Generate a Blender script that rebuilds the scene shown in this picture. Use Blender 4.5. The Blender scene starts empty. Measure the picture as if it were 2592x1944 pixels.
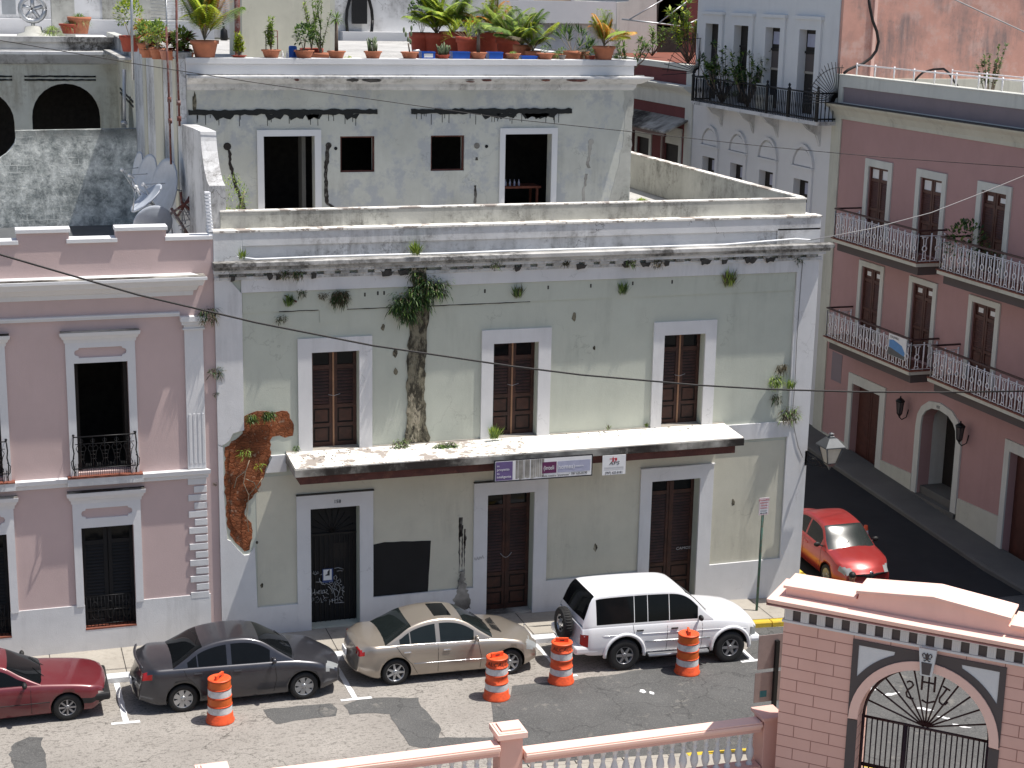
import bpy, bmesh, math, random
from mathutils import Vector, Matrix
from mathutils.geometry import tessellate_polygon
R = math.radians
sc = bpy.context.scene
random.seed(7)
# ------------------------------------------------------------------ camera
CH, CD = 15.21, 37.0
F_PX = 4163.92
P_, RO_, YW_ = 0.2368523, 0.01993964, 0.3181323
_f = Vector((math.sin(YW_)*math.cos(P_), math.cos(YW_)*math.cos(P_), -math.sin(P_)))
_r = Vector((math.cos(YW_), -math.sin(YW_), 0)); _u = _r.cross(_f)
CR = math.cos(RO_)*_r + math.sin(RO_)*_u
CU = -math.sin(RO_)*_r + math.cos(RO_)*_u
cam = bpy.data.cameras.new("camera"); camo = bpy.data.objects.new("camera", cam)
bpy.context.collection.objects.link(camo); sc.camera = camo
cam.sensor_width = 36; cam.lens = F_PX/2592*36; cam.clip_start = .5; cam.clip_end = 2000
m3 = Matrix((CR, CU, -_f)).transposed()
camo.matrix_world = Matrix.Translation((0, -CD, CH)) @ m3.to_4x4()
# ------------------------------------------------------------------ sun and sky
SUN = Vector((.37, -.115, 1.0)).normalized()
w = bpy.data.worlds.new("World"); sc.world = w; w.use_nodes = True
nt = w.node_tree; bg = nt.nodes["Background"]
sky = nt.nodes.new("ShaderNodeTexSky"); sky.sky_type = 'NISHITA'; sky.sun_disc = False
sky.sun_elevation = math.asin(SUN.z); sky.sun_rotation = math.atan2(SUN.x, SUN.y)
sky.air_density = 1.0; sky.dust_density = 2.0; sky.ozone_density = 1.0
nt.links.new(sky.outputs[0], bg.inputs[0]); bg.inputs[1].default_value = 0.10
sl = bpy.data.lights.new("sun", 'SUN'); sl.energy = 4.6; sl.angle = R(.53); sl.color = (1, .96, .9)
so = bpy.data.objects.new("sun", sl); bpy.context.collection.objects.link(so)
so.rotation_euler = SUN.to_track_quat('Z', 'Y').to_euler()
sc.view_settings.view_transform = 'Standard'; sc.view_settings.look = 'None'
sc.view_settings.exposure = 0.38; sc.view_settings.gamma = 1
sc.cycles.max_bounces = 6

# ------------------------------------------------------------------ pixel to plane (design measurements)
def ray(p):
    px, py = p
    return CR*((px-1296)/F_PX) - CU*((py-972)/F_PX) + _f
def K(c, r, x, y): return (648*c+.29295*x, 486*r+.29295*y)
def onY(p, y):
    d = ray(p); t = (CD+y)/d.y; return Vector((d.x*t, y, CH+d.z*t))
def onX(p, X):
    d = ray(p); t = X/d.x; return Vector((X, -CD+d.y*t, CH+d.z*t))
def onZ(p, Z):
    d = ray(p); t = (Z-CH)/d.z; return Vector((d.x*t, -CD+d.y*t, Z))
def sm(a, b, x):
    t = min(1, max(0, (x-a)/(b-a))); return t*t*(3-2*t)
def gz(x, y=0):                       # pavement level
    if x < 2: z = 0
    elif x < 20: z = -.0014*(x-2)**2
    else: z = -.4536-.02*(min(x, 32)-20)
    return z + .058*max(0, min(y, 60)-1)*sm(19.4, 20.4, x)
def gs(x, y=0): return gz(x, y)-.15   # street level
def onG(p, up=0):
    z = 0
    for i in range(10):
        q = onZ(p, z+up); z = gz(q.x, q.y)
    return q

# ------------------------------------------------------------------ materials
MT = {}
def lin(c): return tuple((x/12.92 if x <= .04045 else ((x+.055)/1.055)**2.4) for x in c)
class NB:
    def __init__(s, name):
        s.m = bpy.data.materials.new(name); s.m.use_nodes = True; s.t = s.m.node_tree
        s.b = s.t.nodes["Principled BSDF"]
        s.tc = s.t.nodes.new("ShaderNodeTexCoord").outputs["Object"]
    def n(s, ty, **k):
        x = s.t.nodes.new(ty)
        for a, b in k.items():
            if a in x.bl_rna.properties: setattr(x, a, b)
            else: x.inputs[a].default_value = b
        return x
    def l(s, a, b): s.t.links.new(a, b)
    def mp(s, sc_, src=None, loc=(0, 0, 0)):
        m = s.n("ShaderNodeMapping"); m.inputs["Scale"].default_value = sc_; m.inputs["Location"].default_value = loc
        s.l(src or s.tc, m.inputs["Vector"]); return m.outputs[0]
    def noise(s, scale, detail=5, rough=.6, vec=None, dist=0):
        x = s.n("ShaderNodeTexNoise"); x.inputs["Scale"].default_value = scale; x.inputs["Detail"].default_value = detail
        x.inputs["Roughness"].default_value = rough; x.inputs["Distortion"].default_value = dist
        s.l(vec or s.tc, x.inputs["Vector"]); return x.outputs["Fac"]
    def ramp(s, fac, a, b, va=0, vb=1):
        x = s.n("ShaderNodeMapRange"); x.inputs[1].default_value = a; x.inputs[2].default_value = b
        x.inputs[3].default_value = va; x.inputs[4].default_value = vb; s.l(fac, x.inputs[0]); return x.outputs[0]
    def mix(s, fac, a, b):
        x = s.n("ShaderNodeMix"); x.data_type = 'RGBA'
        for v, i in ((fac, 0), (a, 6), (b, 7)):
            if hasattr(v, "links"): s.l(v, x.inputs[i])
            else: x.inputs[i].default_value = v if i == 0 else (*v[:3], 1)
        return x.outputs[2]
    def mul(s, a, b, op='MULTIPLY'):
        x = s.n("ShaderNodeMath"); x.operation = op
        for v, i in ((a, 0), (b, 1)):
            if hasattr(v, "links"): s.l(v, x.inputs[i])
            else: x.inputs[i].default_value = v
        return x.outputs[0]
    def bump(s, h, st=.3, d=.02):
        x = s.n("ShaderNodeBump"); x.inputs["Strength"].default_value = st; x.inputs["Distance"].default_value = d
        s.l(h, x.inputs["Height"]); s.l(x.outputs[0], s.b.inputs["Normal"])
    def out(s, col, rough=.85, spec=.3):
        if hasattr(col, "links"): s.l(col, s.b.inputs["Base Color"])
        else: s.b.inputs["Base Color"].default_value = (*col[:3], 1)
        if hasattr(rough, "links"): s.l(rough, s.b.inputs["Roughness"])
        else: s.b.inputs["Roughness"].default_value = rough
        s.b.inputs["Specular IOR Level"].default_value = spec
        return s.m
def plaster(name, col, var=.12, dirt=(.10, .09, .08), da=.35, dth=(.58, .75), crack=.0, streak=.4, seed=0, rough=.9, bump=.35, patch=None, pth=(.62, .64)):
    s = NB(name); o = (seed*3.1, seed*1.7, seed*2.3)
    v = s.mp((1, 1, 1), loc=o)
    c = s.mix(s.ramp(s.noise(.9, 6, .65, v), .3, .7), tuple(x*(1-var) for x in col), tuple(min(1, x*(1+var*.6)) for x in col))
    if patch:
        pm = s.ramp(s.noise(1.6, 8, .7, s.mp((1, 1, 1), loc=(o[0]+5, 1, o[2]))), *pth)
        c = s.mix(pm, c, patch)
    st = s.noise(3.0, 5, .7, s.mp((1, 1, .12), loc=o))
    big = s.noise(.55, 4, .6, s.mp((1, 1, 1), loc=(o[0]+9, 3, 4)))
    f = s.mul(s.ramp(st, dth[0]-.12, dth[1]), s.ramp(big, .42, .62))
    c = s.mix(s.mul(f, streak), c, dirt)
    sp = s.ramp(s.noise(7, 10, .75, v), dth[0], dth[1])
    c = s.mix(s.mul(s.mul(sp, s.ramp(big, .4, .6)), da), c, dirt)
    h = s.mul(s.noise(35, 4, .7, v), s.noise(3, 6, .6, v), 'ADD')
    if crack:
        vo = s.n("ShaderNodeTexVoronoi"); vo.feature = 'DISTANCE_TO_EDGE'; vo.inputs["Scale"].default_value = .9
        dv = s.n("ShaderNodeVectorMath"); dv.operation = 'ADD'
        nz = s.n("ShaderNodeTexNoise"); nz.inputs["Scale"].default_value = 2.5; nz.inputs["Detail"].default_value = 6
        s.l(v, nz.inputs["Vector"]); s.l(v, dv.inputs[0]); s.l(nz.outputs["Color"], dv.inputs[1]); s.l(dv.outputs[0], vo.inputs["Vector"])
        e = s.mul(s.ramp(vo.outputs["Distance"], .012, .0), s.ramp(s.noise(.8, 3, .5, s.mp((1, 1, 1), loc=(7, o[1], 2))), .56, .62))
        c = s.mix(s.mul(e, crack), c, (.08, .07, .06))
    s.bump(h, bump, .012)
    MT[name] = s.out(c, rough, .25); return MT[name]
def simple(name, col, rough=.6, metal=0, spec=.4, var=.12, sc_=6, coat=0, bump=0, rust=None, ra=.5):
    s = NB(name); n = s.noise(sc_, 5, .6)
    c = s.mix(s.ramp(n, .3, .7), tuple(x*(1-var) for x in col), tuple(min(1, x*(1+var*.5)) for x in col))
    if rust: c = s.mix(s.mul(s.ramp(s.noise(sc_*1.3, 8, .7), .5, .62), ra), c, rust)
    s.b.inputs["Metallic"].default_value = metal; s.b.inputs["Coat Weight"].default_value = coat; s.b.inputs["Coat Roughness"].default_value = .06
    if bump: s.bump(s.noise(40, 4, .6), bump, .01)
    MT[name] = s.out(c, rough, spec); return MT[name]
def leafm(name, col, col2):
    s = NB(name)
    c = s.mix(s.ramp(s.noise(9, 3, .6), .35, .65), col, col2)
    s.b.inputs["Transmission Weight"].default_value = 0
    s.b.inputs["Subsurface Weight"].default_value = 0
    m = s.out(c, .5, .4)
    tr = s.n("ShaderNodeBsdfTranslucent"); s.l(c, tr.inputs[0]); mx = s.n("ShaderNodeMixShader"); mx.inputs[0].default_value = .3
    s.l(s.b.outputs[0], mx.inputs[1]); s.l(tr.outputs[0], mx.inputs[2]); s.l(mx.outputs[0], s.t.nodes["Material Output"].inputs[0])
    MT[name] = m; return m
W_ = (.645, .64, .64)
plaster('white_plaster', W_, .07, da=.25, streak=.3, crack=.25, dth=(.6, .78))
plaster('white_clean', (.67, .665, .665), .04, da=.12, streak=.12, seed=2, dth=(.62, .8))
plaster('white_grimy', (.62, .62, .62), .12, da=.8, streak=.8, crack=.8, seed=3, dth=(.5, .66))
plaster('cornice_grime', (.50, .49, .47), .25, dirt=(.05, .045, .04), da=.95, streak=.8, seed=4, dth=(.44, .6))
plaster('green_plaster', (.49, .51, .44), .07, da=.3, streak=.25, crack=.25, seed=5, dth=(.6, .78), patch=(.55, .55, .50), pth=(.70, .71))
plaster('cream_bounce_plaster', (.56, .54, .445), .08, da=.3, streak=.3, crack=.25, seed=6, dth=(.58, .76))  # cream walls; also carries bounced street light in the ground-floor tint
plaster('grey_plaster', (.53, .53, .475), .14, da=.25, streak=.3, crack=.3, seed=7, patch=(.42, .43, .43), pth=(.5, .6))
plaster('terrace_plaster', (.47, .465, .42), .2, dirt=(.07, .065, .055), da=.7, streak=.7, crack=.5, seed=8, dth=(.48, .66))
plaster('mossy_plaster', (.50, .55, .53), .2, dirt=(.06, .07, .065), da=1, streak=1, crack=.3, seed=9, dth=(.40, .6))
plaster('pink_plaster', (.55, .42, .40), .05, da=.12, streak=.12, seed=10, dth=(.62, .8), dirt=(.25, .18, .16))
plaster('rose_plaster', (.43, .262, .25), .06, da=.15, streak=.15, seed=11, dirt=(.2, .11, .1))
plaster('mauve_plaster', (.25, .205, .22), .06, da=.2, streak=.2, seed=12)
plaster('rough_pink', (.62, .34, .27), .16, dirt=(.24, .19, .18), da=.6, streak=.95, seed=13, dth=(.5, .66), patch=(.62, .4, .34), pth=(.5, .62))
plaster('offwhite', (.55, .54, .46), .08, da=.3, streak=.4, crack=.2, seed=14)
plaster('band_white', (.60, .60, .55), .07, da=.2, streak=.3, seed=15)
plaster('maroon_plaster', (.17, .055, .055), .1, da=.2, streak=.2, seed=16, dirt=(.05, .02, .02))
plaster('peach_plaster', (.66, .47, .31), .06, da=.2, streak=.3, seed=17)
plaster('salmon', (.72, .43, .36), .04, da=.08, streak=.1, seed=18, dirt=(.3, .15, .12), bump=.2)
plaster('salmon_light', (.86, .57, .48), .04, da=.08, streak=.1, seed=19, dirt=(.4, .22, .18), bump=.2)
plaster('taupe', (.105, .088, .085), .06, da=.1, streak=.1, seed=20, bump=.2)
plaster('sidewalk', (.36, .33, .285), .14, dirt=(.13, .11, .09), da=.6, streak=0, crack=.5, seed=21, dth=(.5, .7))
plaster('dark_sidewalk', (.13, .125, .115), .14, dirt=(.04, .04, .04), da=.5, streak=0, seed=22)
plaster('kerb_white', (.72, .74, .76), .06, dirt=(.25, .23, .2), da=.7, streak=0, seed=23, dth=(.5, .66))
plaster('kerb_yellow', (.60, .42, .05), .12, dirt=(.25, .2, .12), da=.6, streak=0, seed=24, dth=(.52, .66))
plaster('paint_white', (.72, .72, .72), .05, dirt=(.3, .28, .25), da=.8, streak=0, seed=25, dth=(.5, .62))
plaster('roof_felt', (.45, .44, .42), .2, da=.6, streak=0, seed=26, dth=(.45, .6))
plaster('court_plaster', (.78, .75, .62), .12, dirt=(.36, .30, .2), da=.5, streak=.7, seed=33, dth=(.5, .66))
plaster('dark_roof', (.10, .105, .11), .2, dirt=(.3, .3, .29), da=.6, streak=0, seed=30)
plaster('slab_top', (.80, .77, .71), .05, dirt=(.30, .26, .22), da=1, streak=0, seed=27, dth=(.52, .56), patch=(.33, .29, .26), pth=(.53, .55))
plaster('slab_clean', (.80, .76, .69), .04, dirt=(.35, .3, .25), da=.7, streak=0, seed=31, dth=(.55, .62))
plaster('stained_concrete', (.40, .38, .34), .3, dirt=(.03, .025, .022), da=1, streak=1, seed=28, dth=(.32, .5))
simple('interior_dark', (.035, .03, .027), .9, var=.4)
simple('door_wood', (.055, .021, .014), .55, spec=.35, var=.5, sc_=4, rust=(.03, .014, .011), ra=.8)
simple('door_wood_dark', (.016, .012, .010), .7, var=.4)
simple('door_wood_pale', (.30, .16, .09), .6, var=.2)
simple('door_brown', (.085, .03, .022), .5, var=.3)
simple('beam_maroon', (.10, .035, .028), .8, var=.4, rust=(.22, .09, .06), ra=.5, sc_=2)
simple('black_paint', (.006, .006, .007), .75, var=.4, sc_=2)
simple('iron_black', (.012, .012, .013), .45, metal=.3)
simple('iron_maroon', (.035, .012, .014), .45, metal=.2)
simple('iron_white', (.80, .78, .78), .5)
simple('handrail', (.05, .02, .02), .5)
simple('tile_red', (.20, .065, .04), .8, var=.3)
simple('galv', (.42, .43, .44), .4, metal=.7)
simple('pipe_white', (.85, .86, .88), .3)
simple('rust_pole', (.14, .045, .035), .8, rust=(.3, .28, .27), ra=.7, sc_=3)
simple('wire_black', (.012, .010, .010), .6)
simple('wire_grey', (.3, .29, .29), .6)
simple('tar', (.006, .007, .007), .5, var=.3, bump=.4)
simple('soot', (.06, .055, .05), .95, var=.5)
simple('glass_dark', (.006, .007, .008), .04, spec=.14)
simple('glass_green', (.012, .016, .016), .04, spec=.3)
simple('glass_sun', (.02, .026, .025), .16, spec=1.0)
simple('tyre', (.018, .018, .018), .8, bump=.3)
simple('rim_silver', (.45, .46, .47), .3, metal=.7)
simple('rim_dull', (.30, .30, .31), .4, metal=.7)
simple('rubber', (.014, .014, .014), .6)
simple('chrome', (.75, .76, .78), .12, metal=1)
simple('lens_red', (.35, .01, .01), .12, spec=.6)
simple('lens_orange', (.7, .16, .01), .15, spec=.6)
simple('lens_clear', (.26, .27, .27), .08, spec=.8)
simple('terracotta', (.42, .155, .085), .85, var=.18, bump=.2)
simple('terracotta_red', (.34, .06, .035), .7, var=.2)
simple('terracotta_pale', (.46, .21, .15), .85, var=.15)
simple('pot_grey', (.2, .18, .17), .8)
simple('soil', (.04, .03, .02), .95)
simple('blue_plastic', (.015, .09, .42), .4)
simple('drum_orange', (.78, .105, .03), .45, var=.12, sc_=5, rust=(.30, .04, .02), ra=.45)
simple('drum_amber', (.62, .12, .02), .35, var=.15)
simple('drum_white', (.66, .65, .64), .35, var=.15, rust=(.35, .33, .31), ra=.5)
simple('dish_grey', (.42, .45, .50), .5)
simple('purple', (.13, .09, .22), .4); simple('plum', (.11, .02, .08), .4); simple('lilac', (.36, .37, .48), .4)
simple('sign_white', (.70, .70, .70), .4, var=.05); simple('sign_red', (.45, .03, .05), .5); simple('ink', (.02, .02, .025), .6)
simple('sign_navy', (.03, .06, .18), .5); simple('chalk', (.42, .42, .42), .8); simple('sky_blue', (.10, .25, .5), .6)
simple('sticker_teal', (.02, .13, .15), .5); simple('sign_back', (.30, .235, .22), .5, metal=.2)
simple('green_post', (.06, .13, .10), .6, rust=(.10, .04, .02), ra=.8, sc_=4)
simple('bark', (.17, .13, .1), .9, var=.3, sc_=12, bump=.4); simple('twig', (.30, .25, .18), .9)
simple('skin', (.30, .15, .09), .6); simple('hair', (.012, .009, .008), .6); simple('shirt_dark', (.03, .035, .045), .8); simple('jeans', (.04, .05, .09), .9)
simple('lamp_glass', (.55, .50, .42), .3); simple('lantern_metal', (.11, .115, .12), .45, metal=.5)
simple('crumb', (.33, .3, .26), .9)
leafm('leaf_mid', (.10, .17, .04), (.19, .29, .06)); leafm('leaf_dark', (.02, .055, .016), (.045, .10, .025))
leafm('leaf_bright', (.25, .36, .05), (.38, .48, .09)); leafm('leaf_yellow', (0.493, 0.493, 0.043), (0.290, 0.435, 0.043))
leafm('leaf_orange', (0.797, 0.290, 0.058), (0.507, 0.406, 0.072)); leafm('leaf_red', (.16, .02, .02), (.07, .05, .02)); leafm('leaf_grey', (0.160, 0.217, 0.116), (0.246, 0.290, 0.160))
leafm('leaf_dry', (.14, .11, .06), (.07, .06, .035))
def paintm(name, col, metal=.3, rough=.32, dust=.25):
    s = NB(name)
    c = s.mix(s.mul(s.ramp(s.noise(2.2, 6, .65), .35, .7), dust), col, tuple(.5*x+.12 for x in col))
    s.b.inputs["Metallic"].default_value = metal; s.b.inputs["Coat Weight"].default_value = .7; s.b.inputs["Coat Roughness"].default_value = .08
    MT[name] = s.out(c, rough, .5)
paintm('paint_grey', (.036, .036, .044), .4, .28, .12); paintm('paint_gold', (.37, .325, .275), .6, .28, .06); paintm('paint_suv', (.74, .74, .75), 0, .35, .05)
paintm('paint_maroon', (.13, .012, .018), .1, .35, .12); paintm('paint_red', (.34, .028, .026), .35, .3, .1)
# special materials
def m_brick():
    s = NB('brick_rubble'); v = s.n("ShaderNodeCombineXYZ"); sp = s.n("ShaderNodeSeparateXYZ"); s.l(s.tc, sp.inputs[0])
    nz = s.n("ShaderNodeTexNoise", Scale=3.0); nz.inputs["Detail"].default_value = 6; s.l(s.tc, nz.inputs["Vector"])
    ad = s.n("ShaderNodeVectorMath"); ad.operation = 'SCALE'; s.l(nz.outputs["Color"], ad.inputs[0]); ad.inputs["Scale"].default_value = .22
    s.l(sp.outputs[0], v.inputs[0]); s.l(sp.outputs[2], v.inputs[1])
    a2 = s.n("ShaderNodeVectorMath"); s.l(v.outputs[0], a2.inputs[0]); s.l(ad.outputs[0], a2.inputs[1])
    vo = s.n("ShaderNodeTexVoronoi"); vo.inputs["Scale"].default_value = 11
    mpv = s.mp((.6, 1.25, 1), a2.outputs[0]); s.l(mpv, vo.inputs["Vector"])
    ve = s.n("ShaderNodeTexVoronoi"); ve.feature = 'DISTANCE_TO_EDGE'; ve.inputs["Scale"].default_value = 11; s.l(mpv, ve.inputs["Vector"])
    g = s.n("ShaderNodeSeparateColor"); s.l(vo.outputs["Color"], g.inputs[0])
    c = s.mix(g.outputs[0], (.24, .075, .032), (.32, .12, .058))
    c = s.mix(s.ramp(s.noise(1.5, 5, .7), .45, .62), c, (.13, .045, .022))
    c = s.mix(s.mul(s.ramp(ve.outputs["Distance"], .06, .0), .6), c, (.12, .055, .03))
    c = s.mix(s.mul(s.ramp(s.noise(6, 6, .7), .58, .66), .6), c, (.40, .30, .22))
    s.bump(s.mul(s.ramp(ve.outputs["Distance"], 0, .14), s.noise(9, 6, .7), 'ADD'), .7, .03)
    MT['brick_rubble'] = s.out(c, .95, .1)
m_brick()
def m_gatebrick():
    s = NB('gate_blocks'); sp = s.n("ShaderNodeSeparateXYZ"); s.l(s.tc, sp.inputs[0]); v = s.n("ShaderNodeCombineXYZ")
    s.l(s.mul(sp.outputs[0], .02, 'ADD'), v.inputs[0]); s.l(s.mul(sp.outputs[2], -.03, 'ADD'), v.inputs[1])
    b = s.n("ShaderNodeTexBrick"); b.offset = .5; b.offset_frequency = 2
    for k, x in (("Scale", 1.0), ("Mortar Size", .009), ("Mortar Smooth", .3), ("Brick Width", .682), ("Row Height", .2315), ("Bias", 0.)): b.inputs[k].default_value = x
    s.l(v.outputs[0], b.inputs["Vector"])
    c = s.mix(s.ramp(s.noise(1.2, 6, .6), .3, .7), (.70, .42, .345), (.76, .47, .395))
    c = s.mix(b.outputs["Fac"], c, (.40, .20, .165))
    inv = s.mul(1.0, b.outputs["Fac"], 'SUBTRACT'); s.bump(s.mul(inv, s.mul(s.noise(40, 4), .06), 'ADD'), .8, .02)
    MT['gate_blocks'] = s.out(c, .85, .25)
m_gatebrick()
def m_street():
    s = NB('street_concrete')
    c = s.mix(s.ramp(s.noise(.6, 7, .65), .3, .7), (.265, .245, .22), (.34, .315, .285))
    sp = s.ramp(s.noise(9, 3, .7, s.mp((1, 1.9, 1))), .555, .60)
    c = s.mix(s.mul(sp, .6), c, (.11, .10, .09))
    c = s.mix(s.mul(s.ramp(s.noise(26, 3, .8), .52, .62), .5), c, (.10, .09, .08))
    c = s.mix(s.mul(s.ramp(s.noise(.35, 6, .6), .48, .62), .35), c, (.22, .2, .18))
    dv = s.n("ShaderNodeVectorMath"); nz = s.n("ShaderNodeTexNoise"); nz.inputs["Scale"].default_value = 1.6; nz.inputs["Detail"].default_value = 7
    s.l(s.tc, nz.inputs["Vector"]); s.l(s.tc, dv.inputs[0]); s.l(nz.outputs["Color"], dv.inputs[1])
    for sc_, th in ((.30, .0045),):
        vo = s.n("ShaderNodeTexVoronoi"); vo.feature = 'DISTANCE_TO_EDGE'; vo.inputs["Scale"].default_value = sc_; s.l(s.mp((.55, 1.3, 1), dv.outputs[0]), vo.inputs["Vector"])
        c = s.mix(s.mul(s.ramp(vo.outputs["Distance"], th, 0), .75), c, (.05, .045, .04))
    s.bump(s.noise(22, 5, .8), .6, .012)
    MT['street_concrete'] = s.out(c, .9, .25)
    s = NB('asphalt')
    c = s.mix(s.ramp(s.noise(.7, 7, .7), .3, .7), (.068, .068, .067), (.105, .104, .102))
    c = s.mix(s.mul(s.ramp(s.noise(30, 3, .8), .5, .62), .45), c, (.2, .195, .185))
    c = s.mix(s.mul(s.ramp(s.noise(2.0, 8, .7), .60, .66), .35), c, (.27, .25, .22))
    dv = s.n("ShaderNodeVectorMath"); nz = s.n("ShaderNodeTexNoise"); nz.inputs["Scale"].default_value = 1.6; nz.inputs["Detail"].default_value = 7
    s.l(s.tc, nz.inputs["Vector"]); s.l(s.tc, dv.inputs[0]); s.l(nz.outputs["Color"], dv.inputs[1])
    vo = s.n("ShaderNodeTexVoronoi"); vo.feature = 'DISTANCE_TO_EDGE'; vo.inputs["Scale"].default_value = .55; s.l(dv.outputs[0], vo.inputs["Vector"])
    c = s.mix(s.mul(s.ramp(vo.outputs["Distance"], .012, 0), .6), c, (.03, .03, .03))
    s.bump(s.noise(40, 4, .8), .5, .01)
    MT['asphalt'] = s.out(c, .88, .25)
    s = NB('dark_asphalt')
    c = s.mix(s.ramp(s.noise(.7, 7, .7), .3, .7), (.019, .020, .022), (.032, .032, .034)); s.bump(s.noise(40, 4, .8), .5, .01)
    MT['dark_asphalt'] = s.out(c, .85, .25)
    s = NB('worn_streak')       # flaking damp plaster
    c = s.mix(s.ramp(s.noise(6, 8, .7, s.mp((1, 1, .45))), .42, .56), (.22, .20, .145), (.05, .045, .035))
    c = s.mix(s.ramp(s.noise(2.2, 8, .7, s.mp((1, 1, .5), loc=(3, 3, 3))), .58, .62), c, (.36, .32, .24)); s.bump(s.noise(7, 8, .7), 1, .04)
    MT['worn_streak'] = s.out(c, .95, .1)
    s = NB('mossy_blocks')
    sp = s.n("ShaderNodeSeparateXYZ"); s.l(s.tc, sp.inputs[0]); v = s.n("ShaderNodeCombineXYZ"); s.l(sp.outputs[0], v.inputs[0]); s.l(sp.outputs[2], v.inputs[1])
    nz = s.n("ShaderNodeTexNoise", Scale=2.5); nz.inputs["Detail"].default_value = 6; s.l(s.tc, nz.inputs["Vector"])
    ad = s.n("ShaderNodeVectorMath"); ad.operation = 'SCALE'; s.l(nz.outputs["Color"], ad.inputs[0]); ad.inputs["Scale"].default_value = .12
    a2 = s.n("ShaderNodeVectorMath"); s.l(v.outputs[0], a2.inputs[0]); s.l(ad.outputs[0], a2.inputs[1])
    b = s.n("ShaderNodeTexBrick"); b.inputs["Scale"].default_value = 1; b.inputs["Mortar Size"].default_value = .02; b.inputs["Mortar Smooth"].default_value = .5; b.inputs["Brick Width"].default_value = .42; b.inputs["Row Height"].default_value = .22
    s.l(a2.outputs[0], b.inputs["Vector"])
    base = s.mix(s.ramp(s.noise(1.5, 10, .8), .43, .58), (.22, .24, .235), (.80, .82, .78))
    base = s.mix(s.mul(s.ramp(s.noise(5, 8, .8), .47, .60), .6), base, (.42, .45, .43))
    base = s.mix(s.mul(b.outputs["Fac"], s.ramp(s.noise(1.4, 3, .5, s.mp((1, 1, 1), loc=(4, 4, 4))), .5, .62)), base, (.62, .64, .61))
    gr = s.ramp(sp.outputs[2], 2.55, 3.0); base = s.mix(s.mul(s.mul(gr, s.ramp(s.noise(3, 6, .7), .35, .6)), .9), base, (.07, .075, .07))
    s.bump(s.noise(8, 6, .7), .6, .03); MT['mossy_blocks'] = s.out(base, .95, .15)
m_street()
def mm(*n): return [MT[x] for x in n]

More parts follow.
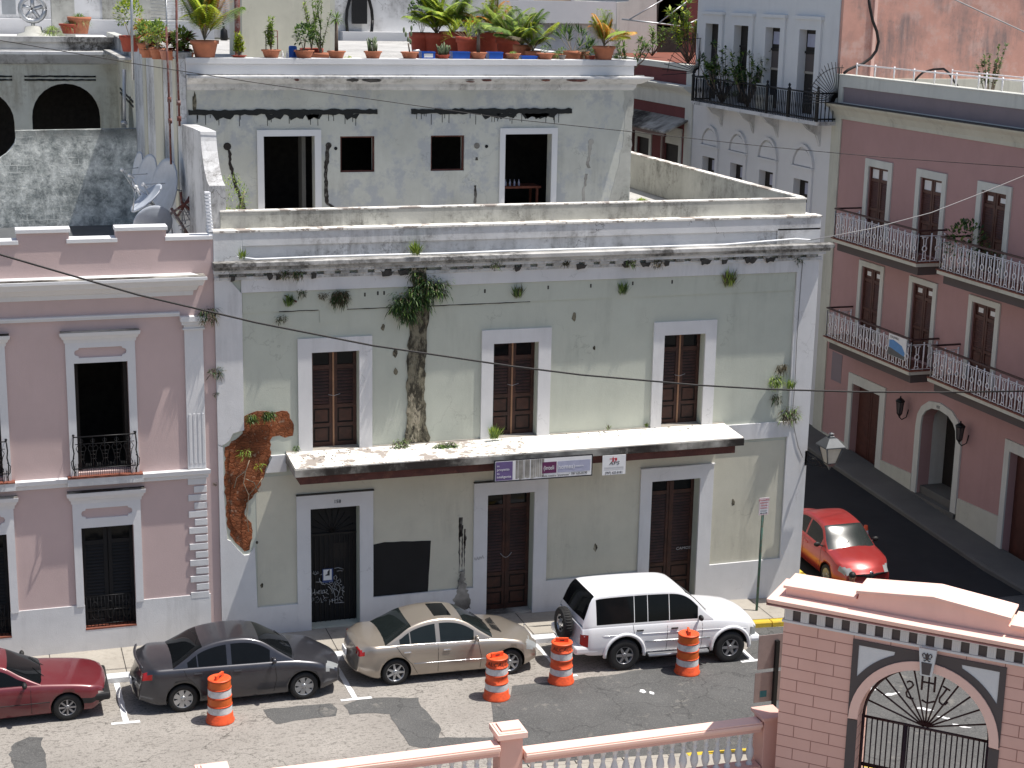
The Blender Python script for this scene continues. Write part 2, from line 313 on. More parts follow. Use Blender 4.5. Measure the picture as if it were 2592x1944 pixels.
# ------------------------------------------------------------------ mesh builder
class Fr:
    def __init__(s, O, U, N): s.O = Vector(O); s.U = Vector(U); s.N = Vector(N); s.V = Vector((0, 0, 1))
    def p(s, u, v, n=0): return s.O+s.U*u+s.V*v+s.N*n
FM = Fr((0, 0, 0), (1, 0, 0), (0, -1, 0))
def FY(y): return Fr((0, y, 0), (1, 0, 0), (0, -1, 0))
def FXf(X): return Fr((X, 0, 0), (0, 1, 0), (-1, 0, 0))     # u = world y, faces -x
LOC = Fr((0, 0, 0), (1, 0, 0), (0, -1, 0))
class MB:
    def __init__(s): s.v = []; s.f = []; s.m = []; s.sm = []
    def add(s, vs, fs, m=0, smooth=False):
        b = len(s.v); s.v += [tuple(x) for x in vs]
        for f in fs: s.f.append([b+i for i in f]); s.m.append(m); s.sm.append(smooth)
        return s
    def box(s, fr, u0, u1, v0, v1, n0, n1, m=0):
        q = [fr.p(u, v, n) for n in (n0, n1) for v in (v0, v1) for u in (u0, u1)]
        return s.add(q, [(0, 1, 3, 2), (4, 6, 7, 5), (0, 4, 5, 1), (2, 3, 7, 6), (0, 2, 6, 4), (1, 5, 7, 3)], m)
    def bx(s, x0, x1, y0, y1, z0, z1, m=0): return s.box(LOC, x0, x1, z0, z1, -y1, -y0, m)
    def prism(s, fr, outer, n0, n1, holes=(), m=0, back=True, ms=None):
        loops = [list(outer)]+[list(h) for h in holes]
        pts = [p for l in loops for p in l]
        tr = tessellate_polygon([[Vector((p[0], p[1], 0)) for p in l] for l in loops])
        N = len(pts)
        s.add([fr.p(p[0], p[1], n1) for p in pts], [tuple(t) for t in tr], m)
        if back: s.add([fr.p(p[0], p[1], n0) for p in pts], [tuple(t)[::-1] for t in tr], m)
        for l in loops:
            k = len(l); vs = [fr.p(p[0], p[1], n0) for p in l]+[fr.p(p[0], p[1], n1) for p in l]
            s.add(vs, [(i, (i+1) % k, k+(i+1) % k, k+i) for i in range(k)], m if ms is None else ms)
        return s
    def tube(s, path, r, seg=6, m=0, cap=True, smooth=True):
        path = [Vector(p) for p in path]; n = len(path); rs = r if isinstance(r, (list, tuple)) else [r]*n
        vs = []; up = None
        for i, p in enumerate(path):
            d = (path[min(i+1, n-1)]-path[max(i-1, 0)])
            if d.length < 1e-9: d = Vector((0, 0, 1))
            d.normalize()
            if up is None: up = Vector((0, 0, 1)) if abs(d.z) < .9 else Vector((1, 0, 0))
            a = d.cross(up)
            if a.length < 1e-3: a = d.cross(Vector((.3, 1, .2)))
            a.normalize(); b = a.cross(d).normalized(); up = b
            for k in range(seg):
                t = 2*math.pi*k/seg; vs.append(p+(a*math.cos(t)+b*math.sin(t))*rs[i])
        fs = [(i*seg+k, i*seg+(k+1) % seg, (i+1)*seg+(k+1) % seg, (i+1)*seg+k) for i in range(n-1) for k in range(seg)]
        if cap: fs += [tuple(range(seg))[::-1], tuple(range((n-1)*seg, n*seg))]
        return s.add(vs, fs, m, smooth)
    def lathe(s, o, prof, seg=20, m=0, mat=None, smooth=True, ms=None):
        o = Vector(o); vs = []
        for r, z in prof:
            for k in range(seg):
                t = 2*math.pi*k/seg; q = Vector((r*math.cos(t), r*math.sin(t), z))
                if mat is not None: q = mat @ q
                vs.append(o+q)
        for i in range(len(prof)-1):
            s_ = [(i*seg+k, i*seg+(k+1) % seg, (i+1)*seg+(k+1) % seg, (i+1)*seg+k) for k in range(seg)]
            if i == 0: b = len(s.v); s.v += [tuple(x) for x in vs]
            for f in s_: s.f.append([b+j for j in f]); s.m.append(ms[i] if ms else m); s.sm.append(smooth)
        return s
    def ball(s, c, r, m=0, seg=10, sx=1, sy=1, sz=1):
        pr = [(r*math.sin(math.pi*i/seg), -r*math.cos(math.pi*i/seg)) for i in range(seg+1)]
        return s.lathe(c, pr, seg+2, m, Matrix.Diagonal((sx, sy, sz)))
    def build(s, name, mats, parent=None, origin=None, bevel=0, recalc=True):
        me = bpy.data.meshes.new(name); o_ = Vector(origin) if origin is not None else Vector((0, 0, 0))
        me.from_pydata([(v[0]-o_.x, v[1]-o_.y, v[2]-o_.z) for v in s.v], [], s.f)
        for x in (mats if isinstance(mats, list) else [mats]): me.materials.append(MT[x] if isinstance(x, str) else x)
        me.polygons.foreach_set("material_index", s.m); me.polygons.foreach_set("use_smooth", s.sm); me.update()
        if recalc:
            bm = bmesh.new(); bm.from_mesh(me); bmesh.ops.recalc_face_normals(bm, faces=bm.faces); bm.to_mesh(me); bm.free()
        ob = bpy.data.objects.new(name, me); bpy.context.collection.objects.link(ob)
        if parent: ob.parent = parent
        elif origin is not None: ob.location = o_
        if bevel:
            b = ob.modifiers.new("b", 'BEVEL'); b.width = bevel; b.segments = 2; b.limit_method = 'ANGLE'; b.angle_limit = R(40)
        return ob
def tag(o, label, cat=None, group=None, kind=None):
    if label: o["label"] = label
    if cat: o["category"] = cat
    if group: o["group"] = group
    if kind: o["kind"] = kind
    return o
def thing(name, loc, label, cat, group=None, rz=0):
    o = bpy.data.objects.new(name, None); bpy.context.collection.objects.link(o)
    o.location = loc; o.rotation_euler = (0, 0, rz); o.empty_display_size = .2
    return tag(o, label, cat, group)
def copy_tree(o, parent=None):
    c = o.copy(); bpy.context.collection.objects.link(c)
    if parent: c.parent = parent
    for ch in o.children: copy_tree(ch, c)
    return c
def rect(u0, u1, v0, v1): return [(u0, v0), (u1, v0), (u1, v1), (u0, v1)]
def text_mesh(mb, fr, s, u, v, n, size, m=0, sx=1, align='LEFT', shear=0, depth=.004):
    cu = bpy.data.curves.new("t", 'FONT'); cu.body = s; cu.size = size; cu.extrude = depth/2; cu.align_x = align; cu.resolution_u = 2; cu.shear = shear
    ob = bpy.data.objects.new("t", cu); bpy.context.collection.objects.link(ob)
    dg = bpy.context.evaluated_depsgraph_get(); me = bpy.data.meshes.new_from_object(ob.evaluated_get(dg))
    mb.add([fr.p(u+q.co.x*sx, v+q.co.y, n+q.co.z) for q in me.vertices], [tuple(p.vertices) for p in me.polygons], m)
    bpy.data.objects.remove(ob); bpy.data.curves.remove(cu); bpy.data.meshes.remove(me)
def extr(mb, fr, u0, u1, prof, m=0, e0=0, e1=0):      # (v,n) profile swept along u; e* extend the ends with the projection
    L = [fr.p(u0-(n*e0), v, n) for v, n in prof]; Rr = [fr.p(u1+(n*e1), v, n) for v, n in prof]; k = len(prof)
    mb.add(L+Rr, [(i, (i+1) % k, k+(i+1) % k, k+i) for i in range(k)]+[tuple(range(k))[::-1], tuple(range(k, 2*k))], m)
def rough_poly(pts, amp, seg, rnd):
    out = []; n = len(pts)
    for i in range(n):
        a, b = Vector(pts[i]), Vector(pts[(i+1) % n]); L = (b-a).length; k = max(1, int(L/seg)); nn = Vector((-(b-a).y, (b-a).x)).normalized() if L else Vector((0, 0))
        for j in range(k): out.append(tuple(a.lerp(b, j/k)+nn*rnd.uniform(-amp, amp)*(1 if j else .5)))
    return out
def opening(fr, o, i, n=.05, thick=.05):       # plain flat surround with open foot
    u0, u1, v0, v1 = o; a, b, c, d = i
    return [(u0, v0), (a, v0), (a, d), (b, d), (b, v0), (u1, v0), (u1, v1), (u0, v1)]
def shutter(fr, u0, u1, v0, v1, n, parent, org, name='shutter_door', mats=('door_wood', 'door_wood_dark', 'glass_dark', 'door_wood_pale'), top=.38, low=.95, bar=True, squares=False, pitch=.08):
    mb = MB(); mb.box(fr, u0, u1, v0, v1, n-.06, n, 1 if not squares else 0)
    mid = (u0+u1)/2; H = v1-v0
    for a, b in ((u0, mid-.012), (mid+.012, u1)):
        st = .085
        mb.box(fr, a, a+st, v0, v1, n, n+.035); mb.box(fr, b-st, b, v0, v1, n, n+.035)
        ys = [v0, v0+.12, v0+low*.52, v0+low*.52+.09, v0+low, v0+low+.09, v1-top-.1, v1-top, v1-.08, v1]
        for k in (0, 2, 4, 6, 8): mb.box(fr, a+st, b-st, ys[k], ys[k+1], n, n+.033)
        for lo, hi in ((ys[1], ys[2]), (ys[3], ys[4])):
            mb.box(fr, a+st+.04, b-st-.04, lo+.04, hi-.04, n, n+.022)
        z = ys[5]+.02
        while z < ys[6]-.02:
            q = [fr.p(a+st, z, n+.03), fr.p(b-st, z, n+.03), fr.p(b-st, z+.045, n+.004), fr.p(a+st, z+.045, n+.004)]
            mb.add(q+[p+fr.V*.008 for p in q], [(0, 1, 2, 3), (4, 5, 6, 7), (0, 1, 5, 4)], 0); z += pitch
        if squares: mb.box(fr, a+st+.09, b-st-.09, ys[7]+.09, ys[8]-.07, n, n+.008, 2)
        else: mb.box(fr, a+st, b-st, ys[7], ys[8], n, n+.006, 2)
    if bar: mb.box(fr, mid-.02, mid+.02, v0, v1, n+.035, n+.055, 3 if bar == 2 else 0)
    return mb.build(name, list(mats), parent, org)

# ================================================================== GROUND
def grid_ground():
    xs = sorted(set([-120, -60, -30, -15, -8, -4] + [i*.75 for i in range(-4, 46)] + [40, 50, 70, 120]))
    ys = sorted(set([-60, -40, -30, -20, -15, -10, -5, 0] + [1+i for i in range(0, 60, 2)] + [80, 120, 200]))
    mb = MB(); vs = [(x, y, gs(x, y)-(.02 if y < 1 or x > 20 else .6)*0) for y in ys for x in xs]; nx = len(xs)
    mb.add(vs, [(j*nx+i, j*nx+i+1, (j+1)*nx+i+1, (j+1)*nx+i) for j in range(len(ys)-1) for i in range(nx-1)], 0, True)
    return mb.build('street', ['street_concrete'])
tag(grid_ground(), 'worn speckled concrete street with cracks in front of the corner building', kind='structure')
def clipx(poly, a, b):
    def cl(ps, f, keep):
        out = []
        for i in range(len(ps)):
            p, q = ps[i], ps[(i+1) % len(ps)]
            if keep(p[0]): out.append(p)
            if keep(p[0]) != keep(q[0]):
                t = (f-p[0])/(q[0]-p[0]); out.append((f, p[1]+t*(q[1]-p[1])))
        return out
    ps = cl(poly, a, lambda x: x >= a)
    return cl(ps, b, lambda x: x <= b) if ps else []
def drape(poly, up, mats, name, base=gs, side=0, step=.4, mb=None, m=0, build=True):
    mb = mb or MB(); x0 = min(p[0] for p in poly); x1 = max(p[0] for p in poly); k = max(1, int((x1-x0)/step))
    tr = tessellate_polygon([[Vector((p[0], p[1], 0)) for p in poly]])
    fl = lambda ps: [(q[1], q[0]) for q in ps]
    for t in tr:
      T0 = [poly[i] for i in t]; lo, hi = min(p[1] for p in T0), max(p[1] for p in T0)
      br = [lo]+([b for b in [1.0]+[1+4*j for j in range(1, 16)] if lo < b < hi] if x1 > 19.4 else [])+[hi]
      for ya, yb_ in zip(br[:-1], br[1:]):
        T = fl(clipx(fl(T0), ya, yb_)) if len(br) > 2 else T0
        if len(T) < 3: continue
        for i in range(k):
            a = x0+(x1-x0)*i/k; b = x0+(x1-x0)*(i+1)/k; c = clipx(T, a, b)
            if len(c) >= 3: mb.add([(p[0], p[1], base(p[0], p[1])+up) for p in c], [tuple(range(len(c)))], m)
    if side:
        for i in range(len(poly)):
            a, b = poly[i], poly[(i+1) % len(poly)]; n = max(1, int(abs(b[0]-a[0])/step), int(abs(b[1]-a[1])/2) if x1 > 19.4 else 0)
            for j in range(n):
                p = (a[0]+(b[0]-a[0])*j/n, a[1]+(b[1]-a[1])*j/n); q = (a[0]+(b[0]-a[0])*(j+1)/n, a[1]+(b[1]-a[1])*(j+1)/n)
                zp, zq = base(*p)+up, base(*q)+up
                mb.add([(p[0], p[1], zp-side), (q[0], q[1], zq-side), (q[0], q[1], zq), (p[0], p[1], zp)], [(0, 1, 2, 3)], m)
    if build: return tag(mb.build(name, mats), None, kind='structure')
rnd = random.Random(3)
# asphalt overlay, side street and patches
asp = rough_poly([(10.28, -4.73), (10.82, -4.5), (11.02, -3.98), (12.51, -3.97), (14.87, -3.67), (16.9, -3.47), (17.5, -2.9), (17.9, -1.68), (20.2, -1.68), (21.6, -.9), (27, -1), (34, -9), (34, -20), (18, -20), (12, -8.1), (9.9, -8.1), (9.8, -7), (9.94, -6.34), (10.1, -5.37)], .05, .35, rnd)
drape(asp, .004, ['asphalt'], 'road_asphalt')
pb = [(7.08, -4.16), (7.51, -3.93), (8.1, -3.98), (8.77, -4.13), (8.72, -4.62), (8.78, -5.06), (8.83, -5.84), (8.67, -6.21), (9.3, -6.35), (9.9, -6.45), (9.95, -6.75), (8.6, -6.8), (7.96, -6.4), (7.94, -4.85), (7.6, -4.7), (7.08, -4.65)]
drape(rough_poly(pb, .04, .2, rnd), .005, ['asphalt'], 'road_patch')
drape(rough_poly([(5.34, -3.96), (6.1, -3.93), (6.84, -3.98), (6.90, -4.30), (6.80, -4.64), (6.1, -4.66), (5.50, -4.73), (5.35, -4.33)], .04, .2, rnd), .005, ['asphalt'], 'road_patch')
drape(rough_poly([(.15, -4.2), (.45, -4.0), (.72, -4.1), (.66, -4.5), (.75, -4.9), (.72, -5.6), (.5, -6.2), (.05, -6.0), (.12, -5.2), (.02, -4.7)], .04, .15, rnd), .005, ['asphalt'], 'road_patch')
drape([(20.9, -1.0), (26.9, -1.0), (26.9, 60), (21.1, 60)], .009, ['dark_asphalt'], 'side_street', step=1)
# parking bay markings
mk = MB()
for a in (((2.36, -1.72), (2.48, -1.72), (2.50, -3.80), (2.38, -3.80)), ((2.13, -3.77), (2.72, -3.80), (2.73, -3.92), (2.13, -3.88)),
          ((7.30, -1.72), (7.42, -1.72), (7.46, -3.86), (7.34, -3.86)), ((7.07, -3.84), (7.77, -3.84), (7.77, -3.95), (7.07, -3.94)),
          ((12.30, -1.72), (12.40, -1.72), (12.44, -3.7), (12.34, -3.7)), ((12.1, -3.68), (12.7, -3.68), (12.7, -3.78), (12.1, -3.78)),
          ((17.25, -1.95), (17.37, -1.95), (17.30, -3.70), (17.16, -3.70)), ((16.9, -3.66), (17.6, -3.60), (17.6, -3.72), (16.9, -3.77))):
    drape(rough_poly(a, .008, .12, rnd), .009, None, None, mb=mk, build=False)
for c, w_, l_, a in ((18.9, -5.5, .5, .3), (19.3, -5.75, .35, .1), (19.6, -6.1, .6, .2), (19.9, -7.0, .45, -.5), (20.1, -7.5, .35, -.5), (20.25, -8.0, .4, -.6), (13.85, -4.9, .2, .1), (14.02, -5.02, .16, .3), (18.3, -2.4, .6, .1), (18.6, -4.1, .5, 0), (18.0, -4.6, .7, .1), (17.7, -4.4, .6, 0)):
    pts = [(c+math.cos(t)*l_*.5*rnd.uniform(.6, 1), w_+math.sin(t)*.09*rnd.uniform(.2, 1.3)+math.cos(t)*l_*.5*a) for t in [i*.45 for i in range(14)]]
    drape(pts, .009, None, None, mb=mk, build=False)
tag(mk.build('road_marking', ['paint_white']), None, kind='structure')
# pavements: main, side, gate side, far
def sidew(poly, name, mat): drape(poly, 0, [mat], name, base=gz, side=.3, step=.4)
sidew([(-12, .02), (-12, -1.50), (19.8, -1.50), (20.6, -1.2), (21.0, -.5), (21.15, 1.2), (21.15, 40), (20.32, 40), (20.32, .02)], 'sidewalk', 'sidewalk')
def strip(pts, w_, name, mat, up=.004, gap=.004):     # kerb stones along a path; outward offset w_
    mb = MB(); n = len(pts)
    off = []
    for i in range(n):
        a = Vector(pts[max(0, i-1)]); b = Vector(pts[min(n-1, i+1)]); d = (b-a).normalized(); off.append(Vector((d.y, -d.x)))
    for i in range(n-1):
        L = (Vector(pts[i+1])-Vector(pts[i])).length; k = max(1, int(L/.9))
        for j in range(k):
            t0, t1 = j/k+gap, (j+1)/k-gap
            q = []
            for t in (t0, t1):
                p = Vector(pts[i]).lerp(Vector(pts[i+1]), t); o = off[i].lerp(off[i+1], t); e = p+o*w_
                q += [(p.x, p.y, gz(p.x, p.y)+up), (e.x-o.x*.03, e.y-o.y*.03, gz(p.x, p.y)+up-.005), (e.x, e.y, gz(p.x, p.y)-.035), (e.x, e.y, gz(p.x, p.y)-.25)]
            mb.add(q, [(0, 1, 5, 4), (1, 2, 6, 5), (2, 3, 7, 6), (0, 3, 2, 1), (4, 5, 6, 7)])
    return tag(mb.build(name, [mat]), None, kind='structure')
strip([(-12, -1.5), (2, -1.5), (8, -1.5), (13.9, -1.5), (16.6, -1.5)], .2, 'kerb', 'kerb_white')
strip([(16.6, -1.5), (19.8, -1.5), (20.6, -1.2), (21.0, -.5), (21.15, 1.2), (21.15, 8)], .2, 'kerb', 'kerb_yellow')
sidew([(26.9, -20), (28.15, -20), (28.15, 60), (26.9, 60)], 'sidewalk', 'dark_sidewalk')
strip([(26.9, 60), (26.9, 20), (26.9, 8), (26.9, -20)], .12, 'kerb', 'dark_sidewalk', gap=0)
sidew([(-20, -8.15), (-20, -16), (25, -16), (20.2, -12.6), (15.9, -8.9), (15.2, -8.55), (13, -8.45), (9, -8.15)], 'sidewalk', 'sidewalk')
strip([(20.2, -12.6), (15.9, -8.9), (15.2, -8.55), (13.4, -8.47)], .18, 'kerb', 'kerb_yellow')
strip([(13.4, -8.47), (13, -8.45), (9, -8.15), (-20, -8.15)], .18, 'kerb', 'sidewalk')
# pavement joints
jm = MB()
for x in [-2.2+1.62*i for i in range(14)]: drape([(x, -.02), (x+.02, -.02), (x+.02, -1.5), (x, -1.5)], .004, None, None, base=gz, mb=jm, build=False)
tag(jm.build('sidewalk_joint', ['soot']), None, kind='structure')
# ================================================================== MAIN CORNER BUILDING
O1 = Vector((12.7, 0, 0))
B1 = thing('corner_building', O1, 'derelict two-storey corner building with pale green walls, white trim and a long canopy slab', 'building')
LOCAL = set()
def part(mb, name, mats, par=None, org=None, bevel=0, label=None):
    if org is None and par:
        q = par
        while q.parent: q = q.parent
        if q.name not in LOCAL: org = q.location.copy()
    o = mb.build(name, mats, par, org, bevel)
    if label: o["label"] = label
    return o
P1 = lambda mb, name, mats, bevel=0, label=None: part(mb, name, mats, B1, O1, bevel, label)
LW, RW = 5.03, 20.33
win_hi = [(7.25, 8.38), (11.69, 12.84), (16.15, 17.27)]; out_hi = [(6.92, 8.69), (11.39, 13.16), (15.86, 17.57)]
win_lo = [(7.18, 8.38, .0, 3.03), (11.60, 12.82, -.14, 3.03), (15.97, 17.31, -.3, 3.05)]; out_lo = [(6.85, 8.71, 3.38), (11.25, 13.17, 3.36), (15.66, 17.68, 3.39)]
mb = MB()
holes = [rect(a, b, 4.46, 6.84) for a, b in win_hi]+[rect(a, b, c, d) for a, b, c, d in win_lo]
mb.prism(FM, rect(LW+.01, RW-.01, -1.0, 9.04), -.42, 0, holes)
P1(mb, 'wall', ['green_plaster'])
# warm light bounced off the street is put into these ground-floor plates' colour
mb = MB()
for a, b in ((5.9, 6.85), (8.71, 11.25), (13.17, 15.66), (17.68, 19.7)):
    mb.prism(FM, rect(a, b, .66, 3.9), 0, .006)
for a, b, t in ((6.85, 8.71, 3.38), (11.25, 13.17, 3.36), (15.66, 17.68, 3.39)): mb.prism(FM, rect(a, b, t, 3.9), 0, .006)
P1(mb, 'bounce_tint_panel', ['cream_bounce_plaster'], label='ground-floor wall panels with warm bounced light put into their cream colour')
# body
mb = MB(); mb.bx(LW, RW, .42, .6, 4.0, 4.3)
for a in ((LW, LW+.3, .43, 18, -1, 9.0), (RW-.3, RW, .43, 18, -1, 9.0), (LW+.3, RW-.3, 17.7, 18, -1, 9.0)): mb.bx(*a)
P1(mb, 'side_wall', ['white_plaster'])
mb = MB(); mb.bx(LW+.01, RW-.01, .02, 17.99, 8.95, 9.05); P1(mb, 'roof', ['roof_felt'])
# brick scar polygon
brick = [(5.66, 5.40), (5.95, 5.50), (6.3, 5.46), (6.66, 5.46), (6.82, 5.13), (6.79, 4.85), (6.60, 4.82), (6.47, 4.90), (6.30, 4.87), (6.25, 4.77), (6.27, 4.41), (6.10, 3.97), (5.93, 3.55), (5.66, 3.30), (5.62, 3.02), (5.79, 2.79), (5.80, 2.5), (5.72, 2.14), (5.60, 2.10), (5.32, 2.44), (5.20, 2.84), (5.17, 3.6), (5.20, 4.68), (5.44, 4.86), (5.62, 5.0)]
r2 = random.Random(5)
mb = MB(); mb.prism(FM, rough_poly(brick, .025, .09, r2), 0, .012); mb.prism(FM, rough_poly([(5.3, 4.6), (5.9, 5.2), (6.3, 5.2), (6.1, 4.2), (5.6, 3.4), (5.5, 2.5), (5.3, 2.9)], .03, .12, r2), .01, .03)
P1(mb, 'exposed_brick', ['brick_rubble'], label='patch of bare red brick where the plaster fell off')
# white relief: pilasters, frieze, plinth
mb = MB()
N1 = .06
mb.prism(FM, [(LW, 9.05), (LW, 4.78), (5.12, 4.74), (5.22, 4.80), (5.30, 4.86), (5.38, 5.02), (5.52, 5.06), (5.64, 5.08), (5.65, 8.32), (LW+.6, 8.32)], 0, N1)
mb.prism(FM, [(LW, 4.775), (LW, -.6), (6.85, -.6), (6.85, .665), (5.88, .665), (5.84, 2.2), (5.79, 2.12), (5.70, 2.02), (5.58, 2.02), (5.42, 2.2), (5.28, 2.40), (5.20, 2.44), (5.17, 2.9), (5.14, 3.6), (5.15, 4.6), (5.14, 4.70)], 0, N1-.003)
mb.prism(FM, rect(19.72, RW, -1.0, 8.32), 0, N1)
mb.prism(FM, rect(LW+.61, RW, 8.32, 8.62), 0, N1)
for a, b in ((8.71, 11.25), (13.17, 15.66), (17.68, 19.72)): mb.prism(FM, rect(a, b, -1.0, .65), 0, N1)
mb.prism(FM, [(6.25, 4.42), (6.28, 4.38), (6.12, 4.01), (6.62, 4.01), (6.62, 4.42)], 0, N1)
mb.prism(FM, rect(17.9, 19.72, 3.99, 4.40), 0, N1)
P1(mb, 'pilaster', ['white_plaster'], .006)
mb = MB(); mb.box(FM, 5.66, 19.7, 7.84, 8.31, 0, .02)
mb.box(FM, 7.45, 8.09, 7.54, 7.839, 0, .02)
P1(mb, 'frieze', ['green_plaster'])
mb = MB()
mb.prism(FM, [(7.75, 6.0), (7.8, 6.0)], 0, 0) if 0 else None
# cornice: stepped moulding with broken dentils
mb.box(FM, LW-.0, RW+.06, 8.62, 8.70, 0, .09); mb.box(FM, LW-.02, RW+.12, 8.78, 8.87, 0, .17)
P1(mb, 'cornice_moulding', ['white_grimy'], .008)
mb = MB()
mb.box(FM, LW-.03, RW+.2, 8.87, 8.95, 0, .24); mb.box(FM, LW-.03, RW+.28, 8.95, 9.05, -.01, .32)
r3 = random.Random(9); x = LW+.1
while x < RW-.2:
    if not 9.5 < x < 10.0: mb.box(FM, x, x+.24+r3.uniform(-.04, .02), 8.70, 8.78, .03, .15)
    x += .40
P1(mb, 'cornice', ['cornice_grime'], .01)
mb = MB()
for a in [5.3, 6.2, 6.5, 7.2, 8.9, 9.3, 12.2, 13.7, 14.9, 15.3, 16.1, 17, 17.5, 18.2, 18.8]:
    a += r3.uniform(-.1, .1); L = r3.uniform(.12, .35)
    mb = MB(); mb.prism(FM, rough_poly([(a, 8.74), (a+L, 8.72), (a+L*.8, 8.62), (a+L*.2, 8.60)], .03, .06, r3), .09, .155); P1(mb, 'broken_masonry', ['soot'])
# parapet
mb = MB()
mb.box(FM, LW, 5.68, 9.05, 9.73, -.36, .02); mb.box(FM, 19.12, RW, 9.05, 9.44, -.36, .02)
mb.box(FM, 5.68, 19.12, 9.05, 9.38, -.36, -.02); mb.box(FM, 5.68, RW, 9.38, 9.70, -.36, .02)
mb.box(FM, RW-.3, RW, 9.05, 9.72, -12, -.37)
P1(mb, 'parapet', ['white_grimy'], .01)
mb = MB(); mb.box(FM, LW, RW+.02, 9.70, 9.745, -.36, .04); P1(mb, 'parapet_coping', ['slab_top'])
mb = MB()
mb.box(FM, 5.25, 20.05, 9.74, 10.12, -.50, -.30); mb.box(FM, 19.9, 20.1, 9.06, 10.13, -17, -.51)
P1(mb, 'terrace_wall', ['terrace_plaster'], .01)
mb = MB(); mb.box(FM, 5.25, 20.06, 10.12, 10.15, -.51, -.29); mb.box(FM, 19.89, 20.11, 10.13, 10.16, -17, -.515)
P1(mb, 'wall_cap', ['slab_top'])
mb = MB(); mb.box(FM, 5.4, 19.9, 9.05, 9.12, -5.5, -.5); P1(mb, 'terrace_floor', ['roof_felt'])
# surrounds and shutters
for i, ((a, b), (c, d)) in enumerate(zip(win_hi, out_hi)):
    mb = MB(); mb.prism(FM, opening(FM, (c, d, 4.44, 7.18), (a, b, 0, 6.84)), 0, .055)
    s_ = P1(mb, 'window_surround', ['white_plaster'], .006)
    dr = shutter(FM, a+.0, b-.0, 4.46, 6.84, -.30, B1, O1, bar=2, mats=('door_wood', 'door_wood_dark', 'glass_dark', 'door_wood_pale'))
    hm = MB(); hm.tube([FM.p((a+b)/2-.13, 5.75, -.22), FM.p((a+b)/2, 5.72, -.2), FM.p((a+b)/2+.16, 5.76, -.22)], .008, 4)
    part(hm, 'door_chain', ['wire_grey'], dr)
    bpy.data.objects[-1] if 0 else None
    hm = MB(); hm.box(FM, a, b, 4.44, 4.475, -.28, .03); P1(hm, 'window_sill', ['crumb'])
for i, ((a, b, c, d), (e, f, g)) in enumerate(zip(win_lo, out_lo)):
    mb = MB(); mb.prism(FM, opening(FM, (e, f, -1, g), (a, b, 0, d)), 0, .065)
    P1(mb, 'door_surround', ['white_plaster'], .006)
    mb = MB(); mb.box(FM, e-.01, f+.02, g, g+.03, 0, .08); P1(mb, 'door_hood', ['soot' if i < 2 else 'white_grimy'])
    if i:
        shutter(FM, a, b, c+.02, d, -.34, B1, O1, low=.9, bar=1)
        mb = MB(); mb.box(FM, a, b, -1, c+.02, -.4, .02); P1(mb, 'door_step', ['stained_concrete'])
        if i == 1:
            hm = MB(); hm.tube([FM.p(12.05+.3*t, 1.38-.12*math.sin(math.pi*t), -.26) for t in [k/8 for k in range(9)]], .01, 4); P1(hm, 'door_chain', ['wire_grey'])
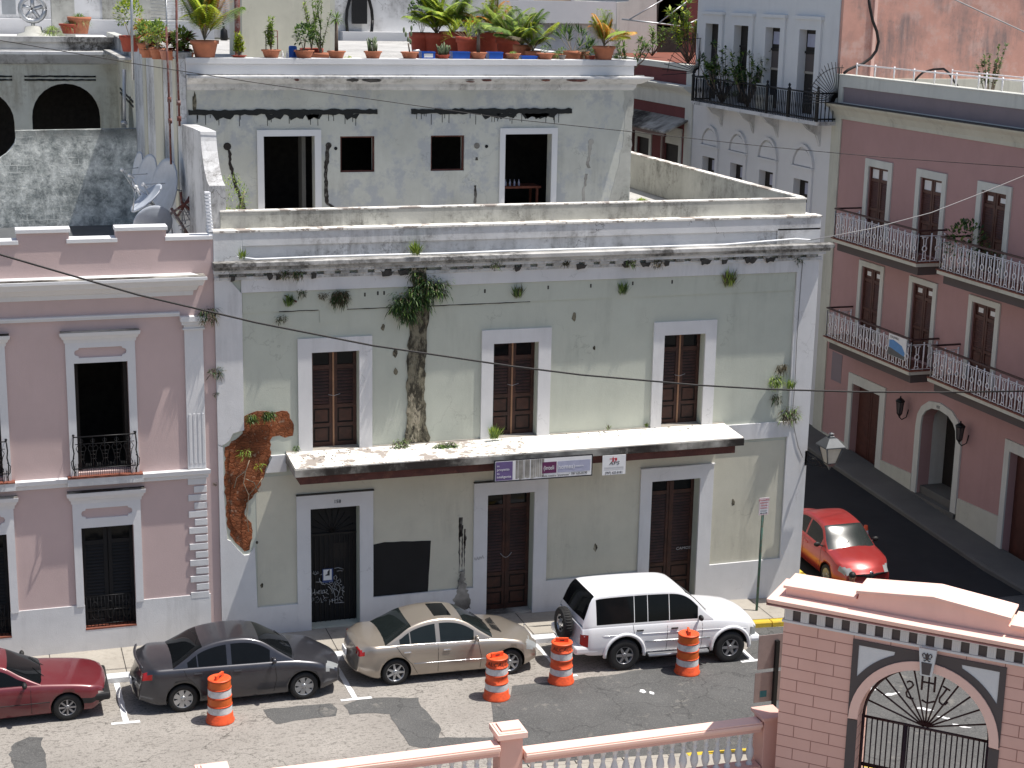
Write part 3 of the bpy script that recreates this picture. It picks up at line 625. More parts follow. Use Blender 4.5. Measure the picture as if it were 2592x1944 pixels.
# the black barred entrance
a, b, c, d = win_lo[0]
mb = MB(); mb.box(FM, a, b, c-.05, d, -.40, -.34)
for k in range(10): x = a+(b-a)*(k+.5)/10; mb.box(FM, x-.012, x+.012, c, 2.25, -.34, -.315, 1)
mb.box(FM, a, b, 2.22, 2.27, -.34, -.31, 1)
for k in range(11):
    t = math.pi*k/10; mb.tube([FM.p((a+b)/2, 2.28, -.32), FM.p((a+b)/2+.55*math.cos(t), 2.28+.62*math.sin(t), -.32)], .008, 4, 1)
mb.box(FM, a+.62, a+.95, 1.6, 2.0, -.34, -.325, 2)
dr = P1(mb, 'iron_door', ['black_paint', 'iron_black', 'iron_black'], label='black entrance door covered in white graffiti')
def PD(x, y): return (a+.0+(x-300)/1030*.93+.02, .0+(1600-y)/1330*1.33+.02)   # scrap of wall coordinates read from the photo
g = MB(); strokes = [
 [(360, 730), (372, 915)], [(365, 860), (455, 840)], [(445, 750), (452, 905)], [(470, 905), (505, 780), (540, 880)], [(480, 850), (530, 845)],
 [(600, 790), (550, 800), (545, 880), (600, 880)], [(548, 835), (590, 830)], [(625, 780), (630, 880), (670, 878)], [(700, 800), (665, 800), (660, 870), (710, 870)], [(715, 790), (712, 880)], [(760, 780), (795, 800), (770, 850), (730, 855), (830, 915)],
 [(345, 1085), (400, 930), (430, 1050), (350, 1000), (450, 985), (350, 1085)], [(470, 970), (530, 955), (560, 1000), (460, 1100), (560, 1090)], [(575, 1070), (610, 980), (640, 1090)], [(620, 1100), (670, 1110)], [(670, 920), (720, 1010), (680, 1040)], [(700, 1000), (830, 995), (700, 1075), (780, 1075)],
 [(850, 1190), (850, 1050), (870, 1110)], [(840, 1110), (1080, 1070)], [(900, 1060), (960, 1050)], [(930, 1060), (930, 1150)], [(1000, 1030), (1000, 1160)], [(1080, 1020), (1085, 1130)], [(1220, 1060), (1190, 1005), (1130, 1020), (1130, 1080), (1210, 1130), (1150, 1150)], [(1000, 1160), (1260, 1165)],
 [(740, 620), (860, 670), (940, 780), (990, 930), (1010, 1010), (1080, 990), (1115, 900), (1060, 830), (950, 780)], [(815, 710), (900, 790), (935, 880), (915, 915)],
 [(870, 640), (855, 600), (900, 570), (935, 600), (920, 650), (870, 640)], [(925, 740), (1010, 600), (1040, 640), (980, 740)], [(985, 550), (975, 480), (1030, 440), (1060, 500), (1030, 560), (1090, 590), (1140, 540), (1170, 620), (1110, 670), (1050, 600)], [(1040, 690), (1110, 700), (1150, 780), (1120, 900)], [(980, 790), (1020, 730), (1060, 780), (1000, 820), (980, 790)],
 [(1180, 800), (1240, 740), (1260, 770), (1190, 840), (1240, 860), (1210, 940), (1240, 985)], [(1190, 850), (1270, 890)], [(1150, 690), (1200, 710)],
 [(405, 340), (430, 280), (440, 350), (480, 290), (500, 350), (545, 300), (570, 340), (460, 380), (405, 340)], [(990, 260), (1100, 250), (1240, 300), (1220, 350), (1150, 330), (1060, 340)], [(580, 480), (590, 560), (650, 640), (740, 660)], [(600, 400), (660, 380)], [(480, 570), (590, 580)], [(600, 560), (650, 600), (700, 620)]]
for s_ in strokes: g.tube([FM.p(*PD(*q), -.305) for q in s_], .008, 4, 0)
tag(part(g, 'graffiti', ['chalk'], dr), None)
g = MB(); g.box(FM, PD(680, 0)[0]-.015, PD(935, 0)[0]+.02, PD(0, 610)[1], PD(0, 255)[1], -.31, -.302, 1)
g.box(FM, PD(690, 0)[0], PD(915, 0)[0], PD(0, 545)[1], PD(0, 272)[1], -.302, -.299, 0)
g.prism(FM, [PD(*q) for q in ((745, 430), (745, 410), (800, 385), (800, 330), (830, 300), (850, 280), (865, 280), (860, 430))], -.299, -.296, m=2)
pst = g.build('poster', ['sign_white', 'sign_navy', 'ink'], None, FM.p(7.6, 1.2, -.3)); tag(pst, 'white and blue poster of a shoe stuck on the black entrance door', 'poster')
# number plate letters
g = MB(); text_mesh(g, FM, "158", 7.74, 3.14, .072, .12); P1(g, 'house_number', ['ink'])
# canopy slab
mb = MB(); zt = 4.42
extr(mb, FM, 6.62, 12.4, [(4.44, 0), (4.375, 1.2), (4.40, 1.2), (4.47, 0)]); P1(mb, 'canopy_top', ['slab_top'], label='flaking left half of the canopy top')
mb = MB(); extr(mb, FM, 12.402, 17.9, [(4.44, 0), (4.375, 1.2), (4.40, 1.2), (4.47, 0)]); P1(mb, 'canopy_top', ['slab_clean'], label='clean cream right half of the canopy top')
mb = MB(); extr(mb, FM, 6.60, 17.92, [(4.22, 0), (4.19, 1.21), (4.372, 1.21), (4.437, 0)]); P1(mb, 'canopy_slab', ['stained_concrete'], .01)
mb = MB(); mb.box(FM, 6.75, 17.75, 3.97, 4.189, .02, 1.06); P1(mb, 'canopy_beam', ['beam_maroon'], label='peeling maroon beam under the canopy slab')
mb = MB()
r4 = random.Random(11)
for k in range(150):
    x = r4.choice((r4.uniform(6.8, 8.2), r4.uniform(13.5, 17), r4.uniform(7, 17.5))); y = r4.uniform(.06, 1.1 if x < 9 else .5); q = r4.uniform(.01, .05)
    z = zt+.05-.058*y; c = FM.p(x, z, y)
    mb.add([c+Vector((r4.uniform(-q, q), r4.uniform(-q, q), 0)) for _ in range(3)]+[c+Vector((0, 0, q*.7))], [(0, 1, 3), (1, 2, 3), (2, 0, 3)])
for a, b in ((6.62, 6.9), (8.7, 11.4), (13.2, 15.85), (17.58, 17.9)): mb.box(FM, a, b, zt+.003, zt+.07, 0, .045)
P1(mb, 'canopy_rubble', ['crumb'])['kind'] = 'stuff'
# painted-over black rectangle and stains
mb = MB(); mb.prism(FM, rough_poly([(8.70, .62), (10.1, .63), (10.17, 1.97), (9.0, 2.03), (8.69, 1.99)], .008, .2, r4), .006, .01+N1*0+.0) ; P1(mb, 'painted_patch', ['black_paint'], label='black rectangle painted on the wall right of the barred door')
mb = MB(); mb.prism(FM, rough_poly([(9.56, 8.80), (10.0, 8.80), (10.08, 8.55), (10.07, 7.8), (9.98, 5.93), (10.0, 4.95), (10.12, 4.6), (10.1, 4.48), (9.5, 4.48), (9.56, 5.0), (9.54, 6.0), (9.61, 7.78)], .03, .12, r4), .0, .035)
mb.prism(FM, rough_poly([(9.62, 8.78), (9.98, 8.76), (10.0, 8.33), (9.66, 8.33)], .02, .1, r4), .0, .10)
P1(mb, 'damp_streak', ['worn_streak'], label='long damp mouldy streak running down from the cornice')
mb = MB()
mb.prism(FM, rough_poly([(10.78, .1), (11.2, .1), (11.16, .45), (11.05, .8), (11.0, 1.1), (10.93, 1.1), (10.88, .7), (10.74, .4)], .04, .05, r4), .0, N1+.004)
for (x0, z0, z1, w_) in ((10.90, 1.05, 2.45, .022), (10.97, 1.0, 2.3, .015), (11.03, 1.0, 2.2, .02), (10.93, 2.0, 2.5, .05), (11.04, 1.75, 2.0, .035)):
    q = [(x0-w_, z1), (x0+w_, z1), (x0+w_*.6, z0), (x0-w_*.6, z0)]; mb.prism(FM, rough_poly(q, .012, .06, r4), .0, .012)
P1(mb, 'mould_stain', ['stained_concrete'])
mb = MB()
for a, b in (((6.5, 7.845), (7.42, 7.845)), ((8.1, 7.835), (9.5, 7.83)), ((10.1, 7.83), (12.6, 7.835))):
    mb = MB(); mb.prism(FM, rough_poly([(a[0], a[1]-.012), (b[0], b[1]-.012), (b[0], b[1]+.006), (a[0], a[1]+.006)], .006, .15, r4), .0, .024); P1(mb, 'crack', ['soot'])
for x, z in ((8.52, 8.18), (8.83, 8.2), (11.45, 8.15), (13.05, 8.18), (14.15, 8.18), (15.25, 8.2), (16.3, 8.2), (8.98, 8.2)): mb = MB(); mb.box(FM, x-.02, x+.02, z-.06, z+.03, .0, .024); P1(mb, 'putlog_hole', ['soot'])
mb = MB(); mb.prism(FM, rough_poly([(6.62, 8.22), (6.68, 8.22), (6.92, 8.08), (6.9, 8.04)], .005, .1, r4), .02, .05)
P1(mb, 'timber_stub', ['beam_maroon'])
mb = MB()
for x, z, s_ in ((8.96, 7.35, .09), (9.25, 6.72, .12), (9.27, 6.27, .1), (13.75, 7.42, .12), (14.5, 1.4, .12), (14.3, 6.6, .06), (18.3, 2.3, .1), (6.0, 1.2, .08), (5.9, 2.3, .05)):
    mb.prism(FM, [(x+s_*.6*math.cos(t)*r4.uniform(.6, 1.1), z+s_*math.sin(t)*r4.uniform(.6, 1.1)) for t in [i*.6 for i in range(10)]], .0, .009)
P1(mb, 'plaster_scar', ['worn_streak'])
# white pipe on the cornice
pm = MB(); pts = []
for cx_, rx, ry in ((1, 0, 592), (1, 570, 558), (1, 1200, 540), (1, 1620, 540), (2, 0, 508), (2, 540, 492), (2, 1215, 478), (2, 1850, 455)):
    q = onY(K(cx_, 1, rx, ry), -.1); pts.append((q.x, -.1, max(9.09, q.z)))
pts = [(5.55, -.1, 9.16)]+pts+[(19.6, -.1, 9.18), (20.0, -.12, 9.14)]
pm.tube(pts, .022, 6)
tag(pm.build('conduit_pipe', ['pipe_white'], None, Vector((12.7, -.1, 9.1))), 'thin white conduit pipe lying along the top of the dirty cornice', 'pipe')

# ------------------------------------------------ rooftop apartment
O2 = Vector((11.3, 5.5, 9.05)); B2 = thing('rooftop_apartment', O2, 'grey-green plastered flat set back on the roof terrace, two open doorways and two square windows', 'building')
P2 = lambda mb, name, mats, bevel=0, label=None: part(mb, name, mats, B2, O2, bevel, label)
FP = FY(5.5)
mb = MB(); hl = [rect(7.13, 8.46, 8.99, 11.35), rect(9.14, 10.06, 10.39, 11.33), rect(11.59, 12.52, 10.39, 11.33), rect(13.66, 14.99, 8.99, 11.35)]
mb.prism(FP, rect(5.2, 17.33, 8.95, 12.53), -.35, 0, hl); mb.bx(5.2, 5.5, 5.86, 30, 9, 13.2); mb.bx(17.03, 17.33, 5.86, 22, 9, 12.53); mb.bx(5.5, 17.03, 8.6, 8.7, 9, 12.6)
P2(mb, 'wall', ['grey_plaster'])
mb = MB(); mb.bx(5.3, 17.3, 5.9, 30, 12.5, 12.95); P2(mb, 'roof', ['roof_felt'])
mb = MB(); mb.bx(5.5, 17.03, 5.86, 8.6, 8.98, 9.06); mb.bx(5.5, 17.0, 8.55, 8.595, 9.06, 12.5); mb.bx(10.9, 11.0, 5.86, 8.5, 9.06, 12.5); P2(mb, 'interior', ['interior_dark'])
for o, i in (((6.96, 8.63, 8.99, 11.51), (7.13, 8.46, 0, 11.35)), ((13.51, 15.15, 8.99, 11.51), (13.66, 14.99, 0, 11.35))):
    mb = MB(); mb.prism(FP, opening(FP, o, i), 0, .05); P2(mb, 'door_surround', ['white_clean'], .005)
mb = MB(); mb.box(FP, 8.2, 8.3, 9.06, 11.3, -.9, -.4); P2(mb, 'inner_jamb', ['dark_sidewalk'])
for a in (9.14, 11.59):
    mb = MB(); mb.prism(FP, rect(a, a+.925, 10.39, 11.33), -.12, -.05, [rect(a+.04, a+.885, 10.43, 11.29)]); P2(mb, 'window_frame', ['beam_maroon'])
mb = MB()
pf = [(12.52, .0), (12.60, .06), (12.68, .07), (12.72, .2), (12.82, .36), (12.84, .42), (12.89, .42), (12.90, 0)]
extr(mb, FP, 5.2, 17.33, pf, 0, 0, 1)
P2(mb, 'cornice', ['white_grimy'])
mb = MB(); mb.box(FP, 5.2, 17.30, 12.90, 13.18, -.25, .08); mb.box(FP, 5.19, 17.36, 13.181, 13.33, -.35, .12); mb.bx(17.0, 17.3, 5.8, 22, 12.95, 13.3); P2(mb, 'parapet', ['white_clean'], .008)
r5 = random.Random(21)
mb = MB()
for a, b in ((5.24, 10.13), (11.05, 15.55)):
    mb.prism(FP, rough_poly([(a, 11.90), (b, 11.90), (b, 12.03), (a, 12.03)], .022, .1, r5), 0, .02)
    n = 26
    for k in range(n):
        x = r5.uniform(a+.1, b-.1); L = r5.uniform(.05, .3); mb.box(FP, x-.008, x+.008, 11.9-L, 11.9, 0, .004)
    for k in range(6):
        x = r5.uniform(a+.4, b-.5); q = r5.uniform(.3, .7); mb.prism(FP, rough_poly([(x, 11.91), (x+q, 11.91), (x+q*.8, 11.78), (x+q*.5, 11.83), (x+q*.2, 11.75)], .015, .08, r5), 0, .012)
P2(mb, 'tar_line', ['tar'], label='two black tar lines where a canopy was torn off')
mb = MB()
for pts, w_ in ((((6.2, 11.15), (6.26, 10.9), (6.25, 10.65), (6.32, 10.4), (6.4, 10.1), (6.5, 9.8), (6.62, 9.4)), .05), (((8.82, 11.1), (8.8, 10.8), (8.74, 10.4), (8.77, 9.9), (8.79, 9.6), (8.95, 9.45)), .055), (((12.87, 10.74), (12.86, 10.66)), .035), (((12.83, 9.98), (12.84, 9.8), (12.83, 9.5)), .03), (((16.12, 11.05), (16.1, 10.8), (16.05, 10.5), (16.1, 10.4)), .05), (((16.02, 10.25), (16.0, 10.0), (15.95, 9.8), (15.97, 9.5)), .045)):
    o = [(x-w_*r5.uniform(.5, 1.2), z) for x, z in pts]+[(x+w_*r5.uniform(.5, 1.2), z) for x, z in pts[::-1]]
    mb = MB(); mb.prism(FP, rough_poly(o, .02, .06, r5), 0, .012); P2(mb, 'chased_channel', ['stained_concrete'])
for x, z, q in ((9.02, 11.02, .045), (13.14, 11.03, .045), (6.2, 11.1, .1), (8.83, 11.1, .08), (12.87, 11.05, .08), (16.14, 11.12, .08)):
    mb = MB(); mb.prism(FP, [(x+q*math.cos(t), z+q*math.sin(t)) for t in [i*math.pi/6 for i in range(12)]], 0, .013); P2(mb, 'pipe_hole', ['stained_concrete' if q > .05 else 'black_paint'])
mb = MB(); mb.prism(FP, rough_poly([(17.05, 12.5), (17.32, 12.5), (17.32, 9.1), (16.6, 9.1), (16.75, 9.6), (17.0, 10.6), (17.1, 11.4)], .04, .2, r5), 0, .006); P2(mb, 'edge_patch', ['terrace_plaster'])  # blotchier plaster tone at the right edge, wider towards the bottom
# curved fin wall at the left end of the terrace
mb = MB(); FX5 = FXf(5.03)
prof = [(8.9, .4), (8.9, 5.45)]
side = [(.36, 9.76), (.36, 10.72), (.55, 10.74), (.80, 10.80), (1.05, 10.95), (1.3, 11.15), (1.5, 11.38), (1.62, 11.6), (1.68, 11.82), (3.1, 11.78), (5.5, 11.68), (5.5, 7.4), (.36, 7.4)]
mb.prism(FX5, side, -.36, 0)
tag(mb.build('curved_fin_wall', ['white_grimy'], None, Vector((5.2, 3, 9)), .01), 'white fin wall with a concave curved top between the left roof and the terrace', 'wall')

# ================================================================== LEFT PINK BUILDING
O3 = Vector((0, 0, 0)); B3 = thing('pink_townhouse', O3, 'pale pink townhouse with white trim and stepped parapet on the left', 'building')
P3 = lambda mb, name, mats, bevel=0, label=None: part(mb, name, mats, B3, O3, bevel, label)
mb = MB(); XS = [2.47, -.33, -3.13]
hl = []
for c in XS: hl += [rect(c-.59, c+.59, 4.31, 6.86), rect(c-.58, c+.58, .54, 3.0)]
mb.prism(FM, [(-5, -1), (LW-.003, -1), (LW-.003, 9.56)]+[q for k in (0, 1, 2) for q in ((4.0-2.1*k, 9.56), (4.0-2.1*k, 9.80), (2.9-2.1*k, 9.80), (2.9-2.1*k, 9.56))]+[(-5, 9.56)], -.35, 0, hl)
P3(mb, 'wall', ['pink_plaster'])
mb = MB(); mb.bx(-5, LW-.01, .36, 14.2, 7.35, 7.45); P3(mb, 'roof', ['slab_clean'])  # unseen stretch of roof, made pale to bounce light into the courtyard
mb = MB(); mb.bx(-5, LW-.01, 14.2, 17.4, 7.35, 7.455); P3(mb, 'roof', ['dark_roof'])
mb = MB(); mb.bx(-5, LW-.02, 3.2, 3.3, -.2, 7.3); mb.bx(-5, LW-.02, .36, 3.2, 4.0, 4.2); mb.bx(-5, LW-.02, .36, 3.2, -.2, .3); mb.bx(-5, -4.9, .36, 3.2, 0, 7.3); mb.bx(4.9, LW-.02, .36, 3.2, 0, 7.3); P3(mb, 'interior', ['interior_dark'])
mb = MB()
for k in (0, 1, 2):
    mb.box(FM, 2.88-2.1*k, 4.03-2.1*k, 9.80, 9.885, -.4, .05)
for a, b in ((3.97, 5.02), (1.84, 2.93), (-.26, .83), (-2.36, -1.27)): mb.box(FM, a, b, 9.56, 9.65, -.4, .055)
P3(mb, 'coping', ['white_clean'], .006)
mb = MB(); extr(mb, FM, -5, 4.52, [(8.30, 0), (8.31, .04), (8.42, .06), (8.44, .13), (8.55, .2), (8.57, .30), (8.70, .36), (8.71, .42), (8.78, .42), (8.82, 0)], 0, 0, .75); P3(mb, 'cornice', ['white_clean'], .004)
mb = MB(); extr(mb, FM, -5, 4.24, [(7.84, 0), (7.84, .06), (7.88, .06), (7.89, .09), (7.93, .09), (7.94, 0)]); P3(mb, 'string_course', ['white_clean'])
mb = MB(); mb.box(FM, -5, 4.8, 8.785, 8.80, .02, .40); P3(mb, 'cornice_weathering', ['stained_concrete'])
# pilaster with flutes and capital
mb = MB()
for j, (a, b, z0, z1, n) in enumerate(((4.33, 4.75, 4.24, 7.54, .06), (4.29, 4.79, 7.52, 7.56, .1), (4.32, 4.77, 7.56, 7.64, .08), (4.27, 4.81, 7.64, 7.72, .13), (4.24, 4.84, 7.72, 7.84, .18))): mb.box(FM, a, b, z0, z1, 0, n)
for k in range(4): mb.box(FM, 4.375+.1*k, 4.435+.1*k, 4.36, 5.55, .06, .072); 
P3(mb, 'pilaster', ['white_clean'], .006)
mb = MB()
for k in range(15):
    z = 4.0-.2*k; mb.box(FM, 4.32 if k % 2 == 0 else 4.455, 4.75, z-.155, z, 0, .035)
P3(mb, 'quoins', ['white_plaster'], .008)
mb = MB(); mb.prism(FM, [(-5, -.8), (4.78, -.8), (4.78, 1.13)]+[q for c in XS for q in ((c+.74, 1.13), (c+.74, 1.129), (c+.575, 1.129), (c+.575, .54), (c-.575, .54), (c-.575, 1.129), (c-.74, 1.129), (c-.74, 1.13))]+[(-5, 1.13)], 0, .03)
P3(mb, 'plinth', ['white_plaster'], .006)
mb = MB(); extr(mb, FM, -5, 4.74, [(4.01, 0), (4.01, .07), (4.09, .08), (4.12, .14), (4.215, .15), (4.225, 0)], 0, 0, .7)
P3(mb, 'string_course', ['white_clean'])
def cart(c, z0, z1, w_):     # cartouche outline with notched corners
    a = .06; return [(c-w_+a*1.4, z0), (c+w_-a*1.4, z0), (c+w_-a*1.2, z0+a*.6), (c+w_, z0+a), (c+w_+.02, (z0+z1)/2), (c+w_, z1-a), (c+w_-a*1.2, z1-a*.6), (c+w_-a*1.4, z1), (c-w_+a*1.4, z1), (c-w_+a*1.2, z1-a*.6), (c-w_, z1-a), (c-w_-.02, (z0+z1)/2), (c-w_, z0+a), (c-w_+a*1.2, z0+a*.6)]
for wi, c in enumerate(XS):
    for hi in (1, 0):
        if hi: z0, zo, zt2, zh, c0, c1 = 4.23, 6.86, 7.34, 7.58, 6.98, 7.21
        else: z0, zo, zt2, zh, c0, c1 = 1.1, 3.0, 3.60, 3.87, 3.22, 3.46
        mb = MB()
        mb.prism(FM, [(c-.76, z0), (c-.585, z0), (c-.585, zo), (c+.585, zo), (c+.585, z0), (c+.76, z0), (c+.76, zt2), (c-.76, zt2)], 0, .05, [cart(c, c0, c1, .55)])
        s_ = P3(mb, 'window_surround', ['white_clean'], .004)
        hm = MB(); d = zh-zt2
        extr(hm, FM, c-.74, c+.74, [(zt2-.01, 0), (zt2-.01, .055), (zt2+d*.3, .07), (zt2+d*.32, .10), (zt2+d*.62, .13), (zt2+d*.64, .16), (zh, .18), (zh+.01, 0)], 0, .8, .8)
        h2 = part(hm, 'window_hood', ['white_clean'], s_)
        hm = MB(); hm.box(FM, c-.86, c+.86, zh+.009, zh+.022, .0, .17); part(hm, 'hood_weathering', ['stained_concrete'], s_)
        mb = MB()
        if hi:
            mb.box(FM, c-.84, c+.84, 4.05, 4.225, .0, .2); P3(mb, 'window_ledge', ['white_grimy'])
            mb = MB(); mb.box(FM, c-.83, c+.83, 4.226, 4.25, -.3, .21); P3(mb, 'ledge_tiles', ['tile_red'])
            mb = MB(); fb = .26
            for z in (4.48, 5.22): mb.tube([FM.p(c-.67, z, .02), FM.p(c-.67, z, fb), FM.p(c+.67, z, fb), FM.p(c+.67, z, .02)], .014, 5)
            mb.tube([FM.p(c-.65, 5.05, fb), FM.p(c+.65, 5.05, fb)], .008, 4)
            for k in range(5):
                x = c-.52+.26*k
                for s_x in (-1, 1):
                    mb.tube([FM.p(x+s_x*dx, z, fb) for dx, z in ((.01, 4.48), (.08, 4.55), (.04, 4.68), (.07, 4.85), (.11, 4.95), (.07, 5.03), (.02, 4.97))], .008, 4)
                mb.tube([FM.p(x, 4.48, fb), FM.p(x, 5.2, fb)], .008, 4)
                for z in (4.7, 4.8, 4.88): mb.tube([FM.p(x-.07, z, fb), FM.p(x+.07, z, fb)], .006, 4)
                for z in (5.12,): mb.tube([FM.p(x+.05*math.cos(t), z+.04*math.sin(t), fb) for t in [i*math.pi/4 for i in range(9)]], .006, 4)
            for k in range(28): x = c-.65+1.3*k/27; mb.tube([FM.p(x, 4.3, fb-.01), FM.p(x, 4.6, fb-.01)], .006, 3)
            for s_x in (-1, 1):
                X = c+s_x*.68
                mb.tube([FM.p(X, 5.24, fb), FM.p(X+s_x*.02, 5.0, fb+.01), FM.p(X, 4.85, fb+.02), FM.p(X+s_x*.03, 4.7, fb+.06), FM.p(X+s_x*.02, 4.55, fb+.08), FM.p(X, 4.42, fb+.02), FM.p(X, 4.3, .2)], .016, 5); mb.ball(FM.p(X, 5.26, fb), .03, 0, 6)
                mb.tube([FM.p(X, 4.72, fb-.03), FM.p(X+s_x*.07, 4.66, fb+.04), FM.p(X+s_x*.05, 4.52, fb+.08), FM.p(X-s_x*.02, 4.4, fb)], .012, 4)
            P3(mb, 'balconet', ['iron_black'])
            mb = MB(); mb.bx(c-.58, c-.50, .2, .9, 4.31, 6.85); mb.bx(c+.5, c+.58, .2, .9, 4.31, 6.85); P3(mb, 'open_shutter', ['door_wood_dark'])
        else:
            shutter(FM, c-.58, c+.58, .56, 3.0, -.2, B3, O3, mats=('black_paint', 'black_paint', 'glass_dark', 'black_paint'), low=.6, bar=0)
            mb = MB()
            for k in range(14): x = c-.53+1.06*k/13; mb.tube([FM.p(x, .56, -.04), FM.p(x, 1.3, -.04)], .008, 4)
            for z in (.62, 1.3, .95): mb.tube([FM.p(c-.57, z, -.04), FM.p(c+.57, z, -.04)], .01, 4)
            for k in range(3): x = c-.35+.35*k; mb.tube([FM.p(x+.08*math.cos(t), .95+.22*math.sin(t), -.035) for t in [i*math.pi/5 for i in range(11)]], .008, 4)
            P3(mb, 'window_grille', ['iron_black']); mb = MB(); mb.box(FM, c-.58, c+.58, .51, .545, -.3, .035); P3(mb, 'window_sill', ['tile_red'])

# ================================================================== COURT BUILDINGS BEHIND (upper left)
O4 = Vector((2, 24, 7)); B4 = thing('arcaded_building', O4, 'weathered cream building with dark round arches above the mossy wall, upper left', 'building')
P4 = lambda mb, name, mats, bevel=0, label=None: part(mb, name, mats, B4, O4, bevel, label)
FB = FY(24)
def archp(cx_, w_, z0, zs, n=14): return [(cx_-w_, z0)]+[(cx_-w_*math.cos(math.pi*k/n), zs+w_*math.sin(math.pi*k/n)) for k in range(n+1)]+[(cx_+w_, z0)]
mb = MB(); mb.prism(FB, rect(-6, 5.05, 6, 12.6), -.4, 0, [archp(3.24, 1.18, 7, 10.4), archp(.28, 1.18, 7, 10.2), archp(-2.7, 1.18, 7, 10.2)])
P4(mb, 'wall', ['court_plaster'])
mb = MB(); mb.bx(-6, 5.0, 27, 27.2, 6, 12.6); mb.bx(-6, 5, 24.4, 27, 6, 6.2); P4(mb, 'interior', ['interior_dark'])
mb = MB(); mb.box(FB, -6, 5.1, 12.6, 12.75, -8, .15); mb.box(FB, -6, 5.1, 12.75, 13.02, -.4, .0); mb.box(FB, -6, 5.1, 13.02, 13.2, -.4, .08); P4(mb, 'parapet', ['cornice_grime'])
mb = MB(); extr(mb, FB, -6, 5.05, [(12.25, 0), (12.3, .1), (12.55, .3), (12.6, .35), (12.7, .35), (12.72, 0)]); P4(mb, 'cornice', ['white_grimy'])
mb = MB(); mb.bx(-6, 5.2, 24.4, 32, 12.75, 13.02); P4(mb, 'roof', ['white_plaster'])
mb = MB(); FW = FXf(5.05)
def aw(yc, w_): return [(yc-w_, 7.5), (yc-w_, 10.3)]+[(yc-w_*math.cos(math.pi*k/10), 10.3+w_*1.3*math.sin(math.pi*k/10)) for k in range(1, 10)]+[(yc+w_, 10.3), (yc+w_, 7.5)]
mb.prism(FW, rect(17.6, 24, 6.5, 12.7), -.2, 0, [aw(19.3, .9), aw(22.2, .9)]); P4(mb, 'wing_wall', ['court_plaster'])
mb = MB(); mb.bx(5.2, 5.26, 17.6, 24, 6.5, 12.7); P4(mb, 'arch_infill', ['terrace_plaster'])
mb = MB(); mb.bx(4.6, 5.3, 17.6, 24.1, 12.7, 12.78); mb.bx(4.98, 5.3, 17.6, 24.1, 12.78, 13.25); P4(mb, 'wing_parapet', ['cornice_grime'])
mb = MB()
for a, b in ((1.86, 4.3), (-1, 1.45)):
    for z in (11.68, 11.80): mb.prism(FB, rough_poly([(a, z), (b, z), (b, z+.06), (a, z+.06)], .012, .12, r5), 0, .02)
for z in (11.2, 11.35): mb.prism(FW, rough_poly([(18.2, z-.05), (23, z+.1), (23, z+.16), (18.2, z+.02)], .012, .12, r5), 0, .02)
P4(mb, 'tar_line', ['tar'])
# party wall going back from the fin
O5 = Vector((5.2, 11, 9)); mb = MB()
FX = FXf(5.05); mb.prism(FX, [(5.46, 7.2), (17.58, 6.9), (17.58, 13.22), (5.46, 13.45)], -.14, 0); pw = thing('party_wall', O5, 'tall white party wall with grey streaks rising behind the satellite dishes', 'wall')
part(mb, 'wall', ['white_grimy'], pw, O5)
mb = MB()
for a, b in ((6.2, 6.9), (9.3, 11.4), (13.8, 14.6)): mb.prism(FX, [(a, 9), (b, 9), (b, 13.25), (a, 13.25)], 0, .03)
part(mb, 'buttress', ['cream_bounce_plaster'], pw, O5)
mb = MB(); mb.box(FX, 5.45, 17.6, 13.3, 13.45, -.3, .03); part(mb, 'coping', ['cornice_grime'], pw, O5)
mb = MB(); FMo = FY(17.5)
lo = [(5.04, 7.2), (5.04, 10.54), (1.3, 10.5), (1.32, 10.3), (1.26, 10.1), (1.15, 9.95), (1.0, 9.78), (.8, 9.65), (.5, 9.55), (.1, 9.52), (-.4, 9.55), (-.8, 9.8), (-1.0, 10.1), (-1.05, 10.5), (-6, 10.5), (-6, 7.2)]
mb.prism(FMo, lo, -.3, 0); O6 = Vector((2, 17.5, 7.5)); mo = mb.build('mossy_block_wall', ['mossy_blocks'], None, O6); tag(mo, 'low block wall blotched grey and black with mould behind the satellite dishes', 'wall')
# ================================================================== RIGHT ROSE BUILDING (side street)
XR = 28.1; FR = FXf(XR)
O7 = Vector((XR, 5, 0)); B7 = thing('balconied_building', O7, 'dusky rose three-storey building with white iron balconies across the side street', 'building')
P7 = lambda mb, name, mats, bevel=0, label=None: part(mb, name, mats, B7, O7, bevel, label)
YC = [10.46, 7.30, 3.95, .65, -2.65]
archR = [(4.78, -.6)]+[(4.78, 2.0), (4.84, 2.3), (5.0, 2.5), (5.3, 2.66), (5.78, 2.72), (6.25, 2.66), (6.55, 2.5), (6.72, 2.3), (6.77, 2.0)]+[(6.77, -.6)]
hl = []
for y in YC: hl += [rect(y-.62, y+.62, 7.32, 9.70), rect(y-.60, y+.60, 3.98, 6.38)]
hl += [rect(9.33, 11.14, -.45, 2.32), archR, rect(.35, 2.06, -.75, 2.43), rect(-3, -1.2, -.75, 2.43)]
mb = MB(); mb.prism(FR, rect(-5, 13.7, -1.5, 12.5), -.4, 0, hl); P7(mb, 'wall', ['rose_plaster'])
mb = MB(); mb.bx(XR+.41, 40, -5, -4.7, -1.5, 12.4); mb.bx(XR+.41, 40, 13.4, 13.7, -1.5, 12.4); mb.bx(39.7, 40, -4.7, 13.4, -1.5, 12.4); P7(mb, 'side_wall', ['offwhite'])
mb = MB(); mb.bx(XR+.05, 40, -4.95, 13.65, 11.7, 11.9); P7(mb, 'roof', ['roof_felt'])
mb = MB(); mb.bx(XR+1.6, XR+1.7, -4.6, 13.3, -1.4, 11.6); P7(mb, 'interior', ['interior_dark'])
mb = MB(); mb.box(FR, 13.08, 13.72, -1.5, 11.1, 0, .05)
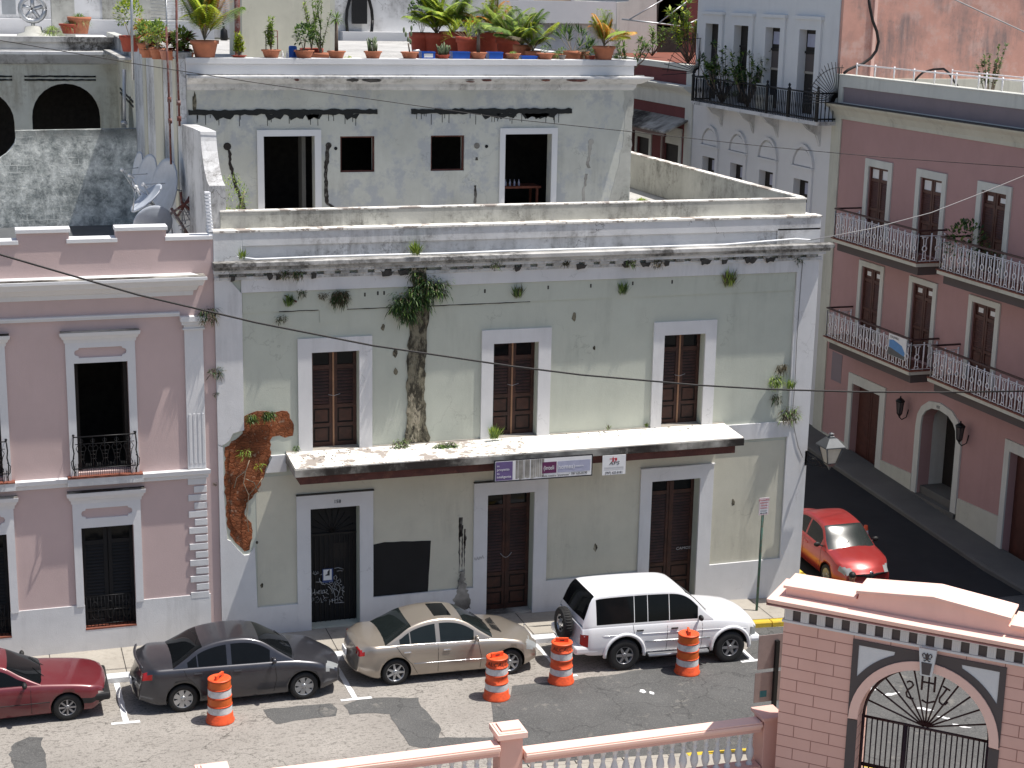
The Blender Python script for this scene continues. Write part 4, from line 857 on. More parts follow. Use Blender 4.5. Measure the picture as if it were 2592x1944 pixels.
pl = [(-5, -1.5), (13.08, -1.5), (13.08, .13), (11.40, .13), (11.40, -.3), (9.02, -.3), (9.02, .2), (7.1, .28), (7.1, -.4), (4.45, -.4), (4.45, .27), (2.31, .37), (2.31, -.9), (.1, -.9), (.1, .4), (-5, .45)]
mb.prism(FR, pl, 0, .05); P7(mb, 'pilaster', ['offwhite'], .006)
mb = MB(); extr(mb, FR, -5, 13.7, [(11.07, 0), (11.08, .05), (11.2, .08), (11.4, .22), (11.52, .38), (11.57, .42), (11.585, .42), (11.6, 0)]); P7(mb, 'cornice', ['offwhite'])
mb = MB(); mb.box(FR, -5, 13.72, 11.586, 11.605, 0, .43); P7(mb, 'cornice_weathering', ['soot'])
mb = MB(); mb.prism(FR, rect(-5, 13.71, 11.606, 12.52), 0, .06, [rect(-4.9, 13.1, 11.63, 12.15)]); mb.box(FR, -5, 13.72, 12.52, 12.56, -.3, .08); P7(mb, 'attic', ['band_white'], .006)
mb = MB(); mb.box(FR, -4.9, 13.1, 11.62, 12.16, 0, .01); P7(mb, 'attic_panel', ['mauve_plaster'])
for k, y in enumerate(YC):
    for z0, z1, zt3, hw, ho in ((7.32, 9.70, 9.94, .62, .85), (3.98, 6.38, 6.56, .60, .80)):
        mb = MB(); mb.prism(FR, opening(FR, (y-ho, y+ho, z0-.1, zt3), (y-hw, y+hw, 0, z1)), 0, .05); P7(mb, 'door_surround', ['band_white'], .006)
        shutter(FR, y-hw, y+hw, z0, z1, -.09, B7, O7, mats=('door_brown', 'door_brown', 'sign_white', 'door_brown'), squares=(z0 < 5 and k < 2) or k == 2, bar=0, pitch=.07)
for (a, b, c, d), (e, f, g_) in (((9.33, 11.14, -.45, 2.32), (9.0, 11.42, 2.65)), ((.35, 2.06, -.75, 2.43), (.08, 2.30, 2.75))):
    mb = MB(); mb.prism(FR, opening(FR, (e, f, -1.2, g_), (a, b, 0, d)), 0, .055); P7(mb, 'door_surround', ['band_white'], .006)
    mb = MB(); mb.box(FR, a, b, c, d, -.3, -.25); st = .12
    for (p, q) in ((a+.05, (a+b)/2-.02), ((a+b)/2+.02, b-.05)):
        for lo_, hi_ in ((c+.2, c+.9), (c+1.0, d-.8), (d-.7, d-.12)): mb.box(FR, p+st, q-st, lo_, hi_, -.25, -.23)
        mb.box(FR, p, q, c, d, -.25, -.24)
    P7(mb, 'panel_door', ['door_brown']); mb = MB(); mb.box(FR, a, b, -1.2, c+.0, -.25, .12); P7(mb, 'door_step', ['dark_sidewalk'])
# arched entrance
ao = [(4.50, -1.2), (4.50, 1.9), (4.56, 2.3), (4.75, 2.62), (5.1, 2.85), (5.78, 2.95), (6.4, 2.86), (6.8, 2.6), (7.0, 2.3), (7.06, 1.9), (7.06, -1.2)]
mb = MB(); mb.prism(FR, ao+archR[::-1], 0, .06); P7(mb, 'arch_surround', ['band_white'])
mb = MB()
for k in range(10): mb.prism(FR, archR, -.4-.12*k-.1, -.4-.12*k) if 0 else None
mb.bx(XR+.4, XR+1.5, 4.7, 4.78, -.6, 2.7); mb.bx(XR+.4, XR+1.5, 6.77, 6.85, -.6, 2.7); mb.bx(XR+1.3, XR+1.4, 4.7, 5.5, -.6, 2.8); P7(mb, 'entrance_reveal', ['band_white'])
mb = MB(); mb.bx(XR-.12, XR+.4, 4.5, 6.95, -1.2, -.25); mb.bx(XR+.1, XR+1.5, 4.78, 6.77, -.25, .0); P7(mb, 'entrance_steps', ['dark_sidewalk'], .01)
mb = MB(); mb.bx(XR+.05, XR+.1, 5.75, 6.77, 0, 2.7); mb = MB(); mb.bx(XR+.9, XR+1.0, 5.4, 6.77, 0, 2.7); P7(mb, 'panel_door', ['door_wood_dark'])
g = MB(); text_mesh(g, Fr((XR, 0, 0), (0, -1, 0), (-1, 0, 0)), "157", -5.95, 2.76, .07, .13); P7(g, 'house_number', ['ink'])
mb = MB(); mb.box(FR, 12.0, 12.7, 2.1, 3.1, 0, .01); P7(mb, 'paint_patch', ['mauve_plaster'])
mb = MB(); mb.box(FR, 6.765, 6.775, 1.0, 1.25, -.3, -.2)
def balcony(y0, y1, zf, zr, X0=27.15):
    mb = MB(); mb.bx(X0-.06, XR-.06, y0-.06, y1+.06, zf-.14, zf-.03); s_ = P7(mb, 'balcony', ['offwhite'], .005)
    mb = MB(); mb.bx(X0-.08, XR-.06, y0-.08, y1+.08, zf-.029, zf+.0); part(mb, 'balcony_tiles', ['tile_red'], s_)
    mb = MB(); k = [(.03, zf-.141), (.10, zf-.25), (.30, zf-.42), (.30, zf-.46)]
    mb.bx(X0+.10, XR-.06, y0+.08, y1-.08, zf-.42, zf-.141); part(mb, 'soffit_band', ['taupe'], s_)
    mb = MB(); zt4 = zf+.80
    def bay(p, q):        # one ornamental bay between two uprights
        p, q = Vector(p), Vector(q); d = (q-p); L = d.length; d.normalize(); c = (p+q)/2
        for s_x in (-1, 1):
            mb.tube([c+d*s_x*o+Vector((0, 0, z)) for o, z in ((.10, zf+.76), (.045, zf+.70), (.04, zf+.52), (.015, zf+.49))], .017, 4)
            mb.tube([c+d*s_x*o+Vector((0, 0, z)) for o, z in ((.015, zf+.33), (.04, zf+.30), (.045, zf+.12), (.085, zf+.06))], .017, 4)
        mb.tube([c+d*.07*math.cos(t)+Vector((0, 0, zf+.41+.085*math.sin(t))) for t in [i*math.pi/5 for i in range(11)]], .024, 4)
        mb.tube([c+d*.07*math.cos(t)+Vector((0, 0, zf+.07+.045*math.sin(t))) for t in [i*math.pi/4 for i in range(9)]], .014, 4)
        mb.tube([c+d*-.1+Vector((0, 0, zf+.76)), c+d*.1+Vector((0, 0, zf+.76))], .012, 4)
    def run(a, b):
        a, b = Vector(a), Vector(b); L = (b-a).length; n = max(2, round(L/.40))
        for i in range(n+1):
            p = a.lerp(b, i/n); mb.tube([p+Vector((0, 0, zf)), p+Vector((0, 0, zf+.88))], .024, 5); mb.ball(p+Vector((0, 0, zf+.2)), .028, 0, 5); mb.ball(p+Vector((0, 0, zf+.62)), .028, 0, 5)
            if i < n: bay(p, a.lerp(b, (i+1)/n))
        for z in (.03, zt4-zf): mb.tube([a+Vector((0, 0, zf+z)), b+Vector((0, 0, zf+z))], .012, 4)
    run((X0, y0, 0), (X0, y1, 0)); run((XR-.05, y0, 0), (X0, y0, 0)); run((XR-.05, y1, 0), (X0, y1, 0))
    part(mb, 'balcony_railing', ['iron_white'], s_)
    mb = MB(); h = zf+.97
    mb.bx(X0-.035, X0+.035, y0-.03, y1+.03, h-.03, h+.02); mb.bx(X0+.036, XR, y0-.035, y0+.03, h-.03, h+.02); mb.bx(X0+.036, XR, y1-.03, y1+.035, h-.03, h+.02)
    part(mb, 'handrail', ['handrail'], s_)
balcony(6.28, 11.45, 7.30, 8.25); balcony(-1.2, 5.02, 7.30, 8.25); balcony(6.22, 11.55, 3.93, 4.9); balcony(-1.2, 5.05, 4.0, 4.97)
# wall lanterns and poster on the rose building
def wall_lantern(y, z, label):
    o = Vector((XR-.32, y, z)); t = thing('wall_lantern', o, label, 'lantern', 'lanterns beside the arched entrance'); mb = MB()
    mb.lathe(o, [(.02, .36), (.03, .30), (.10, .26), (.17, .20), (.15, .17), (.13, .16)], 6); mb.lathe(o, [(.09, -.22), (.03, -.3), (.02, -.34)], 6)
    for k in range(6): a = k*math.pi/3; mb.tube([o+Vector((.135*math.cos(a), .135*math.sin(a), .17)), o+Vector((.09*math.cos(a), .09*math.sin(a), -.22))], .012, 4)
    mb.tube([o+Vector((0, 0, -.33)), o+Vector((.1, 0, -.42)), o+Vector((.26, 0, -.35)), o+Vector((.32, 0, -.1))], .018, 5); part(mb, 'lantern_frame', ['iron_black'], t, o)
    mb = MB(); mb.lathe(o, [(.12, .16), (.08, -.21)], 6); part(mb, 'lantern_glass', ['taupe'], t, o)
wall_lantern(7.62, 2.38, 'black iron lantern on the wall left of the arched doorway'); wall_lantern(4.2, 2.44, 'black iron lantern on the wall right of the arched doorway')
FRc = Fr((27.12, 0, 0), (0, -1, 0), (-1, 0, 0))
mb = MB(); y0 = 7.5
mb.box(FRc, -7.5, -6.45, 4.18, 4.86, 0, .01, 0); mb.prism(FRc, [(-7.45, 4.66), (-7.2, 4.7), (-6.7, 4.6), (-6.5, 4.4), (-6.55, 4.3), (-7.45, 4.44)], .01, .014, m=1); mb.prism(FRc, [(-7.5, 4.42), (-6.8, 4.46), (-6.5, 4.3), (-6.5, 4.19), (-7.5, 4.19)], .01, .013, m=3)
text_mesh(mb, FRc, "COLDWELL", -7.42, 4.74, .013, .10, 2)
ps = mb.build('banner', ['sign_white', 'sky_blue', 'ink', 'lantern_metal'], None, Vector((27.1, 7, 4.5))); tag(ps, 'small banner with a blue beach picture tied to the lower left balcony railing', 'banner')
FRd = Fr((XR+.5, 0, 0), (0, -1, 0), (-1, 0, 0)); mb = MB(); mb.box(FRd, -1.95, -1.1, 1.75, 2.38, -.02, 0, 0); mb.box(FRd, -1.85, -1.5, 1.95, 2.1, 0, .01, 1); mb.box(FRd, -1.45, -1.15, 1.95, 2.1, 0, .01, 1); mb.box(FRd, -1.95, -1.1, 1.73, 1.76, 0, .02, 1)
tag(mb.build('navy_sign', ['sign_navy', 'sign_white'], None, Vector((XR+.5, 1.5, 2.1))), 'navy and white sign hanging in the ground-floor doorway at the right edge', 'sign')
# rough pink wall behind, with roof rail
mb = MB(); F31 = FY(13.70); mb.prism(F31, rect(28.12, 44, 11.7, 24), 0, .16); p_ = onY(K(3, 0, 915, 300), 13.5); mb.box(F31, p_.x-.06, p_.x+.06, 11.9, 24, .16, .24, 1); O8 = Vector((34, 13.6, 12))
tag(mb.build('rough_pink_wall', ['rough_pink', 'salmon_light'], None, O8), 'tall rough pink-orange wall with grey run-off streaks, upper right', 'wall')
mb = MB()
def rail(X, y0, y1, z, n, h=.35):
    mb.tube([(X, y0, z+h), (X, y1, z+h)], .025, 5)
    for i in range(n+1): y = y0+(y1-y0)*i/n; mb.tube([(X, y, z), (X, y, z+h+.06)], .028, 5)
rail(28.3, 12.7, -4, 12.55, 14); mb.tube([(29.6, 9.0, 12.9), (29.6, 5.2, 12.9)], .02, 5)
for y in (9.0, 7.1, 5.2): mb.tube([(29.6, y, 12), (29.6, y, 12.95)], .022, 5)
tag(mb.build('roof_railing', ['iron_white'], None, Vector((28.3, 4, 12.55))), 'low white pipe railing along the roof edge of the rose building', 'railing')
mb = MB(); q = [K(3, 0, *p) for p in ((868, -40), (880, 60), (905, 180), (940, 270), (955, 360), (935, 440), (890, 500), (820, 550), (740, 580), (690, 605), (655, 635))]
mb.tube([onY(p, 13.2) for p in q], .05, 6); tag(mb.build('hanging_cable', ['wire_black'], None, Vector((30.9, 12, 14))), 'thick black cable curving down the rough pink wall', 'cable')
mb = MB(); mb.tube([onX(K(3, 0, *p), 30.4) for p in ((1255, 710), (1300, 660), (1340, 625), (1430, 600), (1520, 595), (1560, 625), (1600, 690), (1640, 750))], .04, 5); tag(mb.build('cable_loop', ['wire_black'], None, Vector((30.4, 7, 12.6))), 'black cable loop on the roof behind the white pipe railing', 'cable')

# ================================================================== WHITE BUILDING
O9 = Vector((XR, 19, 0)); B9 = thing('white_building', O9, 'white townhouse with black iron balcony and small arched-head windows beyond the rose building', 'building')
P9 = lambda mb, name, mats, bevel=0, label=None: part(mb, name, mats, B9, O9, bevel, label)
YW = [(23.15, 24.36), (20.5, 21.72), (17.9, 19.05), (15.2, 16.4)]
YL = [(22.95, 24.1), (20.4, 21.5), (17.85, 18.98), (15.1, 16.2)]
mb = MB(); mb.prism(FR, rect(13.72, 25.35, -1, 17), -.5, 0, [rect(a, b, 11.02, 13.95) for a, b in YW]+[rect(a, b, 6.6, 8.73) for a, b in YL]); P9(mb, 'wall', ['white_clean'])
mb = MB(); mb.bx(XR+.51, 38, 25.05, 25.35, -1, 17); mb.bx(XR+.51, 38, 13.72, 14, 11, 17); mb.bx(XR, 38, 13.75, 25.3, 17, 17.1); P9(mb, 'side_wall', ['white_clean'])
for a, b in YW:
    mb = MB(); mb.prism(FR, opening(FR, (a-.35, b+.3, 11.0, 14.3), (a, b, 0, 13.95)), 0, .08); mb.box(FR, a-.42, b+.37, 14.3, 14.42, 0, .14); P9(mb, 'window_surround', ['white_clean'], .006)
    mb = MB(); mb.box(FR, a, b, 11.0, 13.95, -.26, -.22, 0)
    if a < 20: mb.box(FR, a+.1, b-.1, 13.35, 13.8, -.22, -.21, 1); mb.box(FR, a+.05, b-.05, 12.5, 13.1, -.22, -.20, 2); mb.box(FR, a, b, 12.42, 12.5, -.22, -.19, 3)
    mb.box(FR, a, b, 13.12, 13.2, -.22, -.17, 0)
    P9(mb, 'window', ['door_wood_dark', 'lilac', 'taupe', 'crumb'])
for a, b in YL:
    c = (a+b)/2
    mb = MB(); mb.prism(FR, opening(FR, (a-.22, b+.22, 6.3, 9.12), (a, b, 0, 8.73)), 0, .07)
    mb.prism(FR, [(c-.62, 9.22)]+[(c-.62*math.cos(math.pi*k/10), 9.22+.58*math.sin(math.pi*k/10)) for k in range(11)], 0, .06); mb.box(FR, a-.26, b+.26, 9.121, 9.2, 0, .12)
    arc = [(c-.80*math.cos(math.pi*k/12), 9.21+.78*math.sin(math.pi*k/12)) for k in range(13)]+[(c+.70*math.cos(math.pi*k/12), 9.21+.67*math.sin(math.pi*k/12)) for k in range(13)]
    mb.prism(FR, arc, 0, .1); P9(mb, 'window_surround', ['white_clean'], .006)
    mb = MB(); mb.box(FR, a, b, 6.6, 8.73, -.26, -.2, 0); mb.box(FR, a+.12, b-.4, 8.2, 8.6, -.2, -.19, 1); mb.box(FR, a+.2, b-.5, 7.5, 7.9, -.2, -.19, 1); P9(mb, 'window', ['door_wood_dark', 'lilac'])
mb = MB(); mb.bx(27.3, XR, 13.45, 23.85, 10.82, 10.95)
for y in (14.6, 17.8, 19.8, 22.6): mb.prism(Fr((0, y, 0), (1, 0, 0), (0, -1, 0)), [(XR, 10.0), (XR, 10.82), (27.4, 10.82), (27.6, 10.6), (27.95, 10.4)], -.08, .08)
bs = P9(mb, 'balcony', ['white_grimy'])
mb = MB()
for (p, q) in (((27.34, 23.8), (27.34, 17.4)), ((27.34, 17.2), (27.34, 13.5)), ((27.34, 23.8), (28.1, 23.8)), ((27.34, 13.5), (28.1, 13.5))):
    p, q = Vector((*p, 10.95)), Vector((*q, 10.95)); n = max(3, int((q-p).length/.13))
    for i in range(n+1):
        a = p.lerp(q, i/n); mb.tube([a, a+Vector((0, 0, .9))], [.02, .02], 4)
        if i % 2 == 0: mb.lathe(a, [(.018, .3), (.032, .45), (.018, .6)], 4)
    for h in (.08, .95): mb.tube([p+Vector((0, 0, h)), q+Vector((0, 0, h))], .03, 4)
for y in (23.8, 17.3, 13.5, 15.6): mb.lathe((27.34, y, 10.95), [(.06, 0), (.06, .9), (.08, 1.0), (.03, 1.05), (.06, 1.12), (0, 1.2)], 6)
part(mb, 'balcony_railing', ['iron_black'], bs, O9)
def fan(x0, y, z, sx, n, L, label, up=1):
    mb = MB(); c = Vector((x0, y, z))
    for k in range(n+1):
        a = R(-4)+R(98)*k/n; d = Vector((-sx*math.cos(a), 0, math.sin(a))); l = L*(1+.08*math.cos(5*a)); mb.tube([c+d*.12, c+d*l], .014, 4)
    mb.tube([c+Vector((-sx*L*.9*math.cos(t), 0, L*.9*math.sin(t))) for t in [R(98)*k/14 for k in range(15)]], .012, 4); mb.tube([c+Vector((0, 0, -.2)), c+Vector((0, 0, L*.9))], .02, 4)
    tag(mb.build('spike_fan', ['iron_black'], None, c), label, 'security fan')
fan(28.05, 13.4, 11.65, 1, 16, 1.25, 'fan of black iron spikes between the rose building and the white building'); fan(28.05, 24.9, 12.0, 1, 12, 1.5, 'fan of black iron spikes at the far end of the black iron balcony')
# ================================================================== MAROON BUILDING
O10 = Vector((XR, 30, 0)); B10 = thing('maroon_building', O10, 'maroon and white building with a lean-to awning beyond the white townhouse', 'building')
PM = lambda mb, name, mats, bevel=0, label=None: part(mb, name, mats, B10, O10, bevel, label)
mb = MB(); mb.prism(FR, rect(25.36, 45, -1, 12.2), -.4, 0, [rect(29.8, 31.2, 6.5, 8.9), rect(26.6, 28.2, 6.5, 8.9), rect(33, 34.4, 6.5, 8.9)]); mb.bx(XR+.4, 44, 44.7, 45, -1, 12.2); mb.bx(XR+.4, 44, 25.36, 25.6, -1, 12.2); PM(mb, 'wall', ['maroon_plaster'])
mb = MB(); mb.box(FR, 25.36, 45, 12.0, 12.24, -.3, .06); mb.box(FR, 25.36, 26.05, 6, 12.0, 0, .06); mb.box(FR, 26.051, 45, 10.5, 11.36, 0, .06); extr(mb, FR, 25.36, 45, [(11.0, .06), (11.1, .12), (11.25, .35), (11.36, .45), (11.40, .45), (11.42, 0)]); PM(mb, 'trim', ['band_white'])
mb = MB(); mb.bx(XR, 44, 25.36, 45, 12.2, 12.23); PM(mb, 'roof', ['tile_red'])
mb = MB()
for a, b in ((29.8, 31.2), (26.6, 28.2), (33, 34.4)): mb.prism(FR, opening(FR, (a-.25, b+.25, 6, 9.6), (a, b, 0, 8.9)), 0, .05)
PM(mb, 'window_surround', ['band_white']); mb = MB()
for a, b in ((29.8, 31.2), (26.6, 28.2), (33, 34.4)): mb = MB(); mb.box(FR, a, b, 6.5, 8.9, -.2, -.1); PM(mb, 'window', ['door_wood_dark'])
mb = MB(); q = [(27.0, 25.7, 9.55), (27.0, 45, 9.55), (28.1, 45, 10.05), (28.1, 25.7, 10.05)]; mb.add(q+[(a, b, c-.08) for a, b, c in q], [(0, 1, 2, 3), (4, 5, 6, 7), (0, 1, 5, 4), (0, 3, 7, 4)]); aw_ = PM(mb, 'awning', ['stained_concrete'])
mb = MB(); mb.bx(26.98, 27.1, 25.7, 45, 9.35, 9.48)
for y in (25.9, 29.2, 32.6): mb.bx(27.0, 27.12, y-.07, y+.07, 4, 9.35)
part(mb, 'awning_posts', ['door_brown'], aw_, O10)
# ================================================================== BACKDROP BUILDINGS
def yb(name, y, pts, mat, label, cat='building', depth=6):
    P = [onY(K(*p), y) for p in pts]; F_ = FY(y); o = sum(P, Vector())/len(P); mb = MB()
    mb.prism(F_, [(p.x, p.z) for p in P], -depth, 0); return F_, thing(name, o, label, cat), mb, o
F_, t, mb, o = yb('stair_house', 14, ((0, 0, 2090, 560), (0, 0, 2090, -300), (1, 0, 640, -300), (1, 0, 640, 560)), 'cream', 'plain cream rooftop stair house wall behind the potted plants', depth=2.5); part(mb, 'wall', ['cream_bounce_plaster'], t, o)
mb = MB(); q = [onY(K(0, 0, 1880, 0), 13.9), onY(K(1, 0, 700, 0), 13.9)]; mb.bx(q[1].x-.35, q[1].x, 14.2, 14.6, 12.9, 17); part(mb, 'corner_pier', ['grey_plaster'], t, o)
F_, t, mb, o = yb('stained_rear_house', 33, ((0, 0, -400, 260), (0, 0, -400, -400), (0, 0, 2100, -400), (0, 0, 2100, 330)), '', 'grey-white stained rear wall behind the left rooftops'); part(mb, 'wall', ['white_grimy'], t, o)
mb = MB(); a = onY(K(0, 0, 880, 0), 33); b = onY(K(0, 0, 1450, 240), 33); mb.box(F_, a.x, b.x, b.z, 20, 0, .03); part(mb, 'stained_panel', ['terrace_plaster'], t, o)
mb = MB(); a = onY(K(0, 0, -400, 240), 32.5); b = onY(K(0, 0, 1850, 330), 32.5); mb.box(FY(32.9), a.x, b.x, 12.7, 13.6, 0, .5); part(mb, 'ledge', ['white_clean'], t, o)
F_, t, mb, o = yb('white_rear_house', 31, ((1, 0, 600, 420), (1, 0, 600, -400), (1, 0, 1800, -400), (1, 0, 1800, 420)), '', 'white rear wall with cracks and a black meter box'); part(mb, 'wall', ['white_grimy'], t, o)
mb = MB(); a = onY(K(1, 0, 750, 345), 30.5); b = onY(K(1, 0, 1800, 285), 30.5); mb.box(FY(30.99), a.x, b.x, a.z-.3, b.z, 0, .5); part(mb, 'ledge', ['white_clean'], t, o)
F_, t, mb, o = yb('peach_house', 45, ((1, 0, 1480, 480), (1, 0, 1480, -400), (2, 0, 890, -400), (2, 0, 890, 480)), '', 'peach-coloured house with white window surrounds beyond the roof palms'); part(mb, 'wall', ['peach_plaster'], t, o)
for (c0, x0, c1, x1, yb0) in ((1, 1720, 1, 1800, 90), (1, 2140, 2, 55, 90), (2, 630, 2, 760, 120)):
    a = onY(K(c0, 0, x0, yb0), 45); b = onY(K(c1, 0, x1, 0), 45); mb = MB(); mb.prism(F_, [(a.x-.8, a.z), (a.x, a.z), (a.x, 20), (b.x, 20), (b.x, a.z), (b.x+.8, a.z), (b.x+.8, 21), (a.x-.8, 21)], 0, .1); s_ = part(mb, 'window_surround', ['white_clean'], t, o)
    mb = MB(); mb.box(F_, a.x, b.x, a.z, 20, 0, .03); part(mb, 'window', ['glass_green'], t, o)
F_, t, mb, o = yb('white_roof_wall', 36, ((1, 0, 1500, 520), (1, 0, 1500, 110), (2, 0, 0, 118), (2, 0, 260, 125), (2, 0, 870, 135), (2, 0, 930, 520)), '', 'grey-white weathered roof wall below the peach house', 'wall', 1.5); part(mb, 'wall', ['white_grimy'], t, o)
mb = MB(); a = onY(K(2, 0, 0, 175), 35.9); b = onY(K(2, 0, 880, 190), 35.9); mb.box(F_, a.x-6, b.x, a.z-.1, a.z+.9, 0, .35); part(mb, 'coping', ['white_clean'], t, o)
F_, t, mb, o = yb('grey_gable_house', 38, ((2, 0, 910, 560), (2, 0, 905, 20), (2, 0, 1010, 10), (2, 0, 1040, -300), (2, 0, 1250, -300), (2, 0, 1250, 560)), '', 'pale grey gable house beside the dark red wall'); part(mb, 'wall', ['band_white'], t, o)
F_, t, mb, o = yb('dark_red_house', 39, ((2, 0, 1230, 600), (2, 0, 1240, -300), (2, 0, 1640, -300), (2, 0, 1640, 600)), '', 'dark red house wall with an arched niche behind the white townhouse'); part(mb, 'wall', ['maroon_plaster'], t, o)
a = onY(K(2, 0, 1380, 240), 39); mb = MB(); mb.prism(F_, [(a.x+x, a.z+z) for x, z in archp(0, .75, 0, .9)], 0, .03); part(mb, 'niche', ['interior_dark'], t, o)
mb = MB(); a = onY(K(2, 0, 1380, 560), 38.8); mb.box(F_, a.x-.9, a.x+.6, a.z-1, a.z+4.2, 0, .03); part(mb, 'doorway', ['interior_dark'], t, o)
# rods and stay wires in front of the dark red house
mb = MB(); mb.tube([onY(K(2, 0, *p), 30) for p in ((950, 165), (1250, 200), (1610, 245))], .035, 5)
for p, q in (((1010, 170), (1300, 0)), ((1260, 205), (1515, 10)), ((1465, 235), (1610, 165))): mb.tube([onY(K(2, 0, *p), 30), onY(K(2, 0, *q), 30)], .03, 5)
tag(mb.build('rod_bracket', ['galv'], None, onY(K(2, 0, 1250, 200), 30)), 'thin galvanised rod bracket with turnbuckles in front of the dark red house', 'bracket')
# black meter box
mb = MB(); a = onY(K(1, 0, 890, 65), 30.9); mb.bx(a.x-.3, a.x+.3, 30.7, 30.95, a.z-.65, a.z+.6)
mb.tube([(a.x+.55*math.cos(t), 30.8, a.z-.5+1.2*math.sin(t)) for t in [i*.35 for i in range(19)]], .07, 5); mb.tube([(a.x, 30.8, a.z-1.3), (a.x-.1, 30.8, a.z-2.6)], .07, 5)
tag(mb.build('meter_box', ['iron_black'], None, a), 'black electric box with a coil of cable on the white rear wall', 'meter box')

# ================================================================== GATEWAY (own local frame)
PG = Vector((14.03, -11.03, 0)); GA = R(-44.2)
BG = thing('gateway', PG, 'salmon pink masonry gateway with a round arch and iron gate, lower right', 'gateway', rz=GA)
LOCAL.add(BG.name)
GF = Fr((0, 0, 0), (1, 0, 0), (0, -1, 0)); PGt = lambda mb, name, mats, bevel=0, par=None: part(mb, name, mats, par or BG, None, bevel)
xc, zs, ri, ro = 2.72, 2.08, 1.20, 1.37
inner = [(xc-ri, -2.2)]+[(xc-ri*math.cos(math.pi*k/28), zs+ri*math.sin(math.pi*k/28)) for k in range(29)]+[(xc+ri, -2.2)]
mb = MB(); mb.prism(GF, [(0, -2.2), (xc-ri, -2.2)]+inner[1:-1]+[(xc+ri, -2.2), (5.46, -2.2), (5.46, 3.72), (0, 3.72)], -.7, 0); PGt(mb, 'gate_wall', ['gate_blocks'])
mb = MB()
outer = [(xc+ro*math.cos(math.pi*k/28), zs+ro*math.sin(math.pi*k/28)) for k in range(29)]
mb.prism(GF, inner[1:-1]+[(xc+ro, zs-.02), (xc+ro, zs)]+outer+[(xc-ro, zs-.02)], 0, .05); PGt(mb, 'arch_ring', ['salmon_light'], .006)
mb = MB()    # taupe spandrel frame + side strips with white triangles let in
o2 = [(xc+(ro+.0)*math.cos(math.pi*k/28), zs+(ro+.0)*math.sin(math.pi*k/28)) for k in range(29)]
T = []
for s_x in (-1, 1):
    a = [(xc+s_x*1.27, 3.53), (xc+s_x*.60, 3.53)]+[(xc+s_x*(ro+.14)*math.cos(t), zs+(ro+.14)*math.sin(t)) for t in [R(66-3.4*k) for k in range(9)]]+[(xc+s_x*1.27, zs+.83)]; T.append(a)
mb.prism(GF, [(xc-1.385, zs)]+o2[::-1]+[(xc+1.385, zs), (xc+1.385, 3.63), (xc-1.385, 3.63)], 0, .025, T); 
for s_x in (-1, 1):
    a, b = sorted((xc+s_x*ri, xc+s_x*1.385)); mb.box(GF, a, b, -2.2, zs-.04, 0, .025)
PGt(mb, 'spandrel_frame', ['taupe'])
for a in T: mb = MB(); mb.prism(GF, a, 0, .012); PGt(mb, 'spandrel_panel', ['white_clean'])
mb = MB(); mb.prism(GF, [(2.56, 3.74), (2.88, 3.74), (2.83, 3.22), (2.62, 3.22)], .02, .12); ks = PGt(mb, 'keystone', ['white_clean'], .005)
mb = MB(); mb.prism(GF, [(2.625, 3.48), (2.815, 3.48), (2.79, 3.25), (2.65, 3.25)], .12, .13)
mb.ball((2.72, -.125, 3.60), .025, 0, 6, 1, .4, 3)
for s_x in (-1, 1):
    mb.tube([(2.72+s_x*x, -.13, z) for x, z in ((.01, 3.55), (.03, 3.63), (.06, 3.66), (.085, 3.63), (.075, 3.59))], .011, 4); mb.tube([(2.72+s_x*x, -.13, z) for x, z in ((.01, 3.54), (.04, 3.51), (.06, 3.525))], .009, 4)
mb.tube([(2.65, -.13, 3.565), (2.79, -.13, 3.565)], .01, 4); PGt(mb, 'fleur_emblem', ['taupe'], par=ks)
mb = MB(); mb.box(GF, -.03, 5.5, 3.715, 3.76, -.72, .05); mb.box(GF, -.03, 5.5, 3.985, 4.03, -.72, .07); PGt(mb, 'architrave', ['white_clean'], .004)
mb = MB(); mb.box(GF, 0, 5.46, 3.76, 3.984, -.7, 0); PGt(mb, 'frieze', ['taupe'])
k = 0; x = .015
while x < 5.4:
    mb = MB(); mb.box(GF, x, x+.155, 3.765, 3.98, .0, .035)
    for j in range(4): mb.box(GF, x+.012+.036*j, x+.030+.036*j, 3.775, 3.96, .035, .045)
    PGt(mb, 'triglyph', ['white_clean']); x += .3105
for z0 in (0.17, .48): mb = MB(); mb.box(GF, -.035, 0, 3.765, 3.98, -z0-.155, -z0); PGt(mb, 'triglyph', ['white_clean'])
mb = MB(); extr(mb, GF, -.0, 5.46, [(4.03, .05), (4.05, .14), (4.09, .16), (4.12, .26), (4.18, .28), (4.20, .28), (4.235, 0)], 0, 1, 1)
mb.add([(-.28, -.28, 4.2), (5.74, -.28, 4.2), (5.74, .98, 4.2), (-.28, .98, 4.2), (-.28, -.28, 4.08), (5.74, -.28, 4.08), (5.74, .98, 4.08), (-.28, .98, 4.08)], [(0, 1, 2, 3), (4, 5, 6, 7), (1, 2, 6, 5), (2, 3, 7, 6), (3, 0, 4, 7)], 0); PGt(mb, 'cornice', ['salmon_light'], .006)
mb = MB(); at = [(.0, 4.2), (.0, 4.38), (1.36, 4.40), (1.37, 4.52), (2.72, 4.66), (4.06, 4.53), (4.06, 4.40), (5.46, 4.38), (5.46, 4.2)]
mb.prism(GF, at, -.66, -.02); PGt(mb, 'attic', ['salmon_light'], .008)
mb = MB()
def capst(pts, n0, n1, th):
    for (a, b) in zip(pts[:-1], pts[1:]): mb.prism(GF, [a, b, (b[0], b[1]+th), (a[0], a[1]+th)], n0, n1)
